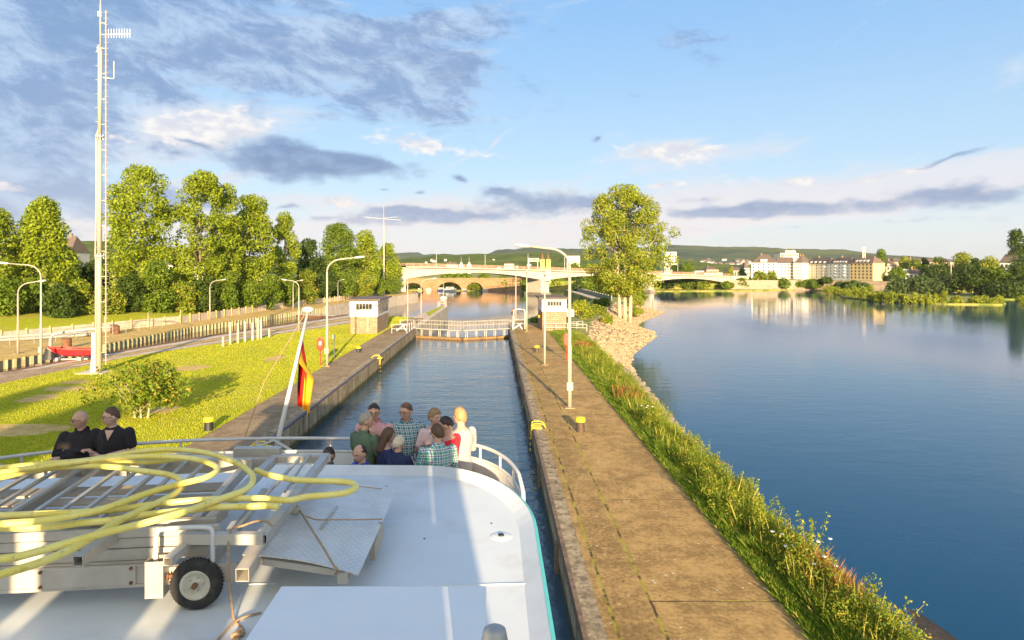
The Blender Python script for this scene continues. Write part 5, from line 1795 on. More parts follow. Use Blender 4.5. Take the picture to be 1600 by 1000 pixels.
MB().box((-1.3, -.8, -.05), (.7, .8, .06)).build('footing', M['pale_concrete'], t)
yg = MB().tube([(.1, 0, zt(54)), (2.35, 0, zt(53))], .035, 6)
for k in range(9):
    x_ = .7 + k * .2
    yg.tube([(x_, 0, zt(53) - .28), (x_, 0, zt(53) + .38)], .018, 5)
yg.build('comb_antenna', M['white'], t)
MB().tube([(.3, 0, zt(121)), (1.05, 0, zt(123)), (1.1, 0, zt(122)), (1.1, 0, zt(96))], .035, 6).build('rod_antenna', M['white'], t)
# cross mast
p = P(600, 461, 0)
t = thing('cross_mast', 'thin white mast with horizontal cross arms beside the bridge abutment trees', 'mast', (p.x, p.y, 0))
zt = lambda py: CAMZ - (py - 418) * p.y / 1000.0
MB().tube([(0, 0, 0), (0, 0, zt(365)), (0, 0, zt(364)), (-.1, 0, zt(320))], [.24, .20, .12, .05], 8).build('pole', M['lampwhite'], t)
MB().tube([(-5.7, 0, zt(339)), (0, 0, zt(342)), (4.8, 0, zt(344))], .045, 5).tube([(0, 0, zt(341)), (3.5, 2, zt(338))], .04, 5).build('cross_arm', M['white'], t)


# ================================================================== LOCK FURNITURE
def bollard(px, py, d, h, label, cat='bollard'):
    p = P(px, py, 0)
    t = thing('bollard', label, cat, tuple(p), group='mooring bollards')
    r = d / 2
    MB().lathe(0, 0, [(r * 1.0, -.02), (r * .92, .03), (r * .86, h * .62), (r * .9, h * .66), (r * .9, h * .68)], 18).build('body', M['bollard_brown'] if px > 800 else M['black'], t, smooth=False)
    MB().lathe(0, 0, [(r * .98, h * .68), (r * 1.04, h * .72), (r * 1.04, h * .92), (r * .9, h), (r * .2, h + .015)], 18).build('cap', M['yellow'], t)
    return t


bollard(907, 674, .44, .68, 'yellow capped brown bollard on the promenade just in front of the near lamp post')
bollard(839, 550, .44, .60, 'yellow capped brown bollard on the promenade near the right lock house')
bollard(326, 672, .46, .62, 'yellow capped black bollard on the left walkway beside the lawn')
bollard(560, 550, .46, .50, 'yellow capped black bollard on the left walkway near the lock house')


def lifebuoy(px, py, label):
    p = P(px, py, 0)
    t = thing('lifebuoy_stand', label, 'lifebuoy stand', tuple(p))
    MB().tube([(0, 0, 0), (0, 0, 1.2)], .05, 8).build('post', M['red'], t)
    rows = []
    for y_, s_ in ((-.16, .82), (-.13, 1), (.0, 1), (.04, .9)):
        rows.append([(.30 * s_ * math.cos(a), y_, 1.75 + (.55 * s_) * math.sin(a)) for a in np.linspace(0, 2 * math.pi, 25)])
    c = MB().strip(rows)
    c.add([rows[0][k] for k in range(24)], [tuple(range(24))])
    c.add([rows[-1][k] for k in range(24)], [tuple(reversed(range(24)))])
    c.build('case', M['red'], t)
    ring = [(.17 * math.cos(a), -.19, 1.8 + .26 * math.sin(a)) for a in np.linspace(0, 2 * math.pi, 21)[:-1]]
    MB().tube(ring, .035, 7, closed=True).build('ring', M['rust_red'], t, smooth=True)
    if px < 700: MB().box((-.1, -.18, 1.66), (.1, -.165, 1.94)).build('instruction_plate', M['white'], t)


lifebuoy(501, 571, 'bright red lifebuoy stand on the left walkway beside the tall lamp post')
lifebuoy(885, 563, 'faded red lifebuoy stand on the right verge behind the near lamp post')
p = P(522, 559, 0)
t = thing('marker_post', 'short white marker post on the lawn right of the red lifebuoy stand', 'post', tuple(p))
MB().tube([(0, 0, 0), (0, 0, 1.9)], .05, 8).build('post', M['white'], t)
MB().box((-.12, -.05, 1.7), (.12, .05, 2.0)).build('head', M['white'], t)
for i, (px, pb, hh) in enumerate([(349, 541, .9), (360, 538, 2.2), (372, 536, 2.0), (383, 534, 2.1), (395, 532, 1.9), (403, 530, 2.2), (408, 529, 2.0), (421, 527, .9)]):
    p = P(px, pb, 0)
    o = MB().box((-.09, -.09, 0), (.09, .09, hh)).box((-.12, -.12, hh), (.12, .12, hh + .05)).build('concrete_post', M['pale_concrete'], origin=(0, 0, 0))
    o.location = p
    tag(o, ['short pale concrete post leftmost of the row at the lawn edge', 'tall pale concrete post second from the left in the lawn edge row', 'tall pale post third from the left in the lawn edge row', 'thick pale post fourth from the left in the lawn edge row', 'pale post fifth from the left in the lawn edge row',
            'pale post sixth from the left in the lawn edge row', 'pale post seventh from the left, last tall one of the lawn edge row', 'short pale post at the right end of the lawn edge row'][i], 'post', 'posts at the lawn edge')


def ladder_top(x, y, side, label):
    t = thing('dock_ladder', label, 'ladder', (x, y, 0))
    for dy in (-.25, .25):
        MB().tube(smooth_path([(side * .55, dy, 0.03), (side * .42, dy, .20), (side * .15, dy, .25), (-.10 * side, dy, .16), (-.16 * side, dy, -.5)], 5), .022, 7).build('handrail', M['yellow'], t, smooth=True)
    MB().box((-.1, -.32, .0), (.35, .32, .06)).build('tread_plate', M['yellow'], t)
    lm = MB()
    for k in range(5): lm.bar((-.2 * side, -.22, -.25 - k * .28), (-.2 * side, .22, -.25 - k * .28), .035)
    lm.build('rungs', M['yellow'], t)


ladder_top(-10.1, 27.8, -1, 'yellow ladder head on the left lock wall close to the ship rail')
ladder_top(-10.1, 55.5, -1, 'yellow ladder head on the left lock wall below the lock house bollard')
ladder_top(1.95, 31.5, 1, 'yellow ladder head at the edge of the promenade beside the lock chamber')
# davit with dark cone foot
p = P(79, 561, 0)
t = thing('davit', 'grey bent pipe davit on a black cone foot beside the red boat', 'davit', tuple(p))
MB().lathe(0, 0, [(.62, 0), (.36, .9), (.30, .95)], 14).build('foot', M['black'], t)
MB().tube(smooth_path([(0, 0, .9), (0, 0, 1.6), (.15, 0, 2.0), (.6, .2, 2.2), (1.6, .6, 2.35), (4.2, 1.8, 2.6)], 5), [.14] * 8 + [.11] * 18, 10).build('pipe', M['galv'], t, smooth=True)
# red boat on a trolley
p = P(112, 562, 0)
t = thing('rowing_boat', 'small red open boat on grey chocks beside the radio mast foot', 'boat', (p.x, p.y, .28), .15)
sec = []
for f in np.linspace(0, 1, 11):
    xx_ = -1.9 + 4.0 * f
    wd = .78 * (1 - (1 - min(1, f * 1.9)) ** 2.2)
    sheer = .62 + .22 * (1 - f) ** 2
    kl = .70 * (1 - min(1, f * 2.4)) ** 1.7
    sec.append([(xx_, -wd, sheer), (xx_, -wd * .8, kl + .2), (xx_, -.05, kl), (xx_, .05, kl), (xx_, wd * .8, kl + .2), (xx_, wd, sheer), (xx_, wd - .06, sheer), (xx_, wd * .7, kl + .24), (xx_, 0, kl + .06), (xx_, -wd * .7, kl + .24), (xx_, -wd + .06, sheer), (xx_, -wd, sheer)])
hb = MB().strip(sec)
hb.add(sec[-1][:6], [(0, 1, 2, 3, 4, 5)])
hb.build('hull', M['boat_red'], t)
for k_ in (1, -1): MB().tube([(q[0][0], k_ * q[0][1], q[0][2] + .01) for q in sec], .035, 6).build('gunwale', M['rust_red'], t, smooth=True)
MB().tube([(2.05, -.6, .5), (2.05, .6, .5)], .04, 6).build('transom_rail', M['galv'], t)
for f in (.35, .7): MB().box((-1.9 + 4 * f - .12, -.66, .46), (-1.9 + 4 * f + .12, .66, .5)).build('thwart', M['boat_red'], t)
t2 = thing('boat_chock', 'pale curved boat chocks under the red boat', 'boat stand', (p.x, p.y, 0), .15)
for dx in (-.9, .9):
    MB().box((dx - .12, -.7, 0), (dx + .12, .7, .25)).build('beam', M['white'], t2)
MB().box((-1.2, -.12, 0), (1.3, .0, .12)).build('keel_rail', M['galv'], t2)
# railings, pipes and drums on the left bank
railing('bank_railing', 'grey railing along the left bank behind the red boat', [(-53, 60, 0), (-47.5, 66, 0), (-44.8, 75, 0), (-43.6, 84, 0)], h=1.2, step=2.0, mat='galv', r=.028)
railing('bank_railing', 'second grey railing at the left edge nearer the water', [(-52, 54.5, 0), (-46, 58.5, 0)], h=1.3, step=2.4, mat='galv', r=.03)
for i, (dz, dy, lab) in enumerate(((.18, 0, 'front grey pipe lying on the left bank behind the railing'), (.18, .42, 'rear grey pipe lying on the left bank behind the railing'), (.5, .2, 'upper grey pipe resting on the two others on the left bank'))):
    o = MB().tube([(-54, 66 + dy, dz), (-46.5, 73 + dy, dz)], .18, 10).tube([(-54.02, 65.98 + dy, dz), (-53.8, 66.2 + dy, dz)], .21, 10).build('steel_pipe', M['galv'], origin=(-50, 69 + dy, 0))
    tag(o, lab, 'pipe', 'steel pipes')
for i, (x, y, lab) in enumerate(((-41.8, 62.5, 'rusty drum on the left bank beside the davit'), (-45.0, 76.0, 'rusty drum on the left bank nearest the radio mast'), (-45.9, 77.2, 'rusty drum standing just left of another near the mast'))):
    o = MB().lathe(x, y, [(.42, 0), (.44, .05), (.42, .3), (.44, .33), (.42, .36), (.42, .62), (.44, .65), (.42, .68), (.42, .95), (.38, .96)], 14).build('drum', M['rust'], origin=(x, y, 0))
    tag(o, lab, 'drum', 'rusty drums')
for i, (x, y, lab) in enumerate(((-45.5, 84, 'thin white post by the panel fence behind the radio mast'), (-47.5, 78, 'thin white post left of the radio mast'), (-44.2, 90, 'thin white post by the panel fence right of the radio mast'))):
    o = MB().tube([(x, y, 0), (x, y, 1.9)], .045, 7).lathe(x, y, [(.07, 1.9), (.07, 1.95)], 8).build('thin_post', M['lampwhite'], origin=(x, y, 0))
    tag(o, lab, 'post', 'thin posts by the fence')


# right bank lamp posts
for (px, top, bot, Y, lab, wd) in [(1467, 422, 436, 288, 'plain thick post left of the cream shed', .5), (1486, 412, 441, 284, 'twin headed lamp post in front of the cream shed', .3)]:
    p = Q(px, bot, Y)
    z1 = Q(px, top, Y).z
    o = MB().tube([(p.x, Y, p.z - 1), (p.x, Y, z1)], wd * .7, 6).box((p.x - wd * 2, Y - .3, z1 - .3), (p.x + wd * 2, Y + .3, z1 + .3)).build('bank_lamp_post', M['lampwhite'], origin=(p.x, Y, p.z))
    tag(o, lab, 'lamp post')
p = Q(1350, 400, 308)
t = thing('roof_antenna', 'pair of white mobile phone aerials on the ochre apartment roof', 'aerial', (p.x, 308, p.z))
for dx in (-.5, .5): MB().tube([(dx, 0, -1), (dx, 0, 4.4)], .22, 6).build('panel', M['white'], t)


# ------------------------------------------------------------------ small boats on the river
def motor_boat(px, py, L, label, hullmat):
    p = P(px, py, ZR)
    t = thing('motor_boat', label, 'boat', (p.x, p.y, ZR))
    sec = []
    for f in np.linspace(0, 1, 9):
        wd = L * .17 * (1 - max(0, (f - .45) / .55) ** 2)
        sec.append([(L * (f - .5), -wd, (.17 + f * .06) * L), (L * (f - .5), -wd * .7, -.04 * L), (L * (f - .5), wd * .7, -.04 * L), (L * (f - .5), wd, (.17 + f * .06) * L), (L * (f - .5), -wd, (.17 + f * .06) * L)])
    MB().strip(sec).build('hull', hullmat, t)
    MB().prism([(-L * .3, -L * .12), (L * .2, -L * .12), (L * .32, 0), (L * .2, L * .12), (-L * .3, L * .12)], .18 * L, .36 * L).build('cabin', M['white'], t)
    MB().box((-L * .2, -L * .125, .24 * L), (L * .18, L * .125, .32 * L)).build('windows', M['darkglass'], t)


navy = paint('navy_hull', (0.02, 0.03, 0.10), .3)
motor_boat(661, 453.5, 4.6, 'small white motor boat moored under the left arch of the old stone bridge', M['white'])
motor_boat(703, 455.5, 5.6, 'white motor boat with dark cabin trim moored by the middle arch', M['white'])
motor_boat(689, 454.5, 4.0, 'small navy blue motor boat just left of the dark trimmed white one', navy)
motor_boat(693, 466, 2.0, 'small white boat on the open water behind the mole tip', M['white'])


# two trees standing on the left quay behind the ship, out of the picture; their long shadows fall over the lawn
tree('quay_tree', 'tree on the left quay behind the ship whose long shadow crosses the lawn', -12.5, -42, 0, 17, 4.2, None, 'leaf_mid', n=2500, leaf=.6, k=22, cr=1.5, seed=301, crown0=.3)
tree('quay_tree', 'second tree on the left quay farther behind the ship', -17.5, -55, 0, 21, 4.6, None, 'leaf_mid', n=2500, leaf=.6, k=22, cr=1.5, seed=302, crown0=.3)


# ================================================================== SHIP
ROOF = 5.30
DECK = 4.0
ship = thing('passenger_ship', 'white river passenger ship with pale roof and rounded railed stern deck in the lock', 'ship', (-3.5, -10, ZC))
M['roofpaint'] = paint('roof_paint', (0.66, 0.69, 0.685), 0.38, 0.04, scale=1.6, dirt=(0.42, 0.40, 0.36), dirt_amt=0.5, bmp=0.002)
M['hullwhite'] = paint('hull_white', (0.76, 0.76, 0.74), 0.35, 0.03, scale=2, dirt=(0.6, 0.55, 0.45), dirt_amt=0.25)
M['deckgrey'] = paint('deck_grey', (0.36, 0.38, 0.38), 0.7, 0.08)
STERN = [(0.40, -60), (0.40, 7.2), (0.33, 8.2), (0.15, 8.95), (-.2, 9.5), (-.8, 9.8), (-2, 9.92), (-3.4, 9.95), (-4.8, 9.8), (-6.0, 9.4), (-7.1, 8.75), (-7.9, 7.7), (-8.3, 6), (-8.3, -60)]
sm_ = [tuple(p[:2]) for p in smooth_path([(x, y, 0) for x, y in STERN[1:-1]], 5)]
OUT = [STERN[0]] + sm_ + [STERN[-1]]
MB().prism(OUT, -4, DECK - .02).build('hull', M['hullwhite'], ship, world=True)
MB().sheet([(x, y) for x, y in OUT], DECK).build('stern_deck', M['deckgrey'], ship, world=True)


def inset(poly, d):
    out = []
    n = len(poly)
    for i in range(n):
        a, b, c = Vector(poly[i - 1]), Vector(poly[i]), Vector(poly[(i + 1) % n])
        t1, t2 = (b - a), (c - b)
        if t1.length < 1e-6: t1 = t2
        if t2.length < 1e-6: t2 = t1
        t1.normalize(); t2.normalize()
        nv = Vector((-(t1.y + t2.y), t1.x + t2.x))
        if nv.length < 1e-6: nv = Vector((-t1.y, t1.x))
        nv.normalize()
        k = 1 / max(.5, nv.dot(Vector((-t1.y, t1.x))))
        out.append(tuple(b + nv * d * k))
    return out


bw = [p for p in OUT if p[1] > 5]
bi = [p for p in inset(OUT, .05) if p[1] > 5][:len(bw)]
MB().strip([[(x, y, DECK - .05) for x, y in bw], [(x, y, 5.0) for x, y in bw], [(x, y, 5.0) for x, y in bi], [(x, y, DECK) for x, y in bi]]).build('bulwark', M['hullwhite'], ship, world=True)
rl = [Vector((x, y, 0)) for x, y in inset(OUT, .02) if y > 7.6]
hi_ = [p + Vector((0, 0, 5.22)) for p in rl]
hi_ = [rl[0] + Vector((0, 0, 4.98)), rl[0] + Vector((0, .05, 5.12))] + hi_[2:]
MB().tube(hi_, .026, 8).build('top_rail', M['white'], ship, world=True, smooth=True)
MB().tube([p + Vector((0, 0, 5.02)) for p in rl], .022, 8).build('lower_rail', M['white'], ship, world=True, smooth=True)
for i in range(4, len(rl) - 1, 4):
    MB().tube([rl[i] + Vector((0, 0, 5.0)), rl[i] + Vector((0, 0, 5.22))], .018, 6).build('stanchion', M['white'], ship, world=True)
# saloon below the roof and the roof itself
def arc(cx, cy, rx, ry, a0, a1, n=12): return [(cx + rx * math.cos(R(a0 + (a1 - a0) * k / n)), cy + ry * math.sin(R(a0 + (a1 - a0) * k / n))) for k in range(n + 1)]


RO = [(.41, -3.0)] + arc(-.90, 6.15, 1.31, 1.92, 0, 90, 16) + [(-3.0, 8.12)] + arc(-5.6, 6.4, 1.3, 1.7, 90, 180, 10) + [(-6.9, -3.0)]
r1, r2 = inset(RO, .03), inset(RO, .17)
MB().prism(inset(RO, .10), DECK, 5.20).build('saloon_wall', M['hullwhite'], ship, world=True)
MB().strip([[(x, y, 5.385) for x, y in r1], [(x, y, ROOF) for x, y in r2]]).build('roof_gutter', M['roofpaint'], ship, world=True)
MB().sheet(r2, ROOF).build('roof_panel', M['roofpaint'], ship, world=True)
MB().strip([[(x, y, 5.335) for x, y in RO], [(x, y, 5.375) for x, y in RO], [(x, y, 5.388) for x, y in r1]]).build('roof_trim', M['turq'], ship, world=True)
MB().strip([[(x, y, 5.19) for x, y in inset(RO, .004)], [(x, y, 5.336) for x, y in inset(RO, .004)]]).build('roof_edge', M['hullwhite'], ship, world=True)
a, b = P(668, 916, ROOF), P(845, 912, ROOF)
MB().bar(a, (b.x - .12, b.y, b.z), .012, .012).build('weld_seam', M['roofpaint'], ship, world=True)
MB().bar(P(300, 915, ROOF), P(430, 912, ROOF), .010, .010).build('weld_seam', M['roofpaint'], ship, world=True)
v_ = P(783, 838, ROOF)
MB().lathe(v_.x, v_.y, [(.13, ROOF - .004), (.10, ROOF + .002), (.07, ROOF + .008), (.04, ROOF + .010)], 20).build('vent_dome', M['roofpaint'], ship, world=True, smooth=True)
MB().lathe(v_.x, v_.y, [(.030, ROOF + .008), (.028, ROOF + .020)], 12).build('vent_cap', M['black'], ship, world=True)
for (px, py) in ((697, 744), (560, 731), (604, 760), (663, 842), (820, 766), (768, 818)):
    q = P(px, py, ROOF)
    MB().lathe(q.x, q.y, [(.010, ROOF), (.008, ROOF + .006)], 8).build('roof_bolt', M['black'], ship, world=True)
# steering house behind the photographer's standpoint, it shades the roof
wh = MB()
wh.box((-7.6, -4.2, 5.3), (.92, -3, 6.9)).box((-7.9, -4.4, 8.25), (.92, -2.8, 8.5))
for x in (-7.4, -5.4, .72): wh.box((x, -3.2, 6.9), (x + .2, -3.0, 8.25))
wh.build('steering_house', M['hullwhite'], ship, world=True)
bl_ = MB()  # unseen slats added behind the camera, their gaps let sun streaks onto the roof
xs_ = [-7.3, -5.4, -5.28, -4.6, -4.45, -3.42, -3.27, -2.6, -2.42, -1.62, -1.40, -.95, -.84, .585, .610, .72]
for k in range(0, len(xs_) - 1, 2): bl_.box((xs_[k], -3.12, 6.9), (xs_[k + 1], -3.08, 8.25))
bl_.build('unseen_streak_slats', M['hullwhite'], ship, world=True)
MB().box((-7.0, -3, 5.28), (.41, .4, 6.15)).build('upper_deck', M['hullwhite'], ship, world=True)

# grey rail post close to the camera
MB().tube([(0.0, 2.05, ROOF), (0.0, 2.05, 6.68), (0.0, 2.05, 6.71), (0, 2.05, 6.72)], [.042, .042, .036, .02], 18).build('rail_post', M['galv'], ship, world=True, smooth=True)

# flag staff on the stern rail, with flag
base = Vector((-3.42, 9.9, 4.9))
top = Q(481, 487, 11.7)
MB().tube([base, base.lerp(top, .5), top], [.042, .034, .026], 10).build('flag_staff', M['white'], ship, world=True, smooth=True)
MB().lathe(top.x, top.y, [(.04, top.z - .03), (.09, top.z - .0), (.11, top.z + .03), (.10, top.z + .07), (.03, top.z + .09)], 14).build('staff_head', M['white'], ship, world=True, smooth=True)
MB().bar(base + Vector((-.75, 0, -.0)), base + Vector((0, 0.02, .30)), .03).bar(base + Vector((.5, 0, 0)), base + Vector((0, 0.02, .30)), .03).build('staff_brace', M['white'], ship, world=True)
MB().tube([top - Vector((.04, 0, .02)), Vector((-3.75, 10.4, 6.0)), Vector((-3.95, 9.95, 5.05)), Vector((-4.05, 9.6, 4.6))], .008, 5).build('halyard', M['rope'], ship, world=True)


def mat_flag():
    m, g, b, out = newmat('black_red_gold_cloth')
    uv = g.node('ShaderNodeUVMap')
    x, y, z = g.xyz(uv.outputs[0])
    c = g.mix(g.m('GREATER_THAN', x, .333), (0.02, 0.018, 0.02), (0.62, 0.02, 0.012))
    c = g.mix(g.m('GREATER_THAN', x, .666), c, (0.95, 0.52, 0.02))
    g.l.new(c, b.inputs['Base Color'])
    b.inputs['Roughness'].default_value = .8
    tr = g.node('ShaderNodeBsdfTranslucent')
    g.l.new(c, tr.inputs[0])
    mx = g.node('ShaderNodeMixShader')
    mx.inputs[0].default_value = .35
    g.l.new(b.outputs[0], mx.inputs[1])
    g.l.new(tr.outputs[0], mx.inputs[2])
    g.l.new(mx.outputs[0], out.inputs[0])
    return m


# hanging flag cloth: u across the stripes (black at the staff top), v along the fly hanging down in folds
ft = thing('ensign_flag', 'black red and gold striped flag hanging limp in folds from the white stern staff', 'flag', tuple(top))
mb = MB()
NU, NV = 30, 44
uvs = []
for j in range(NV + 1):
    v = j / NV
    for i in range(NU + 1):
        u = i / NU
        # hoist runs along the staff for 0.75 m, cloth gathers below it
        sp_ = top.lerp(base, .03 + .33 * u * (1 - .0))
        drop = v * (1.55 - .55 * u)
        gather = min(1, v * 2.2)
        gx = top.x + .02 + (u - .5) * .36 * (1 - .45 * v) + .035 * math.sin(u * 15 + v * 2)
        gy = top.y - .25 + .06 * math.cos(u * 15 + v * 1.5) + .05 * math.sin(v * 5)
        gz = (sp_.z - .02) - drop
        x = sp_.x * (1 - gather) + gx * gather
        y = sp_.y * (1 - gather) + gy * gather
        mb.v.append((x, y, gz))
        # twisted: the stripe order folds over itself towards the bottom
        uvs.append((min(1, max(0, u * .85 + .10 + .30 * max(0, v - .30) + .12 * math.sin(u * 5 + v * 7) * v)), v))
for j in range(NV):
    for i in range(NU):
        a = j * (NU + 1) + i
        mb.f.append((a, a + 1, a + NU + 2, a + NU + 1))
fo = mb.build('cloth', mat_flag(), ft, world=True, smooth=True)
ul = fo.data.uv_layers.new(name='UVMap')
for lp in fo.data.loops: ul.data[lp.index].uv = uvs[lp.vertex_index]

# ------------------------------------------------------------------ white locker lid in front of the camera
lk = thing('deck_locker', 'smooth white sheet metal cover on the ship roof in front of the tread plate', 'locker', (-.7, 3.9, ROOF))
MB().box((-1.40, 3.58, 5.755), (-.055, 4.20, 5.78)).build('lid', M['hullwhite'], lk, world=True, bevel=.008)
MB().box((-1.39, 4.17, 5.30), (-.065, 4.19, 5.754)).box((-1.39, 3.6, 5.30), (-1.37, 4.169, 5.754)).box((-.085, 3.6, 5.30), (-.065, 4.169, 5.754)).build('side_panels', M['hullwhite'], lk, world=True)
bg_ = thing('bag', 'dark and pale striped bag peeping out under the white cover', 'bag', (-.3, 3.3, ROOF))
MB().sphere((-.28, 3.33, 5.62), (.19, .14, .12), 18, 10).build('bag_body', M['plank'], bg_, world=True, smooth=True)
MB().tube([(-.45 + .34 * k / 12, 3.3 + .02 * math.sin(k), 5.73) for k in range(13)], .012, 6).build('zip', M['black'], bg_, world=True)
MB().box((-.50, 3.10, 5.3), (-.02, 3.56, 5.52)).build('bag_base', M['black'], bg_, world=True, bevel=.03)

# ================================================================== GANGWAY ON THE ROOF
GW = thing('gangway', 'long dusty aluminium gangway with slatted top lying under the yellow hose', 'gangway', (-2.2, 4.95, ROOF), R(6))
al, ap = M['alu'], M['alu_paint']


def gb(name, parts, mat, bevel=.004, smooth=False, parent=None):
    m = MB()
    for p in parts: m.box(*p)
    return m.build(name, mat, parent or GW, bevel=bevel)


for (w0, w1, v0, u1) in ((.505, .575, .0, .06), (.425, .497, .012, .02), (.335, .418, .0, -.02), (.318, .330, -.02, -.3)):
    gb('side_board', [((-5.6, v0, w0), (u1, v0 + .035, w1))], ap)
gb('side_channel', [((-5.6, -.055, .15), (-.42, .0, .175)), ((-5.6, -.05, .175), (-.42, -.04, .30)), ((-5.6, -.055, .30), (-.42, .0, .317))], ap)
gb('channel_plate', [((-1.22, -.068, .175), (-.52, -.051, .325))], ap)
rv = MB()
for u in (-1.19, -.55):
    for w in (.195, .305): rv.tube([(u, -.068, w), (u, -.082, w)], .012, 8)
rv.build('rivets', M['rust'], GW)
gb('far_beam', [((-5.6, 1.75, .44), (-.15, 1.83, .57))], ap)
gb('far_beam', [((-5.6, 1.93, .40), (-.02, 2.0, .52))], ap)
gb('top_edge_rail', [((-5.6, .12, .53), (.0, .17, .585))], al)
for k in range(26):
    u = -.55 - .195 * k
    dv = random.uniform(-.02, .02)
    m = MB().bar((u, .10, .555), (u - .05 + dv, 1.80, .565), .036, .026)
    m.build('slat', al if k % 3 else ap, GW)
for v, w in ((.22, .2), (.52, .22), (.84, .2), (1.14, .16), (1.40, .22)):
    gb('floor_plank', [((-5.6, v, .36), (-.30, v + w, .385))], M['plank'])
for u in (-.28, -1.9, -3.6): gb('cross_member', [((u, .04, .40), (u + .07, 1.93, .50))], al)


def hollow(name, p, q, s, mat, parent, wall=.006):
    """hollow square tube open at both ends"""
    p, q = Vector(p), Vector(q)
    d = (q - p).normalized()
    a = d.cross(Vector((0, 0, 1))).normalized()
    b = a.cross(d)
    rows = []
    for c in (p, q):
        for k in (s / 2, s / 2 - wall):
            rows.append([tuple(c + a * sx * k + b * sy * k) for sx, sy in ((-1, -1), (1, -1), (1, 1), (-1, 1), (-1, -1))])
    o, i_, o2, i2 = rows
    m = MB().strip([i2, o2, o, i_, i2])
    return m.build(name, mat, parent)


hollow('square_tube', (-.78, -.36, .50), (-.62, .5, .545), .075, al, GW)
hollow('square_tube', (-.20, -.30, .44), (-.06, .55, .47), .062, ap, GW)
hollow('square_tube', (.30, -.22, .28), (.36, .6, .33), .10, ap, GW)
gb('axle_bracket', [((-.40, -.20, .13), (-.27, -.195, .40)), ((-.40, -.20, .13), (-.395, -.08, .40)), ((-.275, -.20, .13), (-.27, -.08, .40)), ((-.40, -.085, .13), (-.27, -.08, .40))], al, bevel=.001)
gb('axle_arm', [((-.42, -.08, .17), (.22, -.03, .30))], ap)
gb('axle_arm', [((-.10, -.06, .14), (-.04, 1.95, .20))], al)
MB().tube([(-.26, -.14, .26), (-.22, -.14, .26)], .016, 6).tube([(-.262, -.14, .26), (-.25, -.14, .26)], .026, 6).build('bracket_bolt', M['rust'], GW)
MB().tube(smooth_path([(-.36, -.10, .33), (-.36, -.10, .48), (-.35, -.10, .575), (-.30, -.10, .60), (-.12, -.10, .605), (-.0, -.10, .60), (.045, -.10, .575), (.05, -.10, .48), (.05, -.10, .33)], 5), .017, 9).build('hoop_handle', M['white'], GW, smooth=True)


def wheel(v, label=None):
    w = MB()
    prof = [(.108, -.035), (.125, -.046), (.155, -.048), (.177, -.038), (.187, -.02), (.188, 0), (.187, .02), (.177, .038), (.155, .048), (.125, .046), (.108, .035)]
    rows = [[(r * math.cos(t), q, r * math.sin(t)) for t in np.linspace(0, 2 * math.pi, 41)] for r, q in prof]
    w.strip(rows)
    for k in range(44):
        t = 2 * math.pi * k / 44
        c, s = math.cos(t), math.sin(t)
        w.bar((.186 * c, -.022, .186 * s), (.1885 * c, .022, .1885 * s), .010, .006)
    tyre = w.build('tyre', M['rubber'], GW, smooth=True)
    tyre.location = (-.06, v, .19)
    rim = MB()
    prof = [(.0, -.030), (.022, -.030), (.028, -.018), (.05, -.012), (.075, -.012), (.085, -.028), (.108, -.040), (.112, -.036), (.110, .0), (.0, .01)]
    rim.strip([[(r * math.cos(t), q, r * math.sin(t)) for t in np.linspace(0, 2 * math.pi, 33)] for r, q in prof])
    rm = rim.build('rim', M['cream'], tyre, smooth=True)
    MB().tube([(0, -.060, 0), (0, .0, 0)], [.020, .024], 12).build('hub', M['rust'], tyre)
    bm_ = MB()
    for k in range(5):
        t = k * 1.256
        bm_.tube([(.05 * math.cos(t), -.02, .05 * math.sin(t)), (.05 * math.cos(t), -.010, .05 * math.sin(t))], .007, 6)
    bm_.build('wheel_nuts', M['galv'], tyre)


wheel(-.12)

# ladder shaped frame at the right end
FR = thing('aluminium_rack', 'aluminium ladder shaped frame lying on the right end of the gangway', 'frame', (-2.1, 4.95, ROOF))
hollow('side_tube', (.33, -.08, .50), (.27, 2.0, .52), .075, al, FR)
hollow('side_tube', (-.22, .0, .50), (-.28, 2.0, .50), .075, al, FR)
gb('cross_tube', [((-.30, -.10, .465), (.34, -.03, .545))], ap, parent=FR)
gb('cross_tube', [((-.32, 1.93, .47), (.32, 2.0, .54))], ap, parent=FR)
MB().tube([(.06, .0, .51), (.0, 1.95, .52)], .018, 8).build('middle_tube', al, FR)
MB().tube([(.18, .9, .52), (.10, 1.95, .55)], .014, 8).build('middle_tube', al, FR)
gb('far_beam', [((-.75, 2.02, .50), (-.25, 2.12, .60))], al, parent=FR)


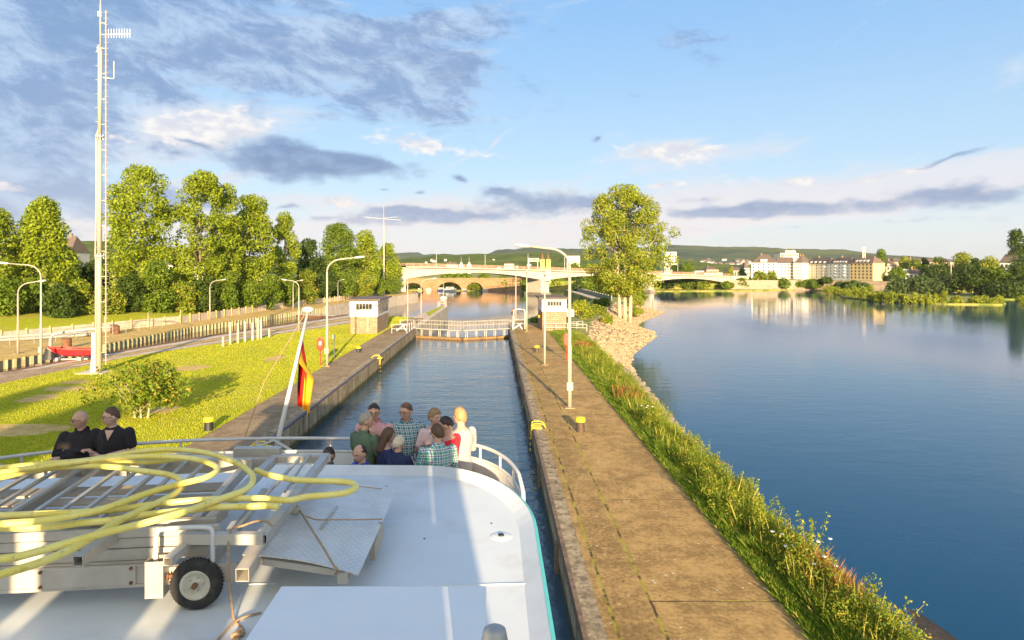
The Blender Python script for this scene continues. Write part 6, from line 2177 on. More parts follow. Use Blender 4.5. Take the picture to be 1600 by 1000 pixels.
def mat_tread():
    m, g, b, o = newmat('tread_plate_metal')
    v = objc(g)
    x, y, z = g.xyz(v)
    u = g.m('MULTIPLY', g.m('ADD', x, y), 15.0)
    w = g.m('MULTIPLY', g.m('SUBTRACT', x, y), 15.0)
    fx = g.m('ABSOLUTE', g.m('SUBTRACT', g.m('FRACT', u), .5))
    fy = g.m('ABSOLUTE', g.m('SUBTRACT', g.m('FRACT', w), .5))
    par = g.m('MODULO', g.m('ADD', g.m('FLOOR', u), g.m('ADD', g.m('FLOOR', w), 400.0)), 2.0)
    d1 = g.m('ADD', g.m('POWER', g.m('DIVIDE', fx, .42), 2.0), g.m('POWER', g.m('DIVIDE', fy, .13), 2.0))
    d2 = g.m('ADD', g.m('POWER', g.m('DIVIDE', fy, .42), 2.0), g.m('POWER', g.m('DIVIDE', fx, .13), 2.0))
    dd = g.m('ADD', g.m('MULTIPLY', d1, par), g.m('MULTIPLY', d2, g.m('SUBTRACT', 1.0, par)))
    h = g.m('SUBTRACT', 1.0, g.ramp(dd, .5, 1.1))
    n = g.noise(v, 5, 5, .6)
    c = g.mix(g.ramp(n, .3, .7), (.54, .54, .52), (.64, .64, .61))
    c = g.mix(g.m('MULTIPLY', h, .6), c, (.78, .78, .75))
    g.l.new(c, b.inputs['Base Color'])
    b.inputs['Metallic'].default_value = .12
    b.inputs['Roughness'].default_value = .42
    bump(g, b, h, .5, .003)
    return m


TP = thing('ramp_plate', 'large aluminium tread plate ramp tied down with ropes at the right end of the gangway', 'ramp', (-1.4, 5.6, ROOF))
c4 = [P(378, 866, 5.62), P(560, 893, 5.55), P(620, 765, 5.60), P(455, 750, 5.66)]
c4 = [Vector((*q[:2], z)) for q, z in zip(c4, (5.62, 5.55, 5.60, 5.66))]
tp = MB()
n_ = 8
rows = []
for j in range(n_ + 1):
    row = []
    for i in range(n_ + 1):
        s_, t_ = i / n_, j / n_
        q = c4[0] * (1 - s_) * (1 - t_) + c4[1] * s_ * (1 - t_) + c4[2] * s_ * t_ + c4[3] * (1 - s_) * t_
        row.append((q.x, q.y, q.z + .035 * math.sin(s_ * math.pi) - (.02 * (1 - t_) * s_)))
    rows.append(row)
tp.strip(rows)
lo_ = [[(x, y, z - .012) for x, y, z in r] for r in rows]
tp.strip(lo_, flip=True)
tp.strip([rows[0], lo_[0]], flip=True).strip([[r[-1] for r in rows], [r[-1] for r in lo_]], flip=True)
tp.strip([rows[-1], lo_[-1]]).strip([[r[0] for r in rows], [r[0] for r in lo_]])
tp.build('tread_plate', mat_tread(), TP, world=True)
MB().bar(c4[1] + Vector((.0, .55, -.10)), c4[2] + Vector((-.03, -.75, -.10)), .05, .15).build('timber_support', M['plank'], TP, world=True)
MB().bar(c4[0] + Vector((.05, .0, -.06)), c4[3] + Vector((.05, 0, -.06)), .06, .06).build('edge_beam', ap, TP, world=True)
MB().bar(c4[0] + Vector((0, .05, -.05)), c4[1] + Vector((-.05, .05, -.04)), .05, .05).build('edge_beam', ap, TP, world=True)
MB().tube([P(501, 826, 5.635), P(526, 792, 5.645)], .012, 8).build('lifting_bar', al, TP, world=True)
MB().box((c4[1].x - .16, c4[1].y - .01, 5.46), (c4[1].x - .08, c4[1].y + .05, 5.535)).build('foot_block', ap, TP, world=True)

# ------------------------------------------------------------------ hose
def mat_hose():
    m, g, b, o = newmat('yellow_hose')
    v = objc(g)
    n = g.noise(v, 14, 5, .65)
    n2 = g.noise(v, 3, 4, .6)
    c = g.mix(g.ramp(n2, .35, .65), (.80, .65, .12), (.88, .76, .24))
    c = g.mix(g.m('MULTIPLY', g.ramp(n, .56, .72), .6), c, (.36, .30, .07))
    g.l.new(c, b.inputs['Base Color'])
    b.inputs['Roughness'].default_value = .42
    return m


HZ = 5.935
strands = [
    ([(-60, 165), (0, 160), (200, 140), (400, 125), (560, 100), (700, 78), (850, 70), (1000, 85), (1130, 125), (1215, 175), (1235, 220), (1200, 265), (1080, 310), (900, 375), (700, 430), (500, 480), (300, 535), (100, 590), (0, 605), (-90, 612)], .045),
    ([(-60, 215), (0, 207), (200, 168), (400, 152), (550, 155), (700, 175), (830, 195), (890, 230), (870, 275), (780, 325), (650, 385), (560, 430), (470, 485), (350, 555), (200, 620), (0, 680), (-90, 700)], .02),
    ([(-60, 190), (0, 183), (250, 148), (500, 118), (700, 105), (900, 110), (1020, 135), (1062, 168), (1000, 208), (850, 245), (700, 290), (550, 345), (400, 385), (200, 418), (0, 433), (-90, 437)], .07),
    ([(-90, 396), (0, 393), (200, 385), (400, 376), (550, 365), (700, 345), (800, 332), (1000, 315), (1250, 308), (1400, 318), (1500, 300), (1600, 292), (1690, 280), (1735, 258), (1725, 236), (1650, 225), (1520, 222), (1420, 215), (1300, 190), (1250, 170)], .0),
    ([(-90, 458), (0, 455), (250, 447), (400, 428), (550, 415), (700, 390), (900, 368), (1050, 352), (1200, 348), (1300, 344), (1360, 350)], -.01),
    ([(-60, 196), (150, 172), (400, 140), (600, 134), (750, 130), (900, 112)], .0),
]
hoses = thing('hose', 'long pale yellow hose thrown in wide loops over the gangway on the ship roof', 'hose', (-2.6, 5.4, HZ))
for i, (st_, dz) in enumerate(strands):
    pts = []
    for (cx, cy) in st_:
        px, py = cx / 3.125, 680 + cy / 3.125
        pts.append(P(px, py, HZ + dz))
    sp_ = smooth_path(pts, 7)
    MB().tube(sp_, .0265, 12).build('hose_loop', mat_hose() if i == 0 else bpy.data.materials['yellow_hose'], hoses, world=True, smooth=True)
q = P(446, 795, 5.72)
MB().tube([q + Vector((-.03, 0, 0)), q + Vector((.12, .01, -.02))], .04, 12).build('hose_coupling', M['plank'], hoses, world=True)


def rope(label, pts, r=.009):
    o = MB().tube(smooth_path(pts, 6), r, 7).build('rope', M['rope'], origin=tuple(pts[0]), smooth=True)
    tag(o, label, 'rope')
    return o


rope('thick brown rope looped over the aluminium rack and hanging down beside the wheel', [P(425, 822, 5.90), P(415, 814, 5.90), P(398, 815, 5.90), P(378, 822, 5.90), P(361, 828, 5.87), Q(357, 860, 4.84), Q(357, 900, 4.80), Q(361, 935, 4.74), P(366, 968, 5.31), P(380, 984, 5.31), P(372, 1000, 5.31), P(385, 1010, 5.32)])
rope('brown rope running down the tread plate to its lower right corner', [P(455, 770, 5.72), P(462, 788, 5.69), P(475, 808, 5.69), P(490, 832, 5.675), P(507, 859, 5.655), P(519, 880, 5.625), P(527, 890, 5.585), P(524, 897, 5.52)])
rope('thin brown rope across the middle of the tread plate', [P(477, 806, 5.70), P(495, 812, 5.67), P(520, 812, 5.672), P(560, 812, 5.655), P(597, 811, 5.61)], .006)
rope('thin dark rope along the far edge of the tread plate', [P(456, 756, 5.73), P(475, 752, 5.72), P(520, 756, 5.70), P(560, 760, 5.68), P(597, 764, 5.64)], .005)
rope('ochre cable curving over the roof beside the white cover', [P(330, 1015, 5.31), P(340, 1000, 5.312), P(360, 978, 5.312), P(379, 965, 5.314), P(408, 957, 5.316)], .008)
kn = [P(372, 990, 5.33) + Vector((.03 * math.cos(a * 1.7), .03 * math.sin(a * 2.3), .015 * math.sin(a * 3))) for a in np.linspace(0, 6.28, 16)]
rope('brown knotted rope end on the roof beside the white cover', kn, .012)

# ================================================================== PEOPLE
M['skin'] = paint('skin', (0.56, 0.31, 0.21), 0.55, 0.05, scale=18)
M['skin_pale'] = paint('skin_pale', (0.60, 0.36, 0.26), 0.55, 0.05, scale=18)


def hairmat(name, c): return paint(name, c, .6, .35, scale=70)


H = {'dark': hairmat('dark_hair', (.03, .018, .012)), 'brown': hairmat('brown_hair', (.10, .05, .025)), 'grey': hairmat('grey_hair', (.34, .29, .22)), 'blond': hairmat('blond_hair', (.30, .20, .09)), 'pale': hairmat('pale_blond_hair', (.62, .52, .36))}


def plaid(name, ca, cb, cc, sx=15, sz=15):
    m, g, b, o = newmat(name)
    v = objc(g)
    x, y, z = g.xyz(v)
    u = g.m('FRACT', g.m('MULTIPLY', g.m('ADD', x, g.m('MULTIPLY', y, .6)), sx))
    w = g.m('FRACT', g.m('MULTIPLY', z, sz))
    s1 = g.m('LESS_THAN', u, .45)
    s2 = g.m('LESS_THAN', w, .45)
    c = g.mix(g.m('MULTIPLY', g.m('ADD', s1, s2), .5), ca, cb)
    l1 = g.m('LESS_THAN', g.m('ABSOLUTE', g.m('SUBTRACT', u, .72)), .07)
    l2 = g.m('LESS_THAN', g.m('ABSOLUTE', g.m('SUBTRACT', w, .72)), .07)
    c = g.mix(g.m('MULTIPLY', g.m('MAXIMUM', l1, l2), .85), c, cc)
    g.l.new(c, b.inputs['Base Color'])
    b.inputs['Roughness'].default_value = .9
    return m


def cloth(name, c): return paint(name, c, .9, .10, scale=25)


def remesh(mb, name, mat, parent, voxel, smooth=6, fac=.5):
    me = mb.mesh(name)
    tmp = bpy.data.objects.new('tmp', me)
    C.objects.link(tmp)
    md = tmp.modifiers.new('r', 'REMESH')
    md.mode = 'VOXEL'
    md.voxel_size = voxel
    ms = tmp.modifiers.new('s', 'SMOOTH')
    ms.iterations = smooth
    ms.factor = fac
    dg = bpy.context.evaluated_depsgraph_get()
    m2 = bpy.data.meshes.new_from_object(tmp.evaluated_get(dg))
    bpy.data.objects.remove(tmp)
    bpy.data.meshes.remove(me)
    m2.name = name
    m2.materials.clear()
    m2.materials.append(mat)
    m2.polygons.foreach_set('use_smooth', [True] * len(m2.polygons))
    o = bpy.data.objects.new(name, m2)
    C.objects.link(o)
    o.parent = parent
    return o


def limb(mb, pts, rs, seg=12):
    """tapered limb with rounded ends"""
    mb.tube([Vector(p) for p in pts], list(rs), seg)
    for p, r in ((pts[0], rs[0]), (pts[-1], rs[-1])): mb.sphere(p, r * .98, 10, 8)
    for p, r in zip(pts[1:-1], rs[1:-1]): mb.sphere(p, r * .99, 10, 8)


def head_geo(mb, M4, thin=1.0):
    base = len(mb.v)
    u_, v_ = 32, 24
    for i in range(v_ + 1):
        th = math.pi * i / v_
        for k in range(u_):
            ph = 2 * math.pi * k / u_
            a, b, c = math.sin(th) * math.cos(ph), math.sin(th) * math.sin(ph), math.cos(th)
            jaw = max(0, -c)
            x = .078 * thin * a * (1 - .30 * jaw ** 1.3)
            y = .096 * b * (1 - .10 * jaw) + (.012 * jaw if b > 0 else .014 * jaw)
            z = .120 * c
            if b > 0:
                y += .026 * math.exp(-((x / .013) ** 2 + ((z + .020) / .020) ** 2))
                y += .014 * math.exp(-((x / .011) ** 2 + ((z - .002) / .022) ** 2))
                y += .010 * math.exp(-((x / .028) ** 2 + ((z + .098) / .018) ** 2))
                y += .006 * math.exp(-((x / .026) ** 2 + ((z + .062) / .010) ** 2))
                y += .006 * math.exp(-((x / .05) ** 2 + ((z - .030) / .010) ** 2))
                for s in (-1, 1): y -= .012 * math.exp(-(((x - s * .031) / .017) ** 2 + ((z - .008) / .013) ** 2))
            mb.v.append(tuple(M4 @ Vector((x, y, z))))
    for i in range(v_):
        for k in range(u_):
            k1 = (k + 1) % u_
            mb.f.append((base + i * u_ + k, base + (i + 1) * u_ + k, base + (i + 1) * u_ + k1, base + i * u_ + k1))
    for s in (-1, 1):
        mb.sphere(M4 @ Vector((s * .079 * thin, -.008, -.008)), (.014, .022, .033), 8, 8, rot=M4.to_3x3())


def hand_geo(mb, wrist, d, up, curl=.5, side=1):
    d = Vector(d).normalized()
    up = Vector(up)
    s = d.cross(up).normalized() * side
    n = s.cross(d).normalized() * side
    w = Vector(wrist)
    for k in (-1, 0, 1): limb(mb, [w + s * .010 * k, w + d * .085 + s * .022 * k], [.020, .017], 8)
    for k, L in zip((-1.5, -.5, .5, 1.5), (.062, .078, .074, .066)):
        b0 = w + d * .085 + s * .0185 * k
        b1 = b0 + (d * math.cos(curl * .6) - n * math.sin(curl * .6)) * L * .5
        b2 = b1 + (d * math.cos(curl * 1.6) - n * math.sin(curl * 1.6)) * L * .5
        limb(mb, [b0, b1, b2], [.0095, .009, .0078], 7)
    t0 = w + d * .03 + s * .028
    t1 = t0 + (s * .7 + d * .7 - n * .2) * .035
    limb(mb, [t0, t1, t1 + (d * .9 + s * .15 - n * .4) * .032], [.012, .0105, .009], 7)


ARM = {
    'down': ((.245, -.02, 1.13), (.255, .08, .90)),
    'table': ((.26, .06, 1.14), (.15, .30, 1.10)),
    'front': ((.27, .03, 1.17), (.06, .28, 1.19)),
    'cross_a': ((.29, .06, 1.19), (-.10, .235, 1.27)),
    'cross_b': ((.29, .06, 1.19), (-.12, .27, 1.20)),
    'gesture': ((.25, .16, 1.18), (.14, .34, 1.40)),
    'hip': ((.40, -.06, 1.17), (.22, .12, 1.10)),
}
PEOPLE = []


def person(label, px, Y, top_py, rz, shirt, hair, hairmat_, armL='table', armR='table', sleeve='short', head_yaw=0, pitch=8, glasses=False, trousers=None, skin='skin', build=1.0, woman=False, seat=None, neck='crew', beard=None, belly=0.0):
    X = (px - 773) * Y / 1000
    ztop = CAMZ - (top_py - 418) * Y / 1000
    full = 1.76
    H_ = ztop - DECK
    if seat is None:
        s = H_ / full
        dz = 0.0
    else:
        s = 1.0
        dz = -(full - H_)      # hips lowered so that the head top is at H_
    t = thing('person', label, 'person', (X, Y, DECK), R(rz))
    t.scale = (s, s, s)
    sw = .185 * build * (.9 if woman else 1)
    V = lambda x, y, z: Vector((x, y, z + dz))
    bd = MB()
    # trunk rings
    def ring(mb, z, rx, ry, cy=0, n=20): return [tuple(V(rx * math.cos(a), cy + ry * math.sin(a), z)) for a in np.linspace(0, 2 * math.pi, n + 1)[:-1]]
    def loft(mb, prof):
        base = len(mb.v)
        n = 20
        for (z, rx, ry, cy) in prof: mb.v += ring(mb, z, rx, ry, cy)
        for i in range(len(prof) - 1):
            for k in range(n):
                k1 = (k + 1) % n
                mb.f.append((base + i * n + k, base + i * n + k1, base + (i + 1) * n + k1, base + (i + 1) * n + k))
        mb.f.append(tuple(base + k for k in reversed(range(n))))
        mb.f.append(tuple(base + (len(prof) - 1) * n + k for k in range(n)))
    wst = .80 if woman else .93
    trunk = [(.86, .155 * build, .11, 0), (.95, .165 * build, .12, 0), (1.06, .16 * wst * build, .115 + belly, belly * .6), (1.18, .165 * wst * build, .118 + belly * .9, belly * .5), (1.28, .172 * build, .125 + belly * .3, belly * .2),
             (1.37, sw * .98, .112, -.005), (1.43, sw * .86, .092, -.012), (1.475, .095, .07, -.02), (1.50, .062, .058, -.018)]
    loft(bd, trunk)
    hc = V(0, .025, 1.64)
    M4 = Matrix.Translation(hc) @ Matrix.Rotation(R(head_yaw), 4, 'Z') @ Matrix.Rotation(R(-pitch), 4, 'X')
    limb(bd, [V(0, -.018, 1.44), V(0, .0, 1.56)], [.060, .055])
    head_geo(bd, M4, .94 if woman else 1.0)
    sl = MB()
    loft(sl, [(z, rx + .013, ry + .013, cy) for z, rx, ry, cy in trunk[:-2]] + [(1.468, .098, .076, -.02)] if neck == 'crew' else [(z, rx + .013, ry + .013, cy) for z, rx, ry, cy in trunk[:-2]] + [(1.478, .092, .078, -.022), (1.505, .074, .070, -.03)])
    for sd_, arm in ((1, armL), (-1, armR)):
        e, w = ARM[arm]
        sh = V(sd_ * sw, -.01, 1.415)
        el = V(sd_ * e[0], e[1], e[2])
        wr = V(sd_ * w[0], w[1], w[2])
        limb(bd, [sh, sh.lerp(el, .5), el, el.lerp(wr, .35), wr], [.050 * build, .045 * build, .038, .040, .027])
        d = (wr - el).normalized()
        hand_geo(bd, wr + d * .015, d + Vector((-.25 * sd_, 0, 0)) * .6, (0, 0, 1) if arm != 'gesture' else (sd_, 0, 0), curl=.55 if arm != 'gesture' else .3, side=sd_)
        if sleeve == 'short':
            e2 = sh.lerp(el, .66)
            limb(sl, [sh, sh.lerp(el, .4), e2], [.064 * build, .063 * build, .062 * build])
        elif sleeve == 'rolled':
            e2 = el.lerp(wr, .25)
            limb(sl, [sh, sh.lerp(el, .5), el, e2], [.064 * build, .060 * build, .052, .052])
        else:
            limb(sl, [sh, sh.lerp(el, .5), el, el.lerp(wr, .5), wr], [.064 * build, .060 * build, .052, .050, .040])
    # legs
    tr = MB()
    hipz = .90 + dz
    for sd_ in (-1, 1):
        hp = Vector((sd_ * .088, 0, hipz))
        if seat is None:
            kn, an = Vector((sd_ * .10, .02, .49)), Vector((sd_ * .11, -.02, .09))
        else:
            kn, an = Vector((sd_ * .13, .40, max(.46, hipz - .02))), Vector((sd_ * .13, .36, .09))
        limb(bd, [hp, kn, an], [.082, .055, .040])
        limb(bd, [an + Vector((0, -.03, -.045)), an + Vector((0, .15, -.055))], [.042, .036])
        limb(tr, [hp, hp.lerp(kn, .5), kn, kn.lerp(an, .5), an + Vector((0, 0, .02))], [.100, .088, .070, .064, .060])
    loft(tr, [(.86, .165 * build, .125, 0), (.98, .17 * build, .125, 0), (1.0, .165 * build, .12, 0)])
    body = remesh(bd, 'body', M[skin], t, .0078, 3, .4)
    remesh(sl, 'shirt', shirt, t, .011, 6, .5)
    remesh(tr, 'trousers', trousers or M['black'], t, .014, 5, .5)
    sh_ = MB()
    for sd_ in (-1, 1):
        a_ = Vector((sd_ * .11, -.02, 0)) if seat is None else Vector((sd_ * .13, .36, 0))
        sh_.sphere(a_ + Vector((0, .06, .045)), (.052, .14, .045), 14, 8)
    sh_.build('shoes', M['black'], t, smooth=True)
    # hair
    if hair != 'bald':
        hb = MB()
        u_, v_ = 40, 28
        rg2 = random.Random(int(px))
        CF, CS, CB = {'short': (.56, .08, -.48), 'bob': (.45, -.30, -.80), 'curly': (.42, -.12, -.62), 'long': (.50, -.85, -1.0), 'balding': (.9, .02, -.50), 'mid': (.40, -.10, -.68)}[hair]
        amp = {'short': .07, 'bob': .06, 'curly': .16, 'long': .06, 'balding': .05, 'mid': .09}[hair]
        th0 = {'short': 1.08, 'bob': 1.15, 'curly': 1.14, 'long': 1.13, 'balding': 1.05, 'mid': 1.12}[hair]
        base = 0
        for i in range(v_ + 1):
            th = math.pi * i / v_
            for k in range(u_):
                ph = 2 * math.pi * k / u_
                a, b, c = math.sin(th) * math.cos(ph), math.sin(th) * math.sin(ph), math.cos(th)
                line = CS + (CF - CS) * b if b > 0 else CS + (CB - CS) * (-b)
                if b > .2 and hair != 'balding': line = max(line, CS + (CF - CS) * min(1, b * 1.4))
                line += .20 * mnoise.noise(Vector((a * 4, b * 4 + px, c * 3)))
                cov = (c - line) / .16
                if hair == 'balding' and c > .50 and b > -.5: cov = min(cov, (-.15 - b) * 3 if c > .8 else (.15 - b) * 3)
                cov = max(0, min(1, cov))
                nz = mnoise.noise(Vector((a * 5, b * 5, c * 5 + px))) * amp + mnoise.noise(Vector((a * 14, b * 14, c * 9 + px))) * amp * .7
                r = .86 + (th0 + nz - .86) * cov
                hb.v.append(tuple(M4 @ Vector((.080 * a * r, .098 * b * r - .002, .120 * c * r))))
        for i in range(v_):
            for k in range(u_):
                k1 = (k + 1) % u_
                hb.f.append((i * u_ + k, (i + 1) * u_ + k, (i + 1) * u_ + k1, i * u_ + k1))
        if hair == 'long':
            for k in range(26):
                an = R(200 + 140 * k / 25)
                an2 = math.cos(an), math.sin(an)
                p0 = M4 @ Vector((.075 * an2[0], .085 * an2[1], .03))
                p1 = M4 @ Vector((.088 * an2[0], .10 * an2[1], -.10))
                p2 = M4 @ Vector((.095 * an2[0] + .01 * math.sin(k * 2), .11 * an2[1] - .01, -.24 - .05 * ((k * 7) % 3) / 3))
                hb.tube(smooth_path([p0, p1, p2], 4), [.020] * 4 + [.018] * 4 + [.006], 7)
        hb.build('hair', hairmat_, t, smooth=True)
    # eyes, brows, glasses
    for sd_ in (-1, 1):
        eb = MB().sphere(M4 @ Vector((sd_ * .031, .082, .006)), (.0115, .008, .0065), 10, 8, rot=M4.to_3x3())
        eo = eb.build('eye', M['eyewhite'], t, smooth=True)
        MB().sphere(M4 @ Vector((sd_ * .031, .0885, .006)), (.0052, .003, .0055), 8, 6, rot=M4.to_3x3()).build('iris', M['black'], eo)
        MB().tube([M4 @ Vector((sd_ * .016, .094, .024)), M4 @ Vector((sd_ * .032, .094, .029)), M4 @ Vector((sd_ * .048, .084, .024))], .0042, 5).build('eyebrow', hairmat_ or H['brown'], t)
    MB().sphere(M4 @ Vector((0, .094, -.058)), (.021, .006, .0045), 10, 6, rot=M4.to_3x3()).build('mouth', M['lips'], t, smooth=True)
    if glasses:
        gm = MB()
        for sd_ in (-1, 1):
            pts = [M4 @ Vector((sd_ * .034 + .023 * math.cos(a) * (1 if abs(math.cos(a)) < .8 else 1.05), .103 - .05 * abs(.034 + .023 * math.cos(a * 1.0) * sd_) * .2, .004 + .016 * math.sin(a))) for a in np.linspace(0, 2 * math.pi, 17)[:-1]]
            gm.tube(pts, .0026, 5, closed=True)
            gm.tube([M4 @ Vector((sd_ * .057, .100, .010)), M4 @ Vector((sd_ * .082, .06, .010)), M4 @ Vector((sd_ * .082, -.01, .004))], .0024, 5)
        gm.tube([M4 @ Vector((-.011, .104, .008)), M4 @ Vector((.011, .104, .008))], .0026, 5)
        gm.build('glasses', M['black'], t)
    if neck == 'collar':
        cm = MB()
        for sd_ in (-1, 1):
            cm.add([tuple(V(sd_ * .012, .078, 1.455)), tuple(V(sd_ * .075, .055, 1.452)), tuple(V(sd_ * .085, -.03, 1.53)), tuple(V(sd_ * .055, .045, 1.52))], [(0, 1, 2, 3), (3, 2, 1, 0)])
            cm.add([tuple(V(sd_ * .085, -.03, 1.53)), tuple(V(sd_ * .095, -.04, 1.475)), tuple(V(0, -.115, 1.475)), tuple(V(0, -.09, 1.535))], [(0, 1, 2, 3), (3, 2, 1, 0)])
        cm.build('collar', shirt, t)
    elif neck == 'vee':
        MB().add([tuple(V(-.055, .085, 1.47)), tuple(V(.055, .085, 1.47)), tuple(V(0, .142, 1.345)), tuple(V(0, .135, 1.40))], [(0, 3, 2), (3, 1, 2), (0, 1, 3)]).build('open_neck', M[skin], t, smooth=True)
    return t


M['eyewhite'] = paint('eye_white', (.6, .57, .52), .3, .02)
M['lips'] = paint('lips', (.42, .16, .13), .5, .05)
navyc = cloth('navy_cloth', (.02, .03, .09))
jeans = cloth('jeans', (.06, .10, .20))
blk = cloth('black_cloth', (.018, .014, .016))
person('bald man with black glasses and black long sleeved shirt, arms crossed, at the left rail', 127, 9.1, 641, 190, blk, 'bald', None, 'cross_a', 'cross_b', 'long', head_yaw=-52, pitch=6, glasses=True, trousers=jeans, neck='collar', build=1.12, belly=.03)
person('man in black v neck t-shirt with brown hair and glasses holding a bottle', 175, 9.15, 636, 190, blk, 'short', H['brown'], 'front', 'front', 'short', head_yaw=-55, pitch=4, glasses=True, trousers=jeans, neck='vee', build=1.12, skin='skin_pale')
person('seated man with glasses and short dark hair, only his head above the roof edge', 513, 8.95, 698, -150, cloth('teal_cloth', (.10, .25, .24)), 'short', H['dark'], 'table', 'table', 'short', head_yaw=-12, pitch=22, glasses=True, seat=True, neck='collar', trousers=jeans)
person('grey haired man in dark green polo shirt seen from behind', 570, 9.15, 645, -35, cloth('green_cloth', (.10, .15, .09)), 'short', H['grey'], 'table', 'table', 'short', head_yaw=-35, pitch=2, neck='collar', build=1.05, trousers=jeans)
person('man in pink shirt with dark hair and glasses gesturing with a raised hand', 585, 9.55, 630, 176, cloth('pink_cloth', (.66, .34, .34)), 'short', H['dark'], 'down', 'gesture', 'rolled', head_yaw=12, pitch=8, glasses=True, neck='collar', build=1.12, belly=.04, trousers=jeans)
person('balding dark haired man in blue shirt sitting closest to the roof edge', 565, 8.6, 694, 135, cloth('royal_blue_cloth', (.04, .12, .50)), 'balding', H['dark'], 'table', 'table', 'long', head_yaw=10, pitch=16, seat=True, neck='collar', trousers=jeans)
person('woman with long brown hair in navy short sleeved top, elbow out', 604, 9.0, 669, -62, navyc, 'long', H['brown'], 'hip', 'table', 'short', head_yaw=-10, pitch=14, woman=True, trousers=jeans, skin='skin_pale')
person('person with short pale blond hair in navy jacket seen from behind', 622, 8.8, 682, -14, navyc, 'mid', H['pale'], 'table', 'table', 'long', head_yaw=-20, pitch=14, woman=True, neck='collar')
person('man in teal and white plaid shirt with glasses, looking down at the table', 635, 9.6, 629, 182, plaid('teal_plaid', (.62, .68, .68), (.015, .16, .20), (.02, .05, .08)), 'short', H['brown'], 'down', 'down', 'short', head_yaw=-30, pitch=8, glasses=True, neck='collar', build=1.12, belly=.04, trousers=jeans)
person('woman with short curly blond hair in pale pink top', 679, 9.5, 638, 190, cloth('pale_pink_cloth', (.70, .52, .50)), 'curly', H['blond'], 'table', 'down', 'short', head_yaw=38, pitch=6, woman=True, skin='skin_pale', trousers=jeans)
person('man in bright red shirt with dark hair, half hidden behind the plaid back', 700, 9.0, 651, 62, cloth('red_cloth', (.62, .02, .03)), 'short', H['dark'], 'table', 'table', 'short', head_yaw=15, pitch=22, trousers=jeans, build=1.12)
person('man in green and blue plaid shirt seen from behind at the right of the table', 684, 8.7, 664, 18, plaid('green_plaid', (.66, .68, .60), (.05, .30, .26), (.03, .07, .30), 13, 13), 'mid', H['brown'], 'table', 'table', 'long', head_yaw=28, pitch=12, neck='collar', build=1.1, trousers=jeans, glasses=True)
person('woman with blond bob in long white blouse at the right end of the group', 720, 9.35, 638, 38, cloth('white_cloth', (.36, .35, .35)), 'bob', H['blond'], 'table', 'table', 'long', head_yaw=22, pitch=8, woman=True, build=1.1, trousers=cloth('floral_cloth', (.40, .14, .08)))
person('person almost wholly beyond the left edge, one hand reaching in over the rail', -42, 8.3, 655, -80, cloth('olive_cloth', (.16, .15, .08)), 'short', H['brown'], 'table', 'table', 'short', pitch=12, trousers=jeans)
# bottle held by man in t-shirt
q = Q(157, 694, 8.84)
t = thing('bottle', 'small clear bottle held by the man in the black t-shirt', 'bottle', tuple(q))
m_, g_, b_, o_ = newmat('clear_glass')
b_.inputs['Base Color'].default_value = (.85, .88, .88, 1)
b_.inputs['Roughness'].default_value = .03
b_.inputs['Transmission Weight'].default_value = 1.0
b_.inputs['IOR'].default_value = 1.2
M['glass'] = m_
MB().lathe(0, 0, [(.03, -.1), (.031, .04), (.014, .09), (.013, .12)], 14).build('glass_body', M['glass'], t, smooth=True)
MB().lathe(0, 0, [(.015, .12), (.015, .14)], 10).build('cap', M['black'], t)
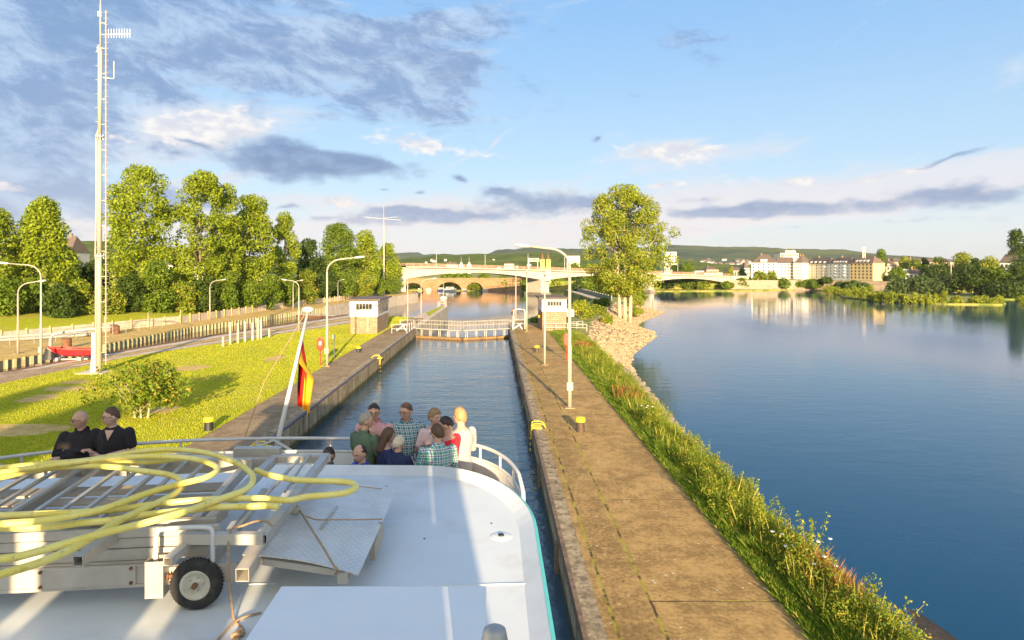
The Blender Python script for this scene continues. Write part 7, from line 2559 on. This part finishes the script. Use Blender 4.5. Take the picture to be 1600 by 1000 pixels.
# high white table with glasses
tx, ty = Q(664, 700, 9.15)[:2]
t = thing('bar_table', 'round white high table in the middle of the group', 'table', (tx, ty, DECK))
MB().lathe(0, 0, [(.30, 1.06), (.33, 1.07), (.33, 1.095), (.32, 1.10)], 30).build('tabletop', M['white'], t, smooth=False)
MB().lathe(0, 0, [(.24, 0), (.22, .03), (.03, .06), (.03, 1.06)], 16).build('pedestal', M['galv'], t)
gm = None
gl = MB().lathe(0, 0, [(.030, 0), (.031, .01), (.034, .19), (.035, .20), (.033, .20), (.032, .19), (.029, .012)], 16)
for i, (dx, dy, lab) in enumerate([(-.14, .02, 'tall empty glass leftmost on the white table'), (-.08, -.08, 'tall empty glass front left on the white table'), (-.03, .06, 'tall empty glass left of the middle on the white table'), (.02, -.05, 'tall empty glass front middle on the white table'), (.06, .09, 'tall empty glass rear middle on the white table'),
                                   (.10, -.02, 'tall empty glass right of the middle on the white table'), (.15, .06, 'tall empty glass rear right on the white table'), (.19, -.03, 'tall empty glass rightmost on the white table')]):
    if gm is None:
        gm = gl.mesh('drinking_glass')
        gm.materials.append(M['glass'])
        gm.polygons.foreach_set('use_smooth', [True] * len(gm.polygons))
    o = bpy.data.objects.new('drinking_glass', gm)
    C.objects.link(o)
    o.location = (tx + dx, ty + dy, DECK + 1.102)
    tag(o, lab, 'glass', 'glasses on the white table')
# phone on the table edge
q = Q(665, 681, 9.32)
# low bench for the seated men
for (px, Y, lab) in ((513, 8.95, 'white bench block under the seated man with glasses'), (565, 8.6, 'white bench block under the balding seated man')):
    X = (px - 773) * Y / 1000
    z1 = DECK + .48
    t = thing('bench', lab, 'bench', (X, Y, DECK))
    MB().box((-.3, -.22, .42), (.3, .22, .47)).build('seat', M['white'], t, bevel=.01)
    for sx in (-.24, .24): MB().box((sx - .03, -.18, 0), (sx + .03, .18, .42)).build('leg', M['white'], t)


# ================================================================== AIR
hz = MB().box((-5200, -160, -9), (5200, 4300, 330)).build('haze', None)
hz['kind'] = 'stuff'
hz['label'] = 'thin pale evening haze over the river valley'
hm_ = bpy.data.materials.new('haze')
hm_.use_nodes = True
hm_.node_tree.nodes.clear()
ho = hm_.node_tree.nodes.new('ShaderNodeOutputMaterial')
hv = hm_.node_tree.nodes.new('ShaderNodeVolumePrincipled')
hv.inputs['Color'].default_value = (0.86, 0.90, 1.0, 1)
hv.inputs['Density'].default_value = 0.00005
hv.inputs['Anisotropy'].default_value = 0.0
hm_.node_tree.links.new(hv.outputs[0], ho.inputs['Volume'])
hz.data.materials.clear()
hz.data.materials.append(hm_)
